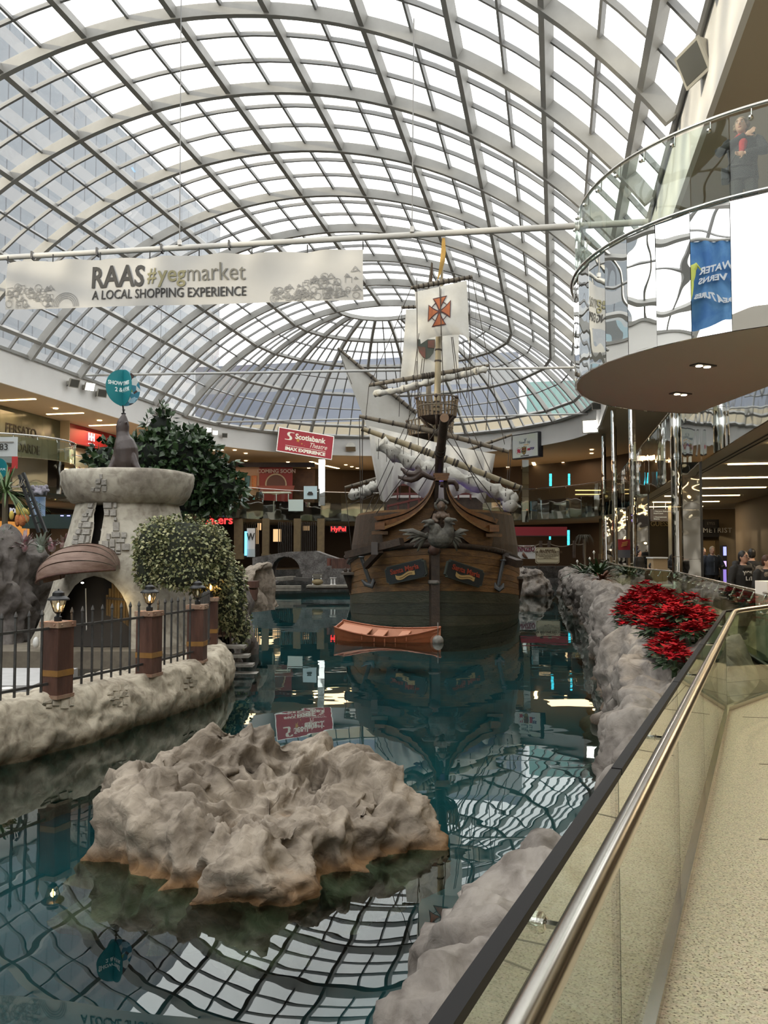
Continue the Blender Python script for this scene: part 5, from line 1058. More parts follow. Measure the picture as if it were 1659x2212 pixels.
# stern castle, boat rack and rails glimpsed behind the mainsail
red = M('dark red rail', (.10, .022, .018), .6); MB().hexa([SH(14, -2.6, 3.3), SH(14, 2.6, 3.3), SH(20.5, 2.2, 3.3), SH(20.5, -2.2, 3.3), SH(14, -2.6, 5.6), SH(14, 2.6, 5.6), SH(20.5, 2.2, 6.2), SH(20.5, -2.2, 6.2)]).build('stern_castle', darkW, ship)
for z in (5.8, 6.3): MB().bar(SH(13.9, -2.7, z), SH(13.9, 2.7, z), .12).build('castle_rail', red, ship)
for k in range(9): MB().bar(SH(13.9, -2.6+.65*k, 5.5), SH(13.9, -2.6+.65*k, 6.35), .09).build('castle_post', red, ship)
for z in (4.3, 4.75): MB().bar(PX(838, 1118-(z-4.3)*55, 35), PX(905, 1100-(z-4.3)*50, 33), .08).build('deck_rail', red, ship)
for f in (0, .33, .66, 1): MB().bar(PX(838+67*f, 1118-18*f, 35-2*f), PX(838+67*f, 1090-15*f, 35-2*f), .08).build('deck_post', red, ship)
# standing and running rigging
LN = [((900, 600), (905, 1090), 38), ((905, 720), (862, 1080), 40), ((1000, 735), (1016, 880), 39), ((1016, 735), (1008, 860), 40), ((975, 728), (990, 860), 39), ((978, 728), (996, 862), 39.2), ((900, 780), (895, 870), 41), ((912, 775), (902, 872), 41), ((917, 775), (908, 860), 40.5), ((868, 668), (862, 900), 47), ((1007, 606), (1022, 900), 39), ((1012, 604), (1018, 780), 38.8), ((960, 905), (812, 1110), 30), ((960, 905), (1070, 1125), 30), ((958, 940), (1085, 1100), 30.5), ((950, 985), (905, 1060), 31), ((797, 833), (790, 900), 39.6), ((1057, 789), (1050, 930), 39.6), ((776, 899), (780, 1150), 38), ((783, 926), (782, 1120), 35.2), ((1099, 976), (1090, 1140), 38), ((1127, 1055), (1085, 1150), 35.2), ((990, 860), (1110, 1130), 38), ((898, 870), (770, 1150), 38), ((905, 880), (785, 1150), 38), ((985, 880), (1098, 1140), 38), ((730, 752), (760, 830), 50), ((745, 1053), (760, 1190), 45), ((1106, 939), (1096, 1100), 45), ((950, 620), (960, 905), 34), ((1020, 598), (1090, 960), 38.5), ((888, 622), (800, 830), 38.9), ((755, 1090), (830, 1060), 42), ((1128, 1056), (1190, 1052), 40)]
for (a, b, d) in LN: MB().tube([PX(*a, d), PX((a[0]+b[0])/2, (a[1]+b[1])/2+2, d), PX(*b, d)], .018, 5).build('rope', ropeM, ship)
mb = MB()
for x0 in (818, 836, 853, 872, 889): mb.tube([PX(x0, 948+(x0-818)*.3, 34.8), PX(x0-1, 992+(x0-818)*.3, 34.7)], .016, 4)
mb.build('reef_line', ropeM, ship, kind='stuff')
lamp('POINT', 'violet deck lamp', SH(4.5, .2, 4.4), 22, (.35, .25, 1), .1)
# ---------------------------------------------------------------- rowing boat and float
orM = M('orange boat paint', (.34, .105, .042), .5, col2=(.27, .08, .032), ns=3, bump=.1, bs=8); orI = M('pale orange boat inside', (.46, .20, .115), .6); blk = M('black boat bottom', (.012, .012, .012), .4)
rb = thing('rowing_boat', PZ(840, 1385, ZW), 'small orange wooden rowing boat moored under the ship bow', 'boat')
ra, rc = PX(731, 1338, 26.0), PX(952, 1352, 25.2); ax_ = V((rc.x-ra.x, rc.y-ra.y, 0)); LBt = ax_.length; ax_.normalize(); pr = V((ax_.y, -ax_.x, 0))
def bt(u, w, z): return V((ra.x, ra.y, ZW))+ax_*(u*LBt)+pr*w+V((0, 0, z-.16*w-.03))
US = [0, .08, .2, .35, .5, .65, .8, .9, .96, 1.]
def bw(u): return .56*(1-abs((u-.40)/.62)**2.3) if u > .40 else .56*(1-abs((u-.4)/.75)**2.6)
def bz(u): return .25+.80*abs(u-.50)**1.9+(.05*(1-u))
def bo(u): return -.06+.30*max(0, u-.72)**1.2+.16*max(0, .12-u)
for sg in (1, -1):
    for q0, q1, mm in ((0, .16, blk), (.16, .58, orM), (.58, 1, orM)):
        rows = []
        for u in US:
            def P_(q, o=0.): u2 = u+(.0 if u < .9 else 0); return bt(u-.05*(1-q)*(u > .9)+.03*(1-q)*(u < .05), sg*max(bw(u)*(.72+.28*q)+o, .004), bo(u)+(bz(u)-bo(u))*q)
            rows.append([P_(q0, -.02), P_(q0, .008 if q0 > .5 else 0), P_(q1, .008 if q0 > .5 else 0), P_(q1, -.02)])
        mb = MB(); mb.grid(rows if sg < 0 else [r[::-1] for r in rows]); mb.build('plank', mm, rb, 40)
    MB().tube([bt(u, sg*max(bw(u), .01), bz(u)+.01) for u in US], .026, 6).build('gunwale', orM, rb, 50)
    mb = MB(); mb.grid([[bt(u, sg*max(bw(u)*.95-.02, .003), bz(u)-.01), bt(u, sg*max(bw(u)*.7-.02, .002), bo(u)+.04)] for u in US]); mb.build('inner_side', orI, rb)
mb = MB(); mb.grid([[bt(u, x*max(bw(u)*.7, .003), bo(u)+.05) for x in (-1, 1)] for u in US]); mb.build('bottom_board', orI, rb)
MB().prism([bt(-.0, x*w, z) for x, w, z in ((-1, bw(0)*.72, bo(0)), (1, bw(0)*.72, bo(0)), (1, bw(0), bz(0)), (-1, bw(0), bz(0)))], -ax_, .04).build('transom', orM, rb)
for u0, u1 in ((.02, .30), (.36, .46), (.60, .69), (.86, .97)): MB().hexa([bt(u, x*bw(u)*.93, bz(u)-.09+o) for o in (0, .03) for u, x in ((u0, -1), (u1, -1), (u1, 1), (u0, 1))]).build('seat', orI, rb)
for u in (.28, .40, .50, .60, .70):
    for sg in (1, -1): MB().box(bt(u, sg*(bw(u)-.03), bz(u)-.06), (.035, .035, .2)).build('rib', orM, rb)
fl_ = MB(); fl_.ell(PZ(946, 1388, ZW)+V((0, 0, .05)), .17, n=16, m=12); fl_.tube([PZ(946, 1388, ZW)+V((0, 0, .2)), PZ(946, 1388, ZW)+V((0, 0, .6))], .012, 5); tag(fl_.build('mooring_float', M('grey float', (.14, .13, .11), .7, col2=(.24, .23, .21), ns=9), None, True), 'round grey mooring float at the rowing boat bow', 'float')
# ================================================================ upper floor guard, columns, ceilings lights
PV = W(1, 0, -E)-W(0, 0, -E); AV = W(0, 1, -E)-W(0, 0, -E); ZV = V((0, 0, 1))
fgl = GLASS('far guard glass', (.82, .89, .87), 1.55, wav=.06)
def guard(name, pts, label, h0=4.28, h1=5.2):
    r = thing(name, W(*pts[0], 4.25), label, 'railing', 'glass guards of the upper floor')
    for (p0, a0), (p1, a1) in zip(pts, pts[1:]):
        A, B = W(p0, a0, 0), W(p1, a1, 0); t = (B-A).normalized()*.008
        MB().bar(A+t+ZV*(h0+h1)/2, B-t+ZV*(h0+h1)/2, .02, h1-h0).build('glass_panel', fgl, r)
    MB().tube([W(p, a, 5.30) for p, a in pts], .03, 6).build('handrail', steel, r, 50)
    for (p, a) in pts[::2]: MB().tube([W(p, a, 5.14), W(p, a, 5.29)], .015, 5).build('bracket', steel2, r)
iw = [q for q in EDGE if q[0] < -20 and (q[1] < 31.5 or q[1] > 39.5) and q[1] < 61]
guard('glass_guard', [q for q in iw if q[1] > 39], 'glass guard of the upper floor past the small round balcony')
ie = [q for q in EDGE if q[1] >= 60 and q[0] < 4.25]; guard('glass_guard', ie, 'long curved glass guard of the upper floor behind the ship')
guard('glass_guard', [q for q in EDGE if q[0] > 4.2 and q[1] > 16.5], 'glass guard of the upper floor over the corridor edge')
# small round balcony on the far side
b2 = thing('round_balcony', W(-26.3, 35.6, 2.7), 'smaller distant round balcony with a curved rail over the shops', 'balcony'); R2 = 3.3
an = [-75+150*i/16 for i in range(17)]
def b2p(a, r=R2): return W(-26.3+r*cos(D2R(a)), 35.6+r*sin(D2R(a)), 0)
for a0, a1 in zip(an, an[1:]):
    p, q = b2p(a0), b2p(a1); n = ((p+q)/2-W(-26.3, 35.6, 0)).normalized()
    MB().prism([p+ZV*2.7, q+ZV*2.7, q+ZV*4.25, p+ZV*4.25], n, .04).build('mirror_panel', edgeM, b2); MB().prism([p+ZV*4.28, q+ZV*4.28, q+ZV*5.2, p+ZV*5.2], n, .015).build('glass_panel', fgl, b2)
MB().tube([b2p(a)+ZV*5.3 for a in an], .035, 8).build('handrail', steel2, b2, 50)
for a in an[1::2]: MB().tube([b2p(a)+ZV*5.12, b2p(a, R2-.06)+ZV*5.28], .02, 5).build('bracket', steel2, b2)
mb = MB(); mb.add([b2p(a, R2-.05)+ZV*2.71 for a in an], [tuple(range(16, -1, -1))]); mb.add([b2p(a, R2-.05)+ZV*4.25 for a in an], [tuple(range(17))]); mb.build('deck', soffB, b2)
# light strips in the ceilings
stripM = EM('warm light strip', (1, .70, .34), 9.); dotM = EM('warm downlight', (1, .66, .32), 11.)
def strip(A, B, w, label, group, m=None):
    t = MB().bar(A, B, w, .035).build('light_strip', m or stripM); tag(t, label, 'light', group)
for i, a in enumerate(range(24, 58, 5)): strip(W(-29.6, a-1.2, 8.84), W(-32.2, a-1.2, 8.84), .17, ['warm light strip across the upper ceiling, '+x for x in ('hidden near end', 'second hidden one', 'third one', 'over the green glass shop front', 'over the green shop wall end', 'before the red shop fascia', 'beside the fig tree')][i], 'light strips of the far upper ceiling')
for i in range(12):
    a = 17.0+5.1*i; strip(W(5.25, a, 2.68), W(8.7, a, 2.68), .13, ORD[i]+' warm light strip across the corridor ceiling counting inwards from the walkway', 'light strips of the corridor ceiling')
    if i % 3 == 0: lamp('AREA', 'corridor strip light', W(7.2, a+1.5, 2.6), 240, (1, .78, .50), 2.5, W(7.2, a+1.5, -1))
for i, (p_, a_) in enumerate(((5.0, 2.2), (6.6, 4.6), (5.0, 7.0), (7.4, 9.2), (5.2, 11.6), (7.6, 14.0))):  # unseen fixtures and spots, added to cast warm pools on the walkway floor
    c = W(p_, a_, 2.685); tag(downlight(c, XD, YD, 2, .13, None, 'downlight'), ORD[i]+' added unseen double downlight brightening the terrazzo walkway', 'light', 'added unseen downlights over the walkway'); lamp('SPOT', 'walkway fill spot', c-ZV*.05, 300, (1, .80, .50), .10, c-V((.25, 0, 3)), 125, .9)
for i, (a, b) in enumerate((((671, 997), (689, 1003)), ((704, 1006), (731, 1012)), ((460, 972), (482, 972)), ((1152, 999), (1157, 1010)), ((1285, 993), (1277, 1010)))):
    strip(PZ(*a, E+8.84), PZ(*b, E+8.84), .3, ['short slanted light strip over the red boards', 'slanted light strip beside the mirror column over the boards', 'light strip behind the fig tree top', 'slanted light strip beside the mirror column behind the ship', 'slanted light strip by the slim far columns'][i], 'light strips over the far shops')
for i, (x, y) in enumerate([(507, 972), (531, 979), (531, 995), (551, 1001), (622, 998), (638, 1003), (653, 1008), (667, 1011), (680, 1014), (747, 1004), (760, 1008), (772, 1011), (1097, 1009), (1100, 1013), (1217, 999), (1217, 1004), (1217, 1009), (1217, 1014), (1278, 971), (1278, 979), (120, 882), (215, 908)]):
    c = PZ(x, y, E+8.84); d = MB().lathe([(.13, 0), (.13, -.03), (.16, -.03), (.16, 0)], c, 8).build('downlight', dotM); tag(d, ORD[i]+' small warm round downlight of the far upper ceiling counting from the hoarding side', 'light', 'downlights of the far upper ceiling')
for a_, p_ in ((44, -31), (54, -31), (66, -27), (78, -20), (83, -10), (80, 1)): lamp('AREA', 'upper shop light', W(p_, a_, 8.6), 230, (1, .66, .36), 4, W(p_, a_, 4))
for a_, p_ in ((40, -29), (52, -30), (70, -26), (82, -17), (84, -6), (78, 3)): lamp('AREA', 'lower shop light', W(p_, a_, 2.5), 75, (1, .66, .36), 3, W(p_, a_, 0))
def plate(name, p0, p1, h0, h1, a, mat, parent=None, th=.06):  # panel across the hall
    return MB().hexa([W(p0, a, h0), W(p1, a, h0), W(p1, a+th, h0), W(p0, a+th, h0), W(p0, a, h1), W(p1, a, h1), W(p1, a+th, h1), W(p0, a+th, h1)]).build(name, mat, parent)
def pxbox(name, x0, y0, x1, y1, d, mat, parent=None, th=.08): # panel facing the view, filling a picture rectangle at distance d
    a, b = PX(x0, y1, d), PX(x1, y0, d); return MB().box(((a.x+b.x)/2, d+th/2, (a.z+b.z)/2), (b.x-a.x, th, b.z-a.z)).build(name, mat, parent)
def pxframe(x, y, d): return frame(PX(x, y, d), (1, 0, 0))
# upper shops along the far side
swG = M('green grey glass wall', (.10, .105, .075), .18, col2=(.125, .13, .09), ns=.6); redS = M('red shop fascia', (.30, .012, .018), .45); lit = EM('lit white letters', (1, .93, .95), 1.3)
us = thing('shop', W(-33, 46, 4.25), 'green grey glass shop front of the upper floor with dark lettering', 'shop front')
def sideplate(name, p, a0, a1, h0, h1, mat, parent=None, th=.1): return MB().hexa([W(p-th, a0, h0), W(p, a0, h0), W(p, a1, h0), W(p-th, a1, h0), W(p-th, a0, h1), W(p, a0, h1), W(p, a1, h1), W(p-th, a1, h1)]).build(name, mat, parent)
for i in range(6): sideplate('wall_panel', -33, 38+2.1*i, 40.09+2.1*i, 4.26, 8.84, swG, us)
sf = lambda a, h: frame(W(-32.97, a, h), AV)
dkL = M('dark shop letters', (.018, .016, .012), .4)
text('lettering', 'FERSATO', sf(46.3, 7.55), .85, dkL, us, .02, sx=.9); text('lettering', 'LANSOARDE', sf(46.2, 6.5), .85, dkL, us, .02, sx=.85)
for a in (48.6, 49.7): lamp('SPOT', 'wall washer', W(-32.75, a, 8.3), 70, (1, .7, .35), .03, W(-32.95, a, 4), 60)
plate('shop_end', -33.1, -32.3, 4.26, 8.84, 50.5, M('lit shop corner', (.42, .35, .24), .6), us)
hh = thing('shop', W(-33, 54, 4.25), 'red fascia shop front with a lit white double letter emblem', 'shop front')
sideplate('fascia', -32.9, 50.7, 57.8, 7.55, 8.84, redS, hh, .3); sideplate('side_post', -32.9, 57.2, 57.8, 4.26, 7.55, redS, hh, .3)
for k in (-.19, .19): # the emblem: two H letters
    f = sf(54.1+k*1.0, 8.2); f.translation += PV*.16; text('lettering', 'H', f, .72, lit, hh, .02, bold=.03, sx=.85)
f = sf(54.1, 7.72); f.translation += PV*.16; MB().box(f.translation, (.02, .8, .07), PV, AV).build('lit_bar', lit, hh)
sideplate('back_wall', -34.4, 50.7, 57.4, 4.26, 7.6, M('shop interior', (.38, .33, .25), .8), hh); lamp('AREA', 'shop interior light', W(-33.7, 54, 7.4), 90, (1, .8, .55), 1.2, W(-33.7, 54, 4))
sideplate('shelf', -33.5, 51, 57, 5.6, 5.75, M('shop shelf', (.2, .15, .1), .6), hh, .5)
for k in range(9): tag(MB().lathe([(.16, 0), (.2, .04), (.13, .08), (.12, .26), (.03, .33)], W(-33.65, 51.5+.6*k, 5.75), 9).build('hat', [M('dark hat', (.02, .02, .022), .8), M('plum hat', (.08, .02, .03), .8), M('tan hat', (.25, .15, .07), .8)][k % 3], None, 40), ['dark hat', 'plum hat', 'tan hat'][k % 3]+', '+ORD[k]+' in the row on the red shop shelf', 'hat', 'hats on the red shop shelf')
text('lettering', 'HH', sf(57.0, 6.5), .5, whT, hh, .02)
# shops below on the far side
ls = sideplate('wall_shop', -31, 30, 64, -E, 2.69, M('lower shop wall', (.075, .05, .03), .7)); ls['kind'] = 'structure'
lf = lambda a, h: frame(W(-30.95, a, h), AV)
blA = M('black sign band', (.012, .011, .011), .5)
s = thing('shop_sign', W(-31, 43.5, 2.3), 'black shop sign band with white block capitals at the frame edge', 'sign'); sideplate('band', -30.9, 40, 45.9, 1.95, 2.66, blA, s, .1); f = lf(43.6, 2.33); f.translation += PV*.06; text('lettering', 'BOOTLEGGER', f, .40, M('white sign letters', (.62, .62, .68), .5, emit=.6), s, .02, bold=.012, sx=.9)
sideplate('shop_wall', -30.94, 46.6, 58, -.6, 2.4, M('brown shop board', (.16, .10, .05), .7), ls, .04)
s = thing('shop_sign', W(-31, 51.3, 1.7), 'thin white script letters on the brown lower shop wall', 'sign'); f = lf(51.7, 2.05); f.translation += PV*.05; text('lettering', 'Kurī', f, .95, M('white script', (.8, .8, .78), .5, emit=.5), s, .02, sx=.75)
sideplate('lit_opening', -30.93, 41, 44.4, -1.4, 1.7, EM('amber shop glow', (1, .42, .10), .55), ls, .03)
# info boards and balls at the frame edge
s = thing('info_board', PX(18, 962, 36), 'pale grey info board with dark figures at the frame edge', 'sign'); pxbox('board', -16, 944, 37, 986, 36, M('pale board', (.52, .55, .55), .5), s); text('lettering', '83', pxframe(8, 966, 35.95), .4, dkL, s, .01); MB().bar(PX(-16, 955, 35.95), PX(30, 955, 35.95), .02, .04).build('line', steel, s)
s = thing('ball_sign', PX(0, 1010, 34), 'teal ball sign cut by the frame edge', 'sign')
for g in (20, 110): d = V((cos(D2R(g)), -sin(D2R(g)), 0)); c = PX(-2, 1012, 34); r_ = .42; MB().prism([c+d*(r_*sin(2*pi*j/28))+ZV*(r_*cos(2*pi*j/28)) for j in range(28)], V((d.y, -d.x, 0)), .012).build('disc', ballT, s)
MB().tube([PX(-2, 1033, 34), PX(-2, 1060, 34)], .02, 6).build('rod', blackM, s); text('lettering', '4 P.M.', pxframe(4, 1014, 33.5), .13, whT, s, .004)
s = thing('red_banner', PX(31, 1000, 35), 'small red hanging banner beside the teal ball at the frame edge', 'banner'); pxbox('cloth', 25, 986, 38, 1012, 35, M('red banner', (.45, .03, .03), .7), s, .03)
# boards of the upper floor at the far end
cb = thing('hoarding', PX(595, 1075, 77.5), 'red COMING SOON hoarding with a round emblem', 'hoarding'); hr = M('hoarding red', (.25, .018, .018), .5); pxbox('board', 560, 1008, 632, 1092, 77.5, hr, cb); text('lettering', 'COMING SOON', pxframe(597, 1018, 77.4), .5, M('hoarding letters', (.55, .40, .36), .6), cb, .02, bold=.015)
c = PX(596, 1046, 77.4); MB().tube([c+V((.95*cos(2*pi*i/28), 0, .95*sin(2*pi*i/28))) for i in range(28)], .07, 5, closed=True).build('emblem_ring', M('emblem cream', (.55, .45, .32), .6), cb); MB().prism([c+V((.88*cos(2*pi*i/28), 0, .88*sin(2*pi*i/28))) for i in range(28)], (0, -1, 0), .02).build('emblem_disc', M('emblem dark', (.12, .05, .04), .6), cb); f = pxframe(596, 1056, 77.3); MB().prism([f @ V(p) for p in ((-1.6, -.3, 0), (1.6, -.3, 0), (1.75, .3, 0), (-1.75, .3, 0))], (0, -1, 0), .03).build('emblem_band', M('emblem band', (.30, .08, .06), .6), cb)
cb = thing('drink_poster', PX(535, 1075, 77.8), 'cream poster with a teal and an orange cup beside the red hoarding', 'poster'); pxbox('board', 509, 1006, 560, 1070, 77.8, M('poster cream', (.55, .36, .25), .6), cb)
for x, mm, w_ in ((534, M('teal cup', (.05, .16, .19), .5), 6), (549, M('orange cup', (.55, .13, .04), .5, col2=(.5, .25, .08), ns=6), 6)): q = 77.7/F; c = PX(x, 1042, 77.6); MB().lathe([(w_*.75*q, -14*q), (w_*q, 12*q), (w_*1.1*q, 14*q), (.05, 15*q)], c, 12, sy=.2).build('printed_cup', mm, cb)
pxbox('wall_boarding', 632, 1014, 680, 1092, 79.5, M('dark poster wall', (.07, .035, .02), .6, col2=(.14, .07, .035), ns=1.2))['kind'] = 'structure'
pxbox('trim_5', 500, 999, 680, 1009, 77, M('dark purple header', (.02, .012, .018), .6))['kind'] = 'structure'
for x0, y0, x1, y1, col, lb in ((656, 1050, 685, 1078, (.46, .60, .64), 'pale blue parking info panel standing behind the guard'), (1146, 1083, 1172, 1103, (.22, .48, .54), 'cyan info panel behind the guard beside the mirror column'), (623, 1079, 655, 1104, (.48, .58, .55), 'plain pale green panel hung on the guard under the hoarding')):
    s = thing('info_sign', PX((x0+x1)/2, y1, 71), lb, 'sign'); pxbox('board', x0, y0, x1, y1, 71, M('panel %d' % x0, col, .4), s)
    if x0 == 656: c = PX(670, 1066, 70.9); q = 71/F; MB().hexa([c+V(v)*q for v in ((-6, 0, -3), (6, 0, -3), (6, 1, -3), (-6, 1, -3), (-6, 0, 1), (6, 0, 1), (6, 1, 1), (-6, 1, 1))]).hexa([c+V(v)*q for v in ((-5, 0, 1), (5, 0, 1), (5, 1, 1), (-5, 1, 1), (-3.5, 0, 4), (3.5, 0, 4), (3.5, 1, 4), (-3.5, 1, 4))]).build('car_pictogram', dkL, s)
    if x0 == 1146: text('lettering', '83', pxframe(1162, 1093, 70.9), .45, dkL, s, .01)
s = thing('teal_flag', PX(551, 1110, 70), 'narrow triangular teal flag hung behind the guard by the fig tree', 'flag'); MB().prism([PX(551, 1073, 70), PX(537, 1086, 70), PX(549, 1116, 70)], (0, -1, 0), .02).build('cloth', M('teal cloth', (.06, .26, .30), .7), s); MB().tube([PX(551, 1070, 70), PX(550, 1118, 70)], .03, 6).build('pole', steel, s)
tb_ = thing('counter_table', PX(600, 1078, 74), 'long white topped counter in front of the red hoarding', 'table'); pxbox('top', 565, 1062, 627, 1065, 74, whP, tb_, 1.0); [pxbox('leg', x, 1065, x+2, 1092, 74.3, steel, tb_, .1) for x in (568, 596, 622)]
# far mirror columns of the upper floor and brown columns below
for x0, x1, y0, y1, d, lb in ((688, 702, 992, 1092, 72.5, 'mirror clad column right of the red hoarding'), (1128, 1142, 993, 1128, 70.5, 'bright mirror clad column behind the ship yard end')):
    q = thing('mirrored_column', PX(x0, y1, d), lb, 'column', 'mirrored columns of the far end'); n = 5
    for k in range(n): pxbox('cladding_panel', x0, y0+(y1-y0)*k/n+.3, x1, y0+(y1-y0)*(k+1)/n-.3, d, edgeM, q, .5)
brC = M('ochre stone column', (.15, .105, .045), .7, col2=(.11, .075, .035), ns=3)
for i, (x0, x1, d) in enumerate(((505, 522, 68), (566, 580, 69), (634, 649, 70), (685, 700, 70), (1300, 1312, 66))):
    q = thing('stone_column', PX(x0, 1210, d), ['ochre stone column behind the letter pylon', 'ochre stone column next to the dark slatted door', 'brightest ochre stone column by the bridge', 'brick faced stone column with a cap', 'dim stone column under the corridor edge'][i], 'column', 'stone columns of the lower floor'); pxbox('shaft', x0, 1120, x1, 1205, d, brC, q, .7); pxbox('plinth', x0-1.5, 1196, x1+1.5, 1208, d-.1, brC, q, .9)
slM = M('dark slat', (.02, .014, .01), .6)
for x0, x1, d, lb in ((512, 562, 71, 'dark slatted shop screen with lit gaps behind the pylon'), (600, 632, 71.5, 'dark slatted door screen in the middle shop'), (651, 684, 71.5, 'dark slatted screen between two ochre columns')):
    q = thing('slat_screen', PX(x0, 1205, d), lb, 'screen', 'dark slat screens of the lower shops'); n = int((x1-x0)/4)
    for k in range(n): pxbox('slat', x0+(x1-x0)*(k+.1)/n, 1128, x0+(x1-x0)*(k+.6)/n, 1205, d, slM, q, .1)
for x0, y0, x1, y1, d, st in ((556, 1130, 564, 1145, 71.6, .8), (590, 1143, 607, 1170, 72, .9), (655, 1136, 670, 1146, 72, .35), (553, 1140, 560, 1175, 71.8, .4), (515, 1150, 522, 1165, 71.8, .4)): tag(pxbox('lit_window', x0, y0, x1, y1, d, EM('shop glow %.1f' % st, (1, .62, .30), st)), 'warm lit opening at pixel row of the lower shops' if 0 else {556: 'small bright lit gap above the letter pylon', 590: 'pinkish lit opening in the middle lower shop', 655: 'dim lit grille between the ochre columns', 553: 'tall dim lit gap beside the letter pylon', 515: 'dim lit gap behind the letter pylon'}[x0], 'window')
py = thing('letter_pylon', PX(538, 1205, 62), 'white pylon with a black W and a blue light edge', 'sign'); pxbox('board', 533, 1141, 550, 1186, 62, M('pylon white', (.62, .58, .55), .5), py, .3); pxbox('foot', 533, 1186, 550, 1203, 62, M('pylon grey', (.40, .44, .44), .5), py, .3); text('lettering', 'W', pxframe(541.5, 1160, 61.95), .75, dkL, py, .02, bold=.015, sx=.75); pxbox('light_edge', 528, 1148, 532.5, 1200, 61.9, EM('blue light bar', (.10, .55, 1), 3.2), py, .2)
neon = EM('red neon letters', (1, .03, .03), 3.)
for t_, x, y, sz, lb, d in (('HyPel', 731, 1143, .55, 'red neon script sign over the dark shop beside the ship', 70), ('enters', 470, 1124, .95, 'red sign letters half hidden behind the ivy', 66)): q = thing('neon_sign', PX(x, y, d), lb, 'sign'); text('lettering', t_, pxframe(x, y, d), sz, neon, q, .03, bold=.01); pxbox('backing', x-18, y-7, x+18, y+7, d+.1, blA, q)
# stalls behind the ship on the other side
aw = thing('red_awning', PX(1170, 1157, 66), 'long dark red awning band over the stalls', 'awning'); pxbox('cloth', 1108, 1138, 1225, 1157, 66, M('awning red', (.23, .012, .022), .6), aw, .5); pxbox('edge', 1108, 1157, 1225, 1158.5, 65.95, blA, aw, .5)
cy = EM('cyan light bar', (.05, .55, .68), 2.2)
for x0, y0, x1, y1, d, lb in ((1187, 1023, 1192, 1050, 76, 'tall cyan light bar over the far upper guard'), (1227.5, 1023, 1231.5, 1048, 76, 'cyan light bar near the slim far columns'), (1226, 1145, 1230.5, 1178, 67, 'cyan light bar at the end of the red awning'), (1186.5, 1157, 1190, 1166, 68, 'short cyan light bar under the red awning')): q = thing('light_bar', PX(x0, y1, d), lb, 'light', 'cyan light bars'); n = 3; [pxbox('segment', x0, y0+(y1-y0)*k/n+.3, x1, y0+(y1-y0)*(k+1)/n-.3, d, cy, q, .1) for k in range(n)]
for y, lb in ((1059, 'upper amber glowing bar standing in for a reflected light strip'), (1068, 'lower amber glowing bar standing in for a reflected light strip')): tag(pxbox('light_strip', 1243, y-1, 1298, y+1, 77, EM('amber strip reflection', (1, .62, .25), 2.2)), lb, 'light')  # glowing bars stand in for the reflection of yellow light strips
bn = thing('stall_banner', PX(1132, 1207, 63), 'white stall banner with dark red outlined lettering and a brown bird', 'banner'); pxbox('cloth', 1115, 1178, 1157, 1207, 63, M('banner white', (.46, .45, .44), .7), bn, .05); text('lettering', 'CINNZEO', pxframe(1132, 1186, 62.95), .58, M('wine letters', (.12, .012, .03), .6), bn, .01, bold=.02, sx=.62); q = 63/F
mb = MB(); c = PX(1132, 1200, 62.93); mb.tube([c+V(v)*q for v in ((-1.5, 0, 7), (-1.5, 0, 3), (2, 0, -2), (8, 0, -6))], [.04, .12, .13, .03], 8); mb.build('printed_bird', M('brown bird', (.10, .04, .02), .7), bn)
pt = thing('party_sign', PX(1182, 1217, 56), 'cream framed sign board about private parties by the bank', 'sign'); crm = M('cream sign', (.46, .42, .30), .6); f = pxframe(1182.5, 1200, 56); q = 56/F
def oct_(w, h, c): return [(-w+c, -h), (w-c, -h), (w, -h+c), (w, h-c), (w-c, h), (-w+c, h), (-w, h-c), (-w, -h+c)]
for w, h, z, mm in ((26, 17.3, 0, crm), (24.6, 15.8, .02, inkM), (24.0, 15.2, .03, crm)): MB().prism([f @ V((x*q, y*q, z)) for x, y in oct_(w, h, 3)], (0, -1, 0), .05 if z == 0 else .01).build('board', mm, pt)
for s_, dy, sz in (('ALL ABOARD', 11.5, .13*1.0), ('FOR PRIVATE PARTIES', 7.2, .15), ('Set sail aboard The Santa Maria for', 3.2, .085), ('Corporate Functions, Weddings,', .4, .085), ('parties and meetings or', -2.2, .085), ('just for fun', -4.9, .085)): text('lettering', s_, f @ Matrix.Translation((0, dy*q, .045)), sz*1.35, inkM, pt, .004, bold=.006 if dy > 5 else 0)
MB().box(f @ V((0, -7.2*q, .04)), (44*q, .01, .5*q)).build('rule', inkM, pt); [MB().box(f @ V((x*q, -24*q, -.1)), (2*q, .08, 16*q)).build('post', darkW, pt) for x in (-18, 18)]
qr = rockwall('quay_rock', [(6.6, 53.4), (8.0, 51), (9.8, 51), (10.5, 53.4)], -2., [.2, .1, .2, .2], .22, 'grey rocks at the water between ship and bank', 14., rockL, .5, 2.5)
MB().hexa([V((5, 57.5, -.2)), V((15.2, 57.5, -.2)), V((15.2, 58.2, -.2)), V((5, 58.2, -.2)), V((5, 57.5, .62)), V((15.2, 57.5, .62)), V((15.2, 58.2, .62)), V((5, 58.2, .62))]).build('wall_stall', ROCK('stall stone', (.03, .028, .026), (.07, .065, .06), (.11, .105, .1), sc=1.5), kind='structure')
rp = thing('rope_fence', PX(1150, 1185, 60), 'rope slung between dark posts above the stalls', 'fence'); ps = [1106, 1168, 1186, 1240, 1262]
for x in ps: MB().tube([PX(x, 1205, 60), PX(x, 1168 if x != 1262 else 1176, 60)], .12, 7).build('post', darkW, rp)
for a, b in zip(ps, ps[1:]): MB().tube([PX(a+(b-a)*k/8, 1174+9*(1-(k/4-1)**2)*(b-a)/70, 60) for k in range(9)], .045, 5).build('rope', M('pale rope', (.14, .11, .08), .9), rp)
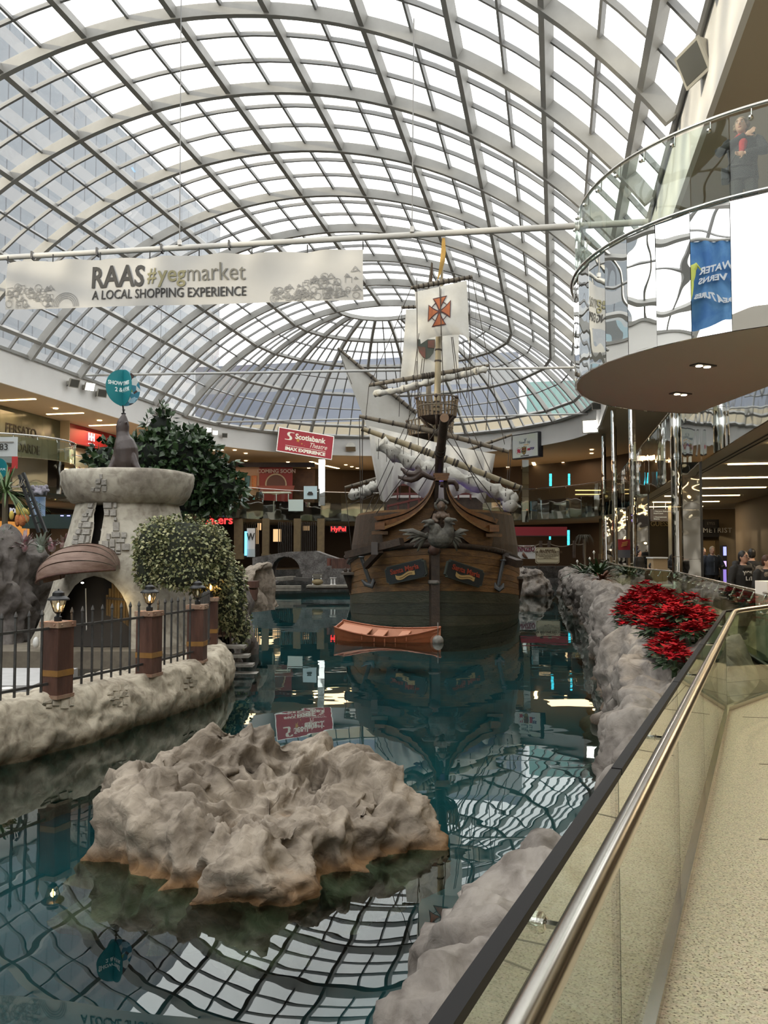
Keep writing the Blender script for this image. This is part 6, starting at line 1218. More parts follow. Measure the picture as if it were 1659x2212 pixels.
dp = thing('dry_palm', PX(1263, 1220, 52), 'dry drooping palm behind the bank plants', 'tree'); MB().tube([PX(1264, 1225, 52), PX(1262, 1165, 52)], .07, 6).build('trunk', M('dry trunk', (.12, .10, .075), .9), dp); mb = MB()
for k in range(70): a = rnd.uniform(0, 6.28); o = PX(1262, 1164, 52); d = V((cos(a), sin(a), 0)); mb.tube([o, o+d*.35+ZV*.25, o+d*.6+ZV*rnd.uniform(-.5, .2)], [.02, .018, .004], 4)
mb.build('fronds', M('dry frond', (.07, .065, .05), .9), dp, kind='stuff')
# ---------------------------------------------------------------- stone bridge, docks
brM = ROCK('bridge stone', (.06, .056, .052), (.135, .125, .118), (.20, .19, .18), sc=2.2)
bg_ = MB(); D = 56; poly = [PX(*p, D) for p in ((545, 1262), (545, 1205), (560, 1202), (620, 1192), (682, 1190), (700, 1197), (745, 1212), (760, 1262))]; bg_.prism(poly[::-1], (0, -1, 0), 3.2); me = bpy.data.meshes.new('stone_bridge'); me.from_pydata(bg_.v, [], bg_.f)
ar0 = [(582, 1275), (582, 1232), (588, 1215), (598, 1206), (612, 1202), (626, 1203), (638, 1210), (646, 1222), (650, 1240), (650, 1275)]; ar = ar0[::-1]
c_ = MB(); c_.add([PX(x, y, D-1) for x, y in ar]+[PX(x, y, D)+V((0, 5, 0)) for x, y in ar], [tuple(range(10)), tuple(range(19, 9, -1))]+[(i, 10+i, 10+(i+1) % 10, (i+1) % 10) for i in range(10)])
me = boolean(me, [c_]); me.materials.clear(); me.materials.append(brM); bo_ = bpy.data.objects.new('stone_bridge', me); COL.objects.link(bo_); tag(bo_, 'low grey stone arch bridge at the lake end', 'bridge')
for i in range(13):
    f0, f1 = i/13, (i+1)/13; a0 = at3(ar0[1:9], f0); a1 = at3(ar0[1:9], f1); cx0, cy0 = 616, 1236
    q_ = [a0, a1, (a1[0]+(a1[0]-cx0)*.14, a1[1]+(a1[1]-cy0)*.16), (a0[0]+(a0[0]-cx0)*.14, a0[1]+(a0[1]-cy0)*.16)]; pts = [PX(*p, D-.04) for p in q_]; c = sum(pts, V())/4; MB().prism([p.lerp(c, .07) for p in pts[::-1]], (0, -1, 0), .08).build('arch_stone', brM, bo_)
woodD = M('grey dock timber', (.22, .20, .165), .8, col2=(.14, .125, .10), ns=3)
dk = thing('floating_dock', PX(605, 1270, 52), 'long grey timber dock lying on the water before the bridge', 'dock')
def dbeam(x0, y0, x1, y1, hpx, d0, d1, m_=woodD): a, b = PX(x0, y0, d0), PX(x1, y1, d1); MB().bar(a, b, .5, hpx*(d0+d1)/2/F).build('beam', m_, dk)
dbeam(558, 1268, 650, 1268, 6, 52, 52); dbeam(558, 1274, 650, 1274, 4, 52, 52); dbeam(570, 1254, 634, 1248, 8, 54, 56); dbeam(575, 1262, 595, 1256, 5, 53, 54, brM); dbeam(634, 1250, 672, 1252, 7, 56, 55, M('dark dock timber', (.07, .065, .06), .8))
d2 = thing('mooring_stage', PX(710, 1266, 50), 'low timber stage with white posts beside the ship', 'dock'); a, b = PX(664, 1266, 50), PX(755, 1266, 50); MB().bar(a, b, 1.5, .12).build('deck', woodD, d2); MB().bar(a+V((0, 0, -.12)), b+V((0, 0, -.12)), 1.2, .1).build('float_beam', darkW, d2)
for x in (716, 723): MB().lathe([(.09, 0), (.05, .06), (.05, .34), (.11, .40), (.11, .43)], PX(x, 1263, 50), 8).build('white_post', whP, d2)
fr = thing('steel_frame_seat', PX(683, 1262, 50), 'small steel framed hood with a tan cushion on the stage', 'seat')
for x in (676, 694): MB().tube([PX(x, 1263, 50), PX(x, 1243, 50), PX(x+2, 1240, 50.5)], .03, 6).build('tube', steel2, fr)
for y in (1242, 1247): MB().bar(PX(675, y, 50), PX(696, y-1, 50), .35, .10).build('hood', steel2, fr)
MB().ell(PX(686, 1257, 50), (.34, .3, .2)).build('cushion', M('tan cushion', (.24, .19, .10), .8), fr, True)
for x in (711, 721): tag(MB().tube([PX(x, 1222, 50), PX(x, 1206, 50)], .13, 8).build('mooring_post', M('red brown post', (.14, .05, .035), .7)), 'red brown mooring post by the ship side' if x == 711 else 'red brown mooring post against the hull', 'post')
tag(MB().box(PX(737, 1217, 50), (1.1, .8, .6)).build('timber_box', rust), 'brown timber box on the quay beside the ship', 'box')
# ---------------------------------------------------------------- pipes, cables and banners
pipeM = M('white hanging pipe', (.42, .415, .40), .45)
def hang(name, a, b, r, label): o = thing(name, a, label, 'pipe'); MB().tube([a, b], r, 8).build('tube', pipeM, o, 50); return o
pA, pB = PX(-420, 580, 26.4), PX(1400, 479.5, 19.3)
P1 = hang('banner_pipe', pA, pB, .085, 'thick white pipe slung across the hall carrying the market banner')
for f in (.20, .235, .335, .42, .5, .58): q = pA.lerp(pB, f); MB().box(q, (.05, .22, .22)).build('clamp', M('dark clamp', (.10, .095, .09), .5), P1)
hang('hanging_pipe', PX(165, 811, 51), PX(1240, 794, 46.5), .075, 'white pipe slung across behind the ball sign'); hang('hanging_pipe', PX(425, 913, 69), PX(1312, 893, 62), .07, 'farthest thin white pipe along the dome foot')
cabM = M('steel cable', (.20, .20, .20), .5)
for (x, y0, y1, d, lb) in ((388, -140, 528, 22.6, 'long steel cable holding the banner pipe above the fig tree'), (890, 40, 500, 20.8, 'steel cable holding the banner pipe over the ship'), (345, 655, 800, 50, 'thin cable of the second pipe below the market banner'), (1026, 540, 796, 47.2, 'thin cable of the second pipe beside the ship')): o = thing('hanging_cable', PX(x, y0, d), lb, 'cable', 'cables of the hanging pipes'); MB().tube([PX(x+4, y0, d), PX(x, y1, d)], .016, 5).build('wire', cabM, o); MB().box(PX(x, y1-4, d), (.1, .1, .14)).build('shackle', steel, o)
clothM = M('market banner cloth', (.40, .395, .385), .75, col2=(.375, .37, .36), ns=.5)
mk = thing('market_banner', PX(400, 560, 23), 'wide white market banner with black and olive lettering', 'banner')
bTL, bTR, bBL, bBR = PX(17, 566, 24.0), PX(785, 536, 21.1), PX(12, 669, 24.0), PX(785, 648, 21.1)
nb = (bTR-bTL).cross(ZV).normalized()
def bpnt(u, v, off=0.): top = bTL.lerp(bTR, u); bot = bBL.lerp(bBR, u); tent = .05*abs(sin(pi*u*7)); w = .035*sin(u*44+v*1.5)*(1-v)+.03*sin(u*13+v*3)+.02*sin(u*71)*(1-v)**3; return top.lerp(bot, v)+nb*(w+off)+ZV*(tent-.05)*(1-v)
mb = MB(); mb.grid([[bpnt(i/120, j/14) for j in range(15)] for i in range(121)]); cl = mb.build('cloth', clothM, mk, True)
for k in range(8): MB().tube([bpnt(k/7, .0), bpnt(k/7, 0)+ZV*.22], .018, 5).build('hook', blackM, mk)
def onbanner(o):
    """lay flat print (x in 0..1 along, y in 0..1 down) onto the cloth"""
    for v in o.data.vertices: v.co = bpnt(v.co.x, v.co.y, .022 if v.co.z > 0 else .012)
    return o
def btext(s, u, v, h, mat, bold=0., wd=None):
    o = text('lettering', s, Matrix.Identity(4), 1, mat, None, .01, 'LEFT', bold); xs = [q.co.x for q in o.data.vertices]; w = max(xs)-min(xs); x0 = min(xs); L = (bTR-bTL).length
    for q in o.data.vertices: q.co = V((u+(q.co.x-x0)/w*wd, v-q.co.y*h, q.co.z))
    o.parent = mk; o.matrix_parent_inverse = mk.matrix_basis.inverted(); return onbanner(o)
blkT, olvT, gryT = M('banner black', (.012, .012, .013), .7), M('banner olive', (.20, .185, .10), .7), M('banner grey', (.13, .125, .105), .7)
btext('RAAS', .262, .40, .62, blkT, .022, .155); btext('#', .427, .38, .44, olvT, .012, .026); btext('yeg', .457, .38, .47, olvT, .012, .078); btext('market', .539, .37, .50, gryT, -.004, .157); btext('A LOCAL SHOPPING EXPERIENCE', .265, .76, .27, blkT, .005, .434)
def bline(pts, mb, w=.0016):
    for (x0, y0), (x1, y1) in zip(pts, pts[1:]):
        dx, dy = x1-x0, (y1-y0)/7.5; l = math.hypot(dx, dy) or 1; nx, ny = -dy/l*w*.5, dx/l*w*.5*7.5; q = [bpnt(x0+nx, y0+ny, .018), bpnt(x1+nx, y1+ny, .018), bpnt(x1-nx, y1-ny, .018), bpnt(x0-nx, y0-ny, .018)]; mb.add(q, [(0, 1, 2, 3)])
mb = MB()
def circ(cx, cy, r, a0=0, a1=360, n=14): return [(cx+r*cos(D2R(a0+(a1-a0)*i/n)), cy-r*7.5*sin(D2R(a0+(a1-a0)*i/n))) for i in range(n+1)]
for r in (.024, .029, .034, .039): bline(circ(.185, .97, r, 0, 180), mb)
q = random.Random(4)
for x0, x1, lim in ((.0, .155, .62), (.76, .995, .9)):
    for k in range(90 if x0 > .5 else 55):
        cx = q.uniform(x0+.01, x1-.01); top = (.35+.45*(1-(cx-x0)/(x1-x0))) if x0 > .5 else .55; cy = q.uniform(top, .95); r = q.uniform(.004, .011); t = q.random()
        if t < .35: bline(circ(cx, cy, r), mb, .0012)
        elif t < .6: bline([(cx-r, cy+r*7), (cx-r, cy-r*7), (cx+r, cy-r*7), (cx+r, cy+r*7)], mb, .0012)
        else: bline([(cx+r*1.6*cos(j*2.2)*(.4+.1*j), cy+r*8*sin(j*2.2)*(.4+.1*j)) for j in range(7)], mb, .0011)
mb.build('line_drawing', M('drawing ink', (.17, .17, .17), .8), mk, kind='stuff')
# blue banner hung over the hall behind the walkway, seen in the mirror facets
bb = thing('blue_banner', V((-10.3, 5.6, 10.2)), 'blue hanging banner about water caverns seen mirrored in the balcony', 'banner'); fB = frame((-10.35, 6.5, 9.4), (-.33, .94, 0)); blu = M('blue banner cloth', (.03, .13, .36), .7, col2=(.10, .26, .50), ns=1.2)
mb = MB(); mb.grid([[fB @ V((-5.6+4.35*i/60, -1.2+2.4*j/6, .06*sin(i*.9))) for j in range(7)] for i in range(61)]); o = mb.build('cloth', blu, bb, True)
for s_, y, sz, x in (('DEEPWATER', .42, .36, -1.66), ('CAVERNS', .0, .34, -1.66), ('SEA CREATURES', -.50, .20, -1.66)): text('lettering', s_, fB @ Matrix.Translation((x, y, .13)), sz, M('pale banner letters', (.55, .60, .66), .7), bb, .01, 'RIGHT', bold=.01)
mb = MB(); mb.tube([fB @ V((x, y, .10)) for x, y in ((-1.62, -.9), (-1.5, -.4), (-1.42, .1), (-1.5, .5), (-1.62, .62), (-1.7, .5))], [.05, .10, .09, .07, .05, .02], 8); mb.build('printed_eel', M('yellow green print', (.45, .50, .10), .7), bb)
MB().tube([fB @ V((-6, 1.25, 0)), fB @ V((1, 1.25, 0))], .06, 8).build('pipe', pipeM, bb)
# ---------------------------------------------------------------- floodlights on the fascia
flH = M('floodlight housing', (.40, .385, .34), .55); flG = M('floodlight lens', (.10, .10, .09), .12); flE = EM('lit floodlight', (1, .96, .88), 9.)
def flood(c, aim, s, label, lit_=False, up=(0, 0, 1), wallp=None):
    t = thing('floodlight', c, label, 'light', 'floodlights on the white fascia' if s < .7 else None); z = (V(aim)-c).normalized(); x = z.cross(V(up)).normalized(); y = x.cross(z)
    T = lambda a, b, d: c+x*(a*s)+y*(b*s)+z*(d*s)
    MB().hexa([T(-.3, -.26, -.35), T(.3, -.26, -.35), T(.3, .26, -.35), T(-.3, .26, -.35), T(-.5, -.42, .2), T(.5, -.42, .2), T(.5, .42, .2), T(-.5, .42, .2)]).build('housing', flH, t)
    MB().hexa([T(-.52, -.44, .2), T(.52, -.44, .2), T(.52, .44, .2), T(-.52, .44, .2), T(-.52, -.44, .26), T(.52, -.44, .26), T(.52, .44, .26), T(-.52, .44, .26)]).build('bezel', flH, t)
    MB().hexa([T(-.44, -.36, .24), T(.44, -.36, .24), T(.44, .36, .24), T(-.44, .36, .24), T(-.44, -.36, .27), T(.44, -.36, .27), T(.44, .36, .27), T(-.44, .36, .27)]).build('lens', flE if lit_ else flG, t)
    if wallp is not None:
        w = V(wallp)+(c-V(wallp)).normalized()*.07; MB().bar(T(-.1, .1, -.33), w+y*.1*s, .07*s, .10*s).build('arm', flH, t); MB().box(w, (.08, .3*s, .4*s)).build('wall_plate', flH, t)
        MB().tube([T(.2, -.2, -.35), T(.3, -.55, -.5), w+V((0, 0, -.3*s))+(T(0, 0, -.1)-c), w+V((0, 0, -.15*s))], .022*s+.004, 6).build('cable', cabM, t, True)
    return t
def facpt(x, y, out=.35):
    """where the fascia band is met along a picture ray"""
    r = ray(x, y); best = None
    for (p0, a0), (p1, a1) in zip(FA, FA[1:]):
        A, B = W(p0, a0, 0), W(p1, a1, 0); den = r.x*(B.y-A.y)-r.y*(B.x-A.x)
        if abs(den) < 1e-9: continue
        t = (A.x*(B.y-A.y)-A.y*(B.x-A.x))/den; s_ = (A.x*r.y-A.y*r.x)/den
        if t > 3 and 0 <= s_ <= 1.0001: best = t if best is None else min(best, t)
    q = V((0, 0, E))+r*best; n = V((-q.x, 40-q.y, 0)).normalized() if abs(q.x) > 1 else V((0, -1, 0)); return q, q+n*out
for x, y, l_, lb in ((145, 828, 0, 'unlit floodlight first in the group beside the ball sign'), (180, 836, 1, 'lit floodlight in the group beside the ball sign'), (208, 850, 0, 'unlit floodlight just beside the ball sign'), (341, 893, 0, 'single floodlight above the fig tree top'), (447, 930, 1, 'lit floodlight first of the small trio over the fig tree'), (461, 936, 1, 'lit floodlight in the middle of the small trio'), (482, 942, 0, 'unlit floodlight last of the small trio'), (757, 967, 0, 'grey floodlight on the fascia between bank sign and ship'), (1297, 878, 0, 'unlit floodlight at the fascia end above the lit one')):
    q, o = facpt(x, y, .5); flood(o, V((o.x*.3+1, 38, 4)) if x != 757 else o+V((0, -3, -6)), {757: .9, 447: .45, 461: .45, 482: .45}.get(x, .62), lb, bool(l_), wallp=q)
q, o = facpt(1282, 922, .5); flood(o, V((3, 30, 3)), 1.15, 'brightly lit floodlight at the fascia end near the columns', True, wallp=q); lamp('SPOT', 'fascia floodlight', o+(V((3, 30, 3))-o).normalized()*.6, 500, (1, .95, .85), .2, V((3, 30, 0)), 70)
q = PX(1548, 118, 17.0); o = PX(1512, 132, 16.6); flood(o, o+V((-2.0, -.45, -.9)), .80, 'large cream floodlight on the fascia above the round balcony', False, wallp=PX(1562, 128, 17.05))
# signs on the fascia
bs_ = thing('bank_sign', PX(659, 961, 74), 'red bank theatre sign on the white fascia', 'sign'); A, B = PX(600, 956.5, 72.6), PX(717, 960.5, 74.6); f = frame((A+B)/2, (B.x-A.x, B.y-A.y, -.55)); w, h = (B-A).length, 2.02
def bx(name, x, y, z, sx_, sy_, sz_, mat, par): return MB().box(f @ V((x, y, z)), (sx_, sy_, sz_), V(f.col[0][:3]), V(f.col[1][:3]), V(f.col[2][:3])).build(name, mat, par)
bx('frame', 0, 0, 0, w+.16, h+.16, .25, steel, bs_); bx('face', 0, 0, .13, w, h, .03, M('bank red', (.36, .018, .03), .45, emit=.15), bs_); cw = M('sign cream', (.78, .74, .62), .5, emit=.25); go = M('star gold', (.75, .38, .06), .5)
text('lettering', 'Scotiabank', f @ Matrix.Translation((.37, .48, .15)), .66, cw, bs_, .01, bold=.02, sx=.98); text('lettering', 'Theatre', f @ Matrix.Translation((1.15, -.10, .15)), .62, cw, bs_, .01, shear=.35, sx=.86); text('lettering', 'IMAX EXPERIENCE', f @ Matrix.Translation((.04, -.71, .15)), .40, cw, bs_, .01, bold=.02, sx=1.14)
bx('rule', .04, -.43, .15, 3.75, .035, .01, cw, bs_)
S_ = smooth([(-.62+k, y) for k, y in ((-.35, .0), (-.2, .0), (0, .02), (.08, .14), (.02, .27), (-.14, .38), (-.18, .52), (-.08, .64), (.1, .66), (.24, .66))], 24); mb = MB(); [mb.box(f @ V((x-.87, y+.1, .15)), (.23, .06, .03), V(f.col[0][:3]), V(f.col[1][:3]), V(f.col[2][:3])) for x, y in S_]; mb.build('emblem', cw, bs_)
for cx, cy, r in ((-.74, .16, .20), (-.36, -.08, .09), (-.10, -.20, .04)): MB().prism([f @ V((cx+(r if k % 2 == 0 else r*.42)*sin(pi*k/5), cy+(r if k % 2 == 0 else r*.42)*cos(pi*k/5), .16)) for k in range(9, -1, -1)], V(f.col[2][:3]), .01).build('star', go, bs_)
ns_ = thing('radio_sign', PX(1139, 962, 73), 'white radio stations sign with a gold shield on the fascia', 'sign'); A, B = PX(1110, 966, 71.5), PX(1165, 960, 69.2); f = frame((A+B)/2, (B.x-A.x, B.y-A.y, .0)); w, h = (B-A).length*1.0, 2.0; bx('box', 0, 0, -.12, w+.12, h+.12, .55, M('sign case', (.03, .03, .035), .5), ns_); bx('face', 0, 0, .17, w-.06, h-.06, .03, M('radio sign face', (.56, .57, .58), .5, col2=(.58, .62, .50), ns=.6, emit=.0), ns_)
nv = M('navy print', (.03, .06, .10), .6); rd = M('crimson print', (.42, .02, .05), .6); gd = M('gold print', (.30, .21, .06), .6)
text('lettering', 'New', f @ Matrix.Translation((-.36, .30, .19)), .36, nv, ns_, .005, sx=.85); text('lettering', 'cap', f @ Matrix.Translation((.42, .30, .19)), .36, nv, ns_, .005, sx=.85); text('lettering', 'RADIO', f @ Matrix.Translation((.15, .06, .19)), .18, go, ns_, .005); mb = MB(); mb.bar(f @ V((.02, .2, .2)), f @ V((.03, .42, .2)), .06, .01, up=f.col[2][:3]); mb.bar(f @ V((.03, .4, .2)), f @ V((.17, .62, .2)), .05, .01, up=f.col[2][:3]); mb.bar(f @ V((.03, .4, .2)), f @ V((-.06, .6, .2)), .04, .01, up=f.col[2][:3]); mb.build('emblem', nv, ns_)
text('lettering', '96', f @ Matrix.Translation((-.72, -.42, .19)), .46, rd, ns_, .005, bold=.03, shear=.2, sx=.85); text('lettering', '.3', f @ Matrix.Translation((-.42, -.48, .19)), .24, nv, ns_, .005, bold=.01); mb = MB(); mb.tube([f @ V((-.68+.36*cos(2*pi*i/24), -.40+.30*sin(2*pi*i/24), .19)) for i in range(24)], .012, 4, closed=True); mb.build('ring', gd, ns_)
sh = [(-.24, .34), (-.12, .28), (0, .36), (.12, .28), (.24, .34), (.25, 0), (.16, -.24), (0, -.36), (-.16, -.24), (-.25, 0)]
for sc_, z, mm in ((1.08, .19, dkL), (.92, .2, gd)): MB().prism([f @ V((-.10+x*sc_, -.42+y*sc_, z)) for x, y in sh[::-1]], V(f.col[2][:3]), .01).build('shield', mm, ns_)
bx('shield_band', -.10, -.28, .205, .44, .14, .01, M('maroon print', (.14, .04, .03), .6), ns_); text('lettering', 'K97', f @ Matrix.Translation((-.10, -.50, .21)), .22, dkL, ns_, .004, bold=.01); text('lettering', '840', f @ Matrix.Translation((.42, -.36, .19)), .26, rd, ns_, .005, bold=.02, shear=.2, sx=.8); text('lettering', 'CFCW', f @ Matrix.Translation((.78, -.32, .19)), .24, M('purple print', (.06, .04, .14), .6), ns_, .005, bold=.02, shear=.2, sx=.7); bx('bar', -.02, -.86, .19, .95, .07, .01, dkL, ns_)
# ---------------------------------------------------------------- corridor: panelled wall, shop fronts, bench, kiosk
pnM = M('cream wall panel', (.44, .38, .26), .65, col2=(.40, .345, .235), ns=.8); cw_ = sideplate('wall_corridor', 10.08, 10, 50, -E, 2.69, M('panel joint', (.08, .06, .04), .8)); cw_['kind'] = 'structure'
for i in range(36):
    a0 = 14+i*1.0
    for h0, h1 in ((-E+.02, -.45), (-.44, .93), (.94, 2.32)): sideplate('wall_panel', 10.05, a0+.008, a0+.992, h0+.005, h1-.005, pnM, cw_, .05)
fr_ = plate('wall_shopfront', 4.6, 16, -E, 2.69, 56, M('corridor end wall', (.20, .15, .09), .7)); fr_['kind'] = 'structure'
sideplate('wall_east', 14.2, -8, 58, -E-1, 9.2, M('east wall', (.40, .34, .25), .8))['kind'] = 'structure'
so_ = thing('optician_front', PX(1520, 1240, 51), 'black shop front with white capitals beyond the standing people', 'shop front'); pxbox('fascia', 1487, 1122, 1553, 1160, 51, blA, so_, .4); pxbox('dark_door', 1499, 1160, 1553, 1240, 51.5, M('dim shop interior', (.10, .07, .035), .8), so_); pxbox('inner_panel', 1505, 1166, 1512, 1180, 51.3, pnM, so_); pxbox('inner_case', 1518, 1168, 1545, 1236, 51.4, M('dim display', (.16, .11, .05), .7), so_); text('lettering', 'OPTOMETRIST', pxframe(1527, 1146, 50.9), .42, M('silver letters', (.40, .40, .40), .4), so_, .02, sp=1.15); pxbox('small_sign', 1522, 1122, 1549, 1140, 50.7, M('dark sign', (.02, .018, .018), .5), so_); text('lettering', 'EYES', pxframe(1536, 1131, 50.6), .24, M('dim letters', (.15, .14, .13), .5), so_, .01)
bp_ = thing('display_board', PX(1482, 1215, 47), 'dark blue display panel with a small white number', 'sign'); pxbox('board', 1469, 1134, 1493, 1215, 47, M('dark navy board', (.012, .016, .04), .4), bp_, .4); text('lettering', '86', pxframe(1484, 1162, 46.9), .18, whT, bp_, .01)
cp = thing('cream_pillar', PX(1462, 1215, 46), 'cream clad pillar behind the woman in black', 'column'); pxbox('shaft', 1453, 1092, 1469, 1235, 46, pnM, cp, .6); pxbox('plinth', 1452, 1228, 1470, 1236, 45.9, pnM, cp, .8)
gs = thing('clothes_shop', PX(1420, 1230, 52), 'dim clothes shop front with gold letters behind the mirrored column', 'shop front'); pxbox('glass_front', 1398, 1122, 1446, 1225, 53, M('dark shop glass', (.035, .03, .02), .15), gs); text('lettering', 'GUESS', pxframe(1425, 1132, 52.9), .42, M('gold letters', (.22, .17, .07), .4), gs, .02); pxbox('side_strip', 1396, 1120, 1400, 1225, 52.8, pnM, gs)
di = thing('directory_sign', PX(1424, 1112, 36), 'hanging grey directory sign with white arrows', 'sign'); pxbox('board', 1407, 1099, 1443, 1126, 36, M('directory grey', (.09, .075, .07), .5), di, .12)
for s_, y in (('> Entrance Galaxyland', 1104.5), ('Food Court', 1109), ('> Entertainment', 1117), ('District', 1121)): text('lettering', s_, pxframe(1412, y, 35.9), .085, whT, di, .004, 'LEFT')
for x in (1412, 1438): MB().tube([PX(x, 1100, 36), PX(x, 1086, 36)], .015, 5).build('hanger', steel, di)
rs = thing('red_poster_stand', PX(1348, 1200, 40), 'red poster on a dark stand behind the slim columns', 'sign'); pxbox('poster', 1336, 1165, 1361, 1188, 40, M('red poster', (.26, .012, .02), .5), rs); pxbox('lower', 1336, 1188, 1361, 1205, 40, M('grey stand', (.09, .09, .10), .6), rs)
for k in range(3): MB().bar(PX(1342+k, 1180-k*3.5, 39.95), PX(1354+k, 1177-k*3.5, 39.95), .03, .05).build('emblem_stroke', M('emblem orange', (.5, .2, .06), .5), rs)
ds = thing('corridor_screen', PX(1565, 1240, 38), 'tall narrow glowing lilac screen at the panelled wall end', 'screen'); pxbox('case', 1562, 1178, 1570, 1262, 38, blA, ds, .3)
for y0, y1, c_ in ((1181, 1200, (.35, .38, 1)), (1212, 1224, (.55, .40, 1)), (1230, 1258, (.20, .14, .42))): pxbox('display', 1563, y0, 1569, y1, 37.95, EM('screen %d' % y0, c_, 1.5), ds, .02)
kM = M('pale oak', (.42, .30, .17), .6); ko = thing('wooden_counter', PX(1427, 1250, 29.5), 'pale oak counter box behind the bench', 'counter'); pxbox('body', 1412, 1206, 1442, 1262, 29.5, kM, ko, .7); pxbox('top', 1411, 1203.5, 1443, 1206.5, 29.4, whP, ko, .8)
gb = M('pale green upholstery', (.40, .44, .34), .6)
for px, py, d, lb in ((1404, 1262, 30.0, 'pale green bench seat with black legs, the one holding the seated man'), (1440, 1270, 27.6, 'pale green bench seat with black legs beside the column')):
    c = PX(px, py, d); r = thing('bench', c, lb, 'bench', 'pale green benches'); x, y = V((.98, -.2, 0)), V((.2, .98, 0)); mb = MB(); mb.box(c, (.62, 1.6, .13), x, y); mb.box(c+ZV*.05, (.54, 1.5, .09), x, y); mb.build('seat', gb, r)
    for sx_ in (-.18, .18):
        for sy_ in (-.55, .55): MB().bar(c+x*sx_+y*sy_-ZV*.05, V((c.x, c.y, 0))+x*sx_+y*sy_, .09).build('leg', blackM, r)
    for sy_ in (-.55, .55): MB().bar(V((c.x, c.y, .02))+y*sy_-x*.25, V((c.x, c.y, .02))+y*sy_+x*.25, .1, .04).build('foot', blackM, r)
wk = thing('white_stand', PX(1658, 1330, 12.6), 'white display stand cut by the frame edge behind the railing', 'stand'); c = PX(1660, 1290, 12.6); MB().box((c.x+.2, c.y, .62), (.62, .4, 1.2)).build('body', whP, wk); MB().box((c.x+.2, c.y, .02), (.7, .5, .04)).build('foot', steel, wk); MB().tube([V((c.x+.2+.12*cos(2*pi*i/16), c.y, 1.3+.05*sin(2*pi*i/16))) for i in range(16)], .012, 5, closed=True).build('wire_hoop', steel, wk)
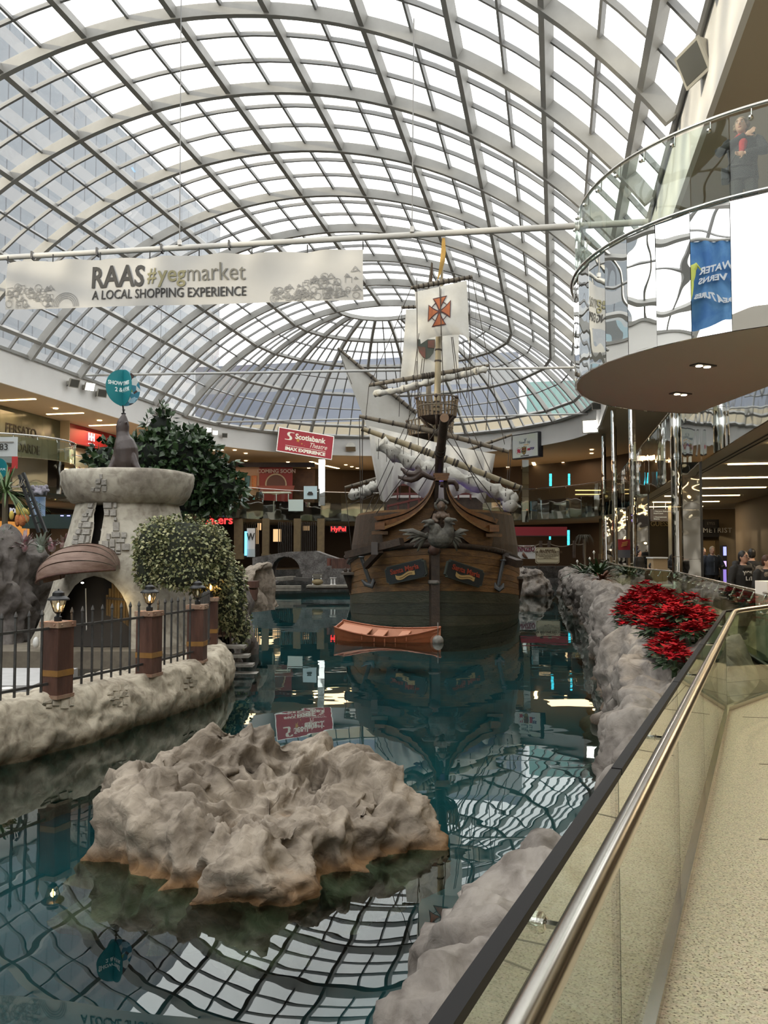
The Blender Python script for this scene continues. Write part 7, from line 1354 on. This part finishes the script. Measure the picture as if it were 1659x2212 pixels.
# ================================================================ people
skinM = M('skin', (.52, .32, .23), .5, col2=(.46, .26, .185), ns=9); lipM = M('lips', (.32, .10, .09), .5); eyeW = M('eye white', (.6, .58, .55), .3); eyeD = M('eye dark', (.015, .012, .01), .2)
def person(loc, H, face, label, top, legs, hair, shoes, long_hair=False, arms=None, pose='stand', vox=.014, bulk=1., lean=0., tilt=(0, 0), turn=0., coat=0., extra=None, hairless=False):
    """face: heading in degrees, 0 looks along -Y (towards the camera), positive turns to the picture's right"""
    t = thing('person', loc, label, 'person'); k = H/1.72; R_ = Matrix.Rotation(D2R(face), 4, 'Z') ; O = V(loc)
    def G(x, y, z): # local: x to the picture's right when face = 0, y towards the viewer
        yy = y+lean*max(z-.9, 0); return O+(R_ @ V((x*k, -yy*k, z*k)))
    X3, Y3 = (R_ @ V((1, 0, 0))), (R_ @ V((0, -1, 0)))
    sit = pose == 'sit'; dz = -.44 if sit else 0
    hd = V((tilt[0], .02+tilt[1], 1.585+dz)); fwd = V((sin(D2R(turn)), cos(D2R(turn)), 0)); sd_ = V((cos(D2R(turn)), -sin(D2R(turn)), 0))
    def Hd(a, b, c): q = hd+sd_*a+fwd*b; return G(q.x, q.y, hd.z+c)
    WX = (R_ @ V((sd_.x, -sd_.y, 0))); WY = (R_ @ V((fwd.x, -fwd.y, 0)))
    sh = 1.39+dz; tor = [((0, 0, .90+dz), (.165, .115)), ((0, .0, 1.05+dz), (.145, .105)), ((0, .01, 1.24+dz), (.175, .12)), ((0, .0, 1.36+dz), (.165, .10)), ((0, -.005, 1.43+dz), (.075, .07))]
    def stack(mb, secs, o=0.):
        rows = [[G(c[0], c[1], c[2])+X3*((r[0]*bulk+o)*k*cos(2*pi*j/16))+Y3*((r[1]*bulk+o)*k*sin(2*pi*j/16)) for j in range(16)] for c, r in secs]
        n0 = len(mb.v); mb.grid(rows, True); mb.f += [tuple(n0+j for j in range(15, -1, -1)), tuple(n0+(len(secs)-1)*16+j for j in range(16))]; mb.mi += [0, 0]
    if arms is None: arms = {-1: ((-.25, -.02, 1.10), (-.26, .06, .86)), 1: ((.25, -.02, 1.10), (.26, .06, .86))}
    if sit: lg = {s: ((s*.09, .03, .50), (s*.11, .44, .50), (s*.11, .42, .09)) for s in (-1, 1)}
    elif pose == 'walk': lg = {-1: ((-.09, 0, .90), (-.10, .10, .49), (-.10, .02, .08)), 1: ((.09, 0, .90), (.10, .02, .48), (.10, -.20, .12))}
    else: lg = {s: ((s*.09, 0, .90), (s*.105, .02, .49), (s*.115, 0, .08)) for s in (-1, 1)}
    mb = MB(); mb.ell(Hd(0, 0, 0), (.075*k, .095*k, .115*k), WX, WY, ZV, 16, 12); mb.ell(Hd(0, .03, -.06), (.055*k, .06*k, .06*k), WX, WY, ZV); mb.tube([Hd(0, .085, .03), Hd(0, .115, -.022), Hd(0, .09, -.03)], [.012*k, .017*k, .012*k], 7)
    for s in (-1, 1): mb.ell(Hd(s*.077, -.01, -.005), (.012*k, .02*k, .032*k), WX, WY, ZV, 8, 6)
    mb.tube([G(0, -.01, 1.36+dz), Hd(0, -.02, -.08)], [.062*k, .052*k], 10); stack(mb, tor)
    for s in (-1, 1):
        e, w = V(arms[s][0])+V((0, 0, dz)), V(arms[s][1])+V((0, 0, dz)); mb.tube([G(s*.16, 0, sh), G(s*.195, -.005, sh-.03), G(*e), G(*w)], [.05*k, .052*k, .042*k, .029*k], 10)
        d = (G(*w)-G(*e)).normalized(); c = G(*w)+d*.05*k; sx_ = d.cross(Y3); sx_ = sx_.normalized() if sx_.length > .1 else X3; n_ = sx_.cross(d).normalized(); mb.ell(c, (.042*k, .05*k, .02*k), sx_, d, n_, 10, 7)
        for j, ln in enumerate((.062, .074, .07, .052)): b = c+sx_*(.030-.02*j)*k+d*.035*k; m_ = b+d*ln*.55*k+n_*.006*k; mb.tube([b, m_, m_+d*ln*.4*k+n_*.022*k*(1 if s else 1)], [.0095*k, .009*k, .007*k], 6)
        b = c+sx_*s*-.03*k-d*.01*k; mb.tube([b, b+sx_*s*-.025*k+d*.02*k, b+sx_*s*-.032*k+d*.055*k], [.012*k, .011*k, .008*k], 6)
        h_, kn, an_ = lg[s]; mb.tube([G(*h_), G(*kn), G(*an_)], [.085*k, .055*k, .04*k], 10); mb.tube([G(an_[0], an_[1]-.05, an_[2]-.03), G(an_[0], an_[1]+.14, an_[2]-.045)], [.038*k, .03*k], 8)
    fused('body', mb, skinM, t, vox, 2)
    # jacket
    mb = MB(); sec = [((c[0], c[1], c[2]-(.10 if i == 0 else 0)-(coat if i == 0 else 0)), (r[0], r[1])) for i, (c, r) in enumerate(tor)]; stack(mb, sec, .028)
    for s in (-1, 1): e, w = V(arms[s][0])+V((0, 0, dz)), V(arms[s][1])+V((0, 0, dz)); mb.tube([G(s*.15, 0, sh-.01), G(s*.20, -.005, sh-.04), G(*e), G(*w)], [.075*k*bulk, .078*k*bulk, .066*k*bulk, .048*k*bulk], 10)
    fused('jacket', mb, top, t, vox, 3)
    mb = MB(); stack(mb, [((0, 0, .84+dz), (.15, .11)), ((0, 0, .93+dz), (.165, .118)), ((0, 0, 1.0+dz), (.155, .11))], .012)
    for s in (-1, 1): h_, kn, an_ = lg[s]; mb.tube([G(*h_), G(*kn), G(an_[0], an_[1], an_[2]+.02)], [.105*k, .073*k, .06*k], 10)
    fused('trousers', mb, legs, t, vox, 2)
    for s in (-1, 1): an_ = lg[s][2]; mb = MB(); mb.ell(G(an_[0], an_[1]+.05, an_[2]-.045), (.05*k, .14*k, .045*k), X3, Y3, ZV, 12, 8); mb.ell(G(an_[0], an_[1]-.02, an_[2]-.01), (.045*k, .06*k, .06*k), X3, Y3, ZV); fused('shoe', mb, shoes, t, vox, 1)
    if not hairless:
        mb = MB(); mb.ell(Hd(0, -.02, .028), (.088*k, .098*k, .105*k), WX, WY, ZV, 16, 12); mb.ell(Hd(0, -.045, -.01), (.085*k, .07*k, .10*k), WX, WY, ZV)
        if long_hair:
            for j in range(26):
                a = 2*pi*j/26+.3; p = Hd(.085*cos(a), -.03+.075*sin(a)-(0 if sin(a) < .3 else .06), .05-.13*rnd.random()); mb.ell(p, .034*k, n=8, m=6)
        fused('hair', mb, hair, t, vox*.8, 1)
    for s in (-1, 1): MB().ell(Hd(s*.031, .083, .012), (.014*k, .009*k, .008*k), WX, WY, ZV, 8, 6).build('eye', eyeW, t, True); MB().ell(Hd(s*.031, .091, .012), (.006*k, .004*k, .007*k), WX, WY, ZV, 8, 6).build('pupil', eyeD, t, True); MB().tube([Hd(s*.016, .094, .034), Hd(s*.034, .092, .039), Hd(s*.048, .080, .034)], .005*k, 5).build('eyebrow', hair, t)
    MB().ell(Hd(0, .088, -.055), (.024*k, .010*k, .008*k), WX, WY, ZV, 10, 6).build('mouth', lipM, t, True)
    if extra: extra(t, G, Hd, k, X3, Y3, WX, WY)
    return t
CL = lambda n, c, c2=None: M(n, c, .8, col2=c2 or tuple(x*.65 for x in c), ns=6, bump=.06, bs=9)
blackJ, navyJ, greyJ, jean, blackP = CL('black jacket cloth', (.012, .012, .013)), CL('navy jacket cloth', (.022, .030, .048)), CL('dark grey coat cloth', (.03, .03, .03)), CL('dark denim', (.035, .042, .055)), CL('black trouser cloth', (.013, .013, .015))
hB, hBr, hG, hBl, shB, shW = M('black hair', (.010, .008, .007), .5), M('red brown hair', (.05, .018, .010), .55), M('grey blond hair', (.28, .22, .15), .6), M('blond curls', (.20, .13, .06), .6, col2=(.08, .05, .025), ns=14), M('black shoe', (.012, .012, .012), .5), M('white shoe', (.6, .6, .58), .5)
def at(px, d): return (px-829.5)/F*d
def ex_near(t, G, Hd, k, X3, Y3, WX, WY):
    f = frame(G(.0, .158, 1.27), X3); wl = M('white print', (.65, .65, .65), .7)
    text('print', 'YOL.', f, .11, wl, t, .003, bold=.004); text('print', 'LTI', frame(G(.0, .165, 1.17), X3), .10, wl, t, .003, bold=.004)
    mb = MB(); [mb.tube([Hd(s*.031+.023*cos(2*pi*i/14), .106, .010+.019*sin(2*pi*i/14)) for i in range(14)], .0028, 5, closed=True) for s in (-1, 1)]; mb.tube([Hd(-.008, .107, .012), Hd(.008, .107, .012)], .0028, 5)
    for s in (-1, 1): mb.tube([Hd(s*.054, .105, .014), Hd(s*.082, .0, .012)], .003, 5)
    mb.build('glasses', eyeD, t)
    mb = MB(); mb.tube([G(-.15, -.02, 1.42), G(-.10, -.13, 1.46), G(.10, -.13, 1.46), G(.15, -.02, 1.42), G(.07, .10, 1.36), G(-.07, .10, 1.36)], .06, 8, closed=True); fused('hood', mb, blackJ, t, .018, 2)
    MB().tube([G(-.03, .06, 1.42), G(0, .09, 1.39), G(.03, .06, 1.42)], .02, 6).build('collar', M('grey collar', (.25, .26, .27), .8), t)
person((at(1604, 15.9), 15.9, 0), 1.69, 12, 'person with glasses in a black puffer jacket over a printed black hoodie', blackJ, jean, hB, shB, bulk=1.16, arms={-1: ((-.28, .0, 1.10), (-.28, .10, .84)), 1: ((.28, .0, 1.10), (.27, .12, .86))}, pose='walk', turn=14, extra=ex_near)
def ex_fur(t, G, Hd, k, X3, Y3, WX, WY):
    mb = MB(); P = [G(-.13, -.03, 1.40), G(-.11, -.12, 1.43), G(.11, -.12, 1.43), G(.13, -.03, 1.40), G(.06, .10, 1.33), G(-.06, .10, 1.33)]; pp = smooth([tuple(q) for q in P+P[:1]], 26)
    for q in pp: mb.ell(V(q)+V((rnd.uniform(-.02, .02),)*3), .055, n=8, m=6)
    fused('fur_collar', mb, M('grey brown fur', (.26, .22, .18), .95, col2=(.12, .09, .07), ns=25, bump=.8, bs=60), t, .016, 0)
person((at(1655, 15.4), 15.4, 0), 1.61, 8, 'person in a dark coat with a fur collar cut by the frame edge', blackJ, blackP, hBr, shB, bulk=1.12, arms={-1: ((-.27, .02, 1.08), (-.18, .16, .92)), 1: ((.27, .02, 1.08), (.2, .16, .92))}, pose='walk', turn=25, extra=ex_fur)
person((at(1623, 19.6), 19.6, 0), 1.74, 165, 'person in black seen from behind against the cream panels', blackJ, blackP, hB, shB, bulk=1.15, pose='walk')
def ex_blue(t, G, Hd, k, X3, Y3, WX, WY):
    MB().tube([G(.01, .165, 1.36), G(.01, .175, 1.2), G(.01, .16, .9)], .008, 5).build('zipper', M('zip', (.12, .14, .17), .5), t); MB().box(G(.13, .36, 1.06), (.075, .02, .15), X3, Y3, V((0, 0, 1))).build('phone', eyeD, t); mb = MB(); mb.tube([G(-.08, -.06, 1.44), G(.08, -.06, 1.44), G(.05, .07, 1.40), G(-.05, .07, 1.40)], .035, 7, closed=True); mb.build('collar', navyJ, t, True)
person((at(1537, 28.0), 28.0, 0), 1.84, -4, 'tall grey haired man in a navy zip jacket looking at his phone', navyJ, blackP, hG, shB, bulk=1.22, arms={-1: ((-.30, .0, 1.10), (-.32, .06, .84)), 1: ((.32, .06, 1.08), (.16, .28, 1.03))}, pose='stand', vox=.018, tilt=(0, .03), extra=ex_blue)
def ex_sun(t, G, Hd, k, X3, Y3, WX, WY):
    c = G(-.03, .175, 1.18); yl, og = M('sunflower yellow', (.55, .30, .02), .7), M('sunflower orange', (.40, .12, .02), .7); mb, m2 = MB(), MB()
    for j in range(16): a = 2*pi*j/16; d = X3*cos(a)+ZV*sin(a); s = (X3*-sin(a)+ZV*cos(a)); (mb if j % 3 else m2).add([c+d*.05, c+d*.12+s*.022, c+d*.20, c+d*.12-s*.022], [(0, 1, 2, 3)])
    mb.build('printed_petals', yl, t); m2.build('printed_petals', og, t); MB().ell(c, (.055, .02, .055), X3, Y3, ZV).build('printed_centre', M('flower centre', (.05, .02, .01), .8), t)
person((at(1509, 28.6), 28.6, 0), 1.68, -10, 'short haired person in a black top with a yellow sunflower print', blackJ, blackP, hG, shB, bulk=1.15, vox=.018, turn=-10, extra=ex_sun)
person((at(1457, 30.5), 30.5, 0), 1.66, -6, 'woman in black with a dark headscarf holding her hands together', blackJ, blackP, hB, shW, vox=.018, long_hair=True, arms={-1: ((-.25, .04, 1.12), (-.07, .22, 1.08)), 1: ((.25, .04, 1.12), (.07, .22, 1.08))}, pose='walk')
person((at(1461.5, 33), 33, 0), 1.86, 0, 'taller person in a knit cap standing behind the woman in black', blackJ, blackP, hBr, shB, vox=.02)
person((at(1487, 27.2), 27.2, 0), 1.66, -125, 'person in a dark grey coat turned away beside the navy panel', greyJ, blackP, hB, shB, vox=.018, bulk=1.2, lean=.12, coat=.2)
person((at(1519, 31.5), 31.5, 0), 1.80, 5, 'person in black half hidden behind the man in navy', blackJ, blackP, hB, shB, vox=.02)
person((at(1475, 31.6), 31.6, 0), 1.62, 20, 'person with a pale scarf between the woman in black and the grey coat', greyJ, jean, hBr, shB, vox=.02, extra=lambda t, G, Hd, k, X3, Y3, WX, WY: MB().tube([G(-.05, .08, 1.42), G(-.06, .17, 1.25), G(-.02, .20, .95)], [.05, .06, .05], 7).build('scarf', M('mauve scarf', (.22, .16, .16), .9), t, True))
person((at(1380, 36), 36, 0), 1.72, 30, 'person in black standing behind the slim mirrored columns', blackJ, blackP, hB, shB, vox=.02)
def ex_cap(t, G, Hd, k, X3, Y3, WX, WY): MB().ell(Hd(0, -.01, .05), (.098, .105, .085), WX, WY, ZV, 14, 9).ell(Hd(0, .10, .045), (.07, .08, .012), WX, WY, ZV).build('cap', blackJ, t, True)
bx_ = PX(1402, 1262, 30.0); person((bx_.x-.12, bx_.y-.05, -.02), 1.74, 55, 'seated man in a cap bending forward on the pale green bench', blackJ, blackP, hB, shW, pose='sit', vox=.018, lean=.55, tilt=(0, .06), arms={-1: ((-.22, .22, 1.15), (-.10, .42, 1.02)), 1: ((.22, .22, 1.15), (.10, .42, 1.02))}, extra=ex_cap)
u = PX(560, 1062, 74); person((u.x, u.y, HB), 1.72, 170, 'person in black seated at the long counter of the upper floor', blackJ, blackP, hB, shB, pose='sit', vox=.03)
tag(MB().lathe([(.22, 0), (.03, .03), (.03, .42), (.2, .44), (.2, .48)], (u.x, u.y, HB), 10).build('stool', steel, None, 40), 'round steel stool under the person at the upper counter', 'stool')
def ex_wom(t, G, Hd, k, X3, Y3, WX, WY):
    rm = M('red scarf', (.42, .015, .02), .85, col2=(.26, .01, .012), ns=9, bump=.4, bs=20); mb = MB(); mb.tube([G(-.09, -.04, 1.43), G(-.05, .09, 1.41), G(.05, .09, 1.41), G(.09, -.04, 1.43), G(0, -.09, 1.44)], .045, 8, closed=True); mb.tube([G(-.01, .11, 1.40), G(.0, .165, 1.28), G(-.02, .175, 1.12)], [.03, .06, .04], 8); fused('scarf', mb, rm, t, .012, 2)
    MB().tube([G(-.16, .10, 1.0), G(-.05, .165, .985), G(.12, .13, .98)], .022, 7).build('belt', M('black belt', (.008, .008, .008), .4), t, True); bg2 = MB(); bg2.box(G(-.24, .02, .90), (.10*1, .22, .16), X3, Y3, ZV); fused('bag', bg2, M('black bag', (.008, .008, .009), .4), t, .014, 2); MB().tube([G(-.24, .02, .97), G(-.05, .16, 1.2), G(.15, .06, 1.44)], .012, 6).build('bag_strap', M('black bag', (.008, .008, .009), .4), t, True)
person((at(1622, 11.2), 11.2, HB), 1.68, -22, 'woman with blond curls in a dark jacket and red scarf leaning behind the balcony glass', CL('charcoal jacket cloth', (.016, .017, .02)), CL('grey trouser cloth', (.03, .029, .027)), hBl, shB, long_hair=True, vox=.011, bulk=1.05, arms={-1: ((-.34, .12, 1.20), (.03, .16, 1.385)), 1: ((.29, .14, 1.14), (.02, .24, 1.10))}, tilt=(-.02, .03), turn=-14, extra=ex_wom)
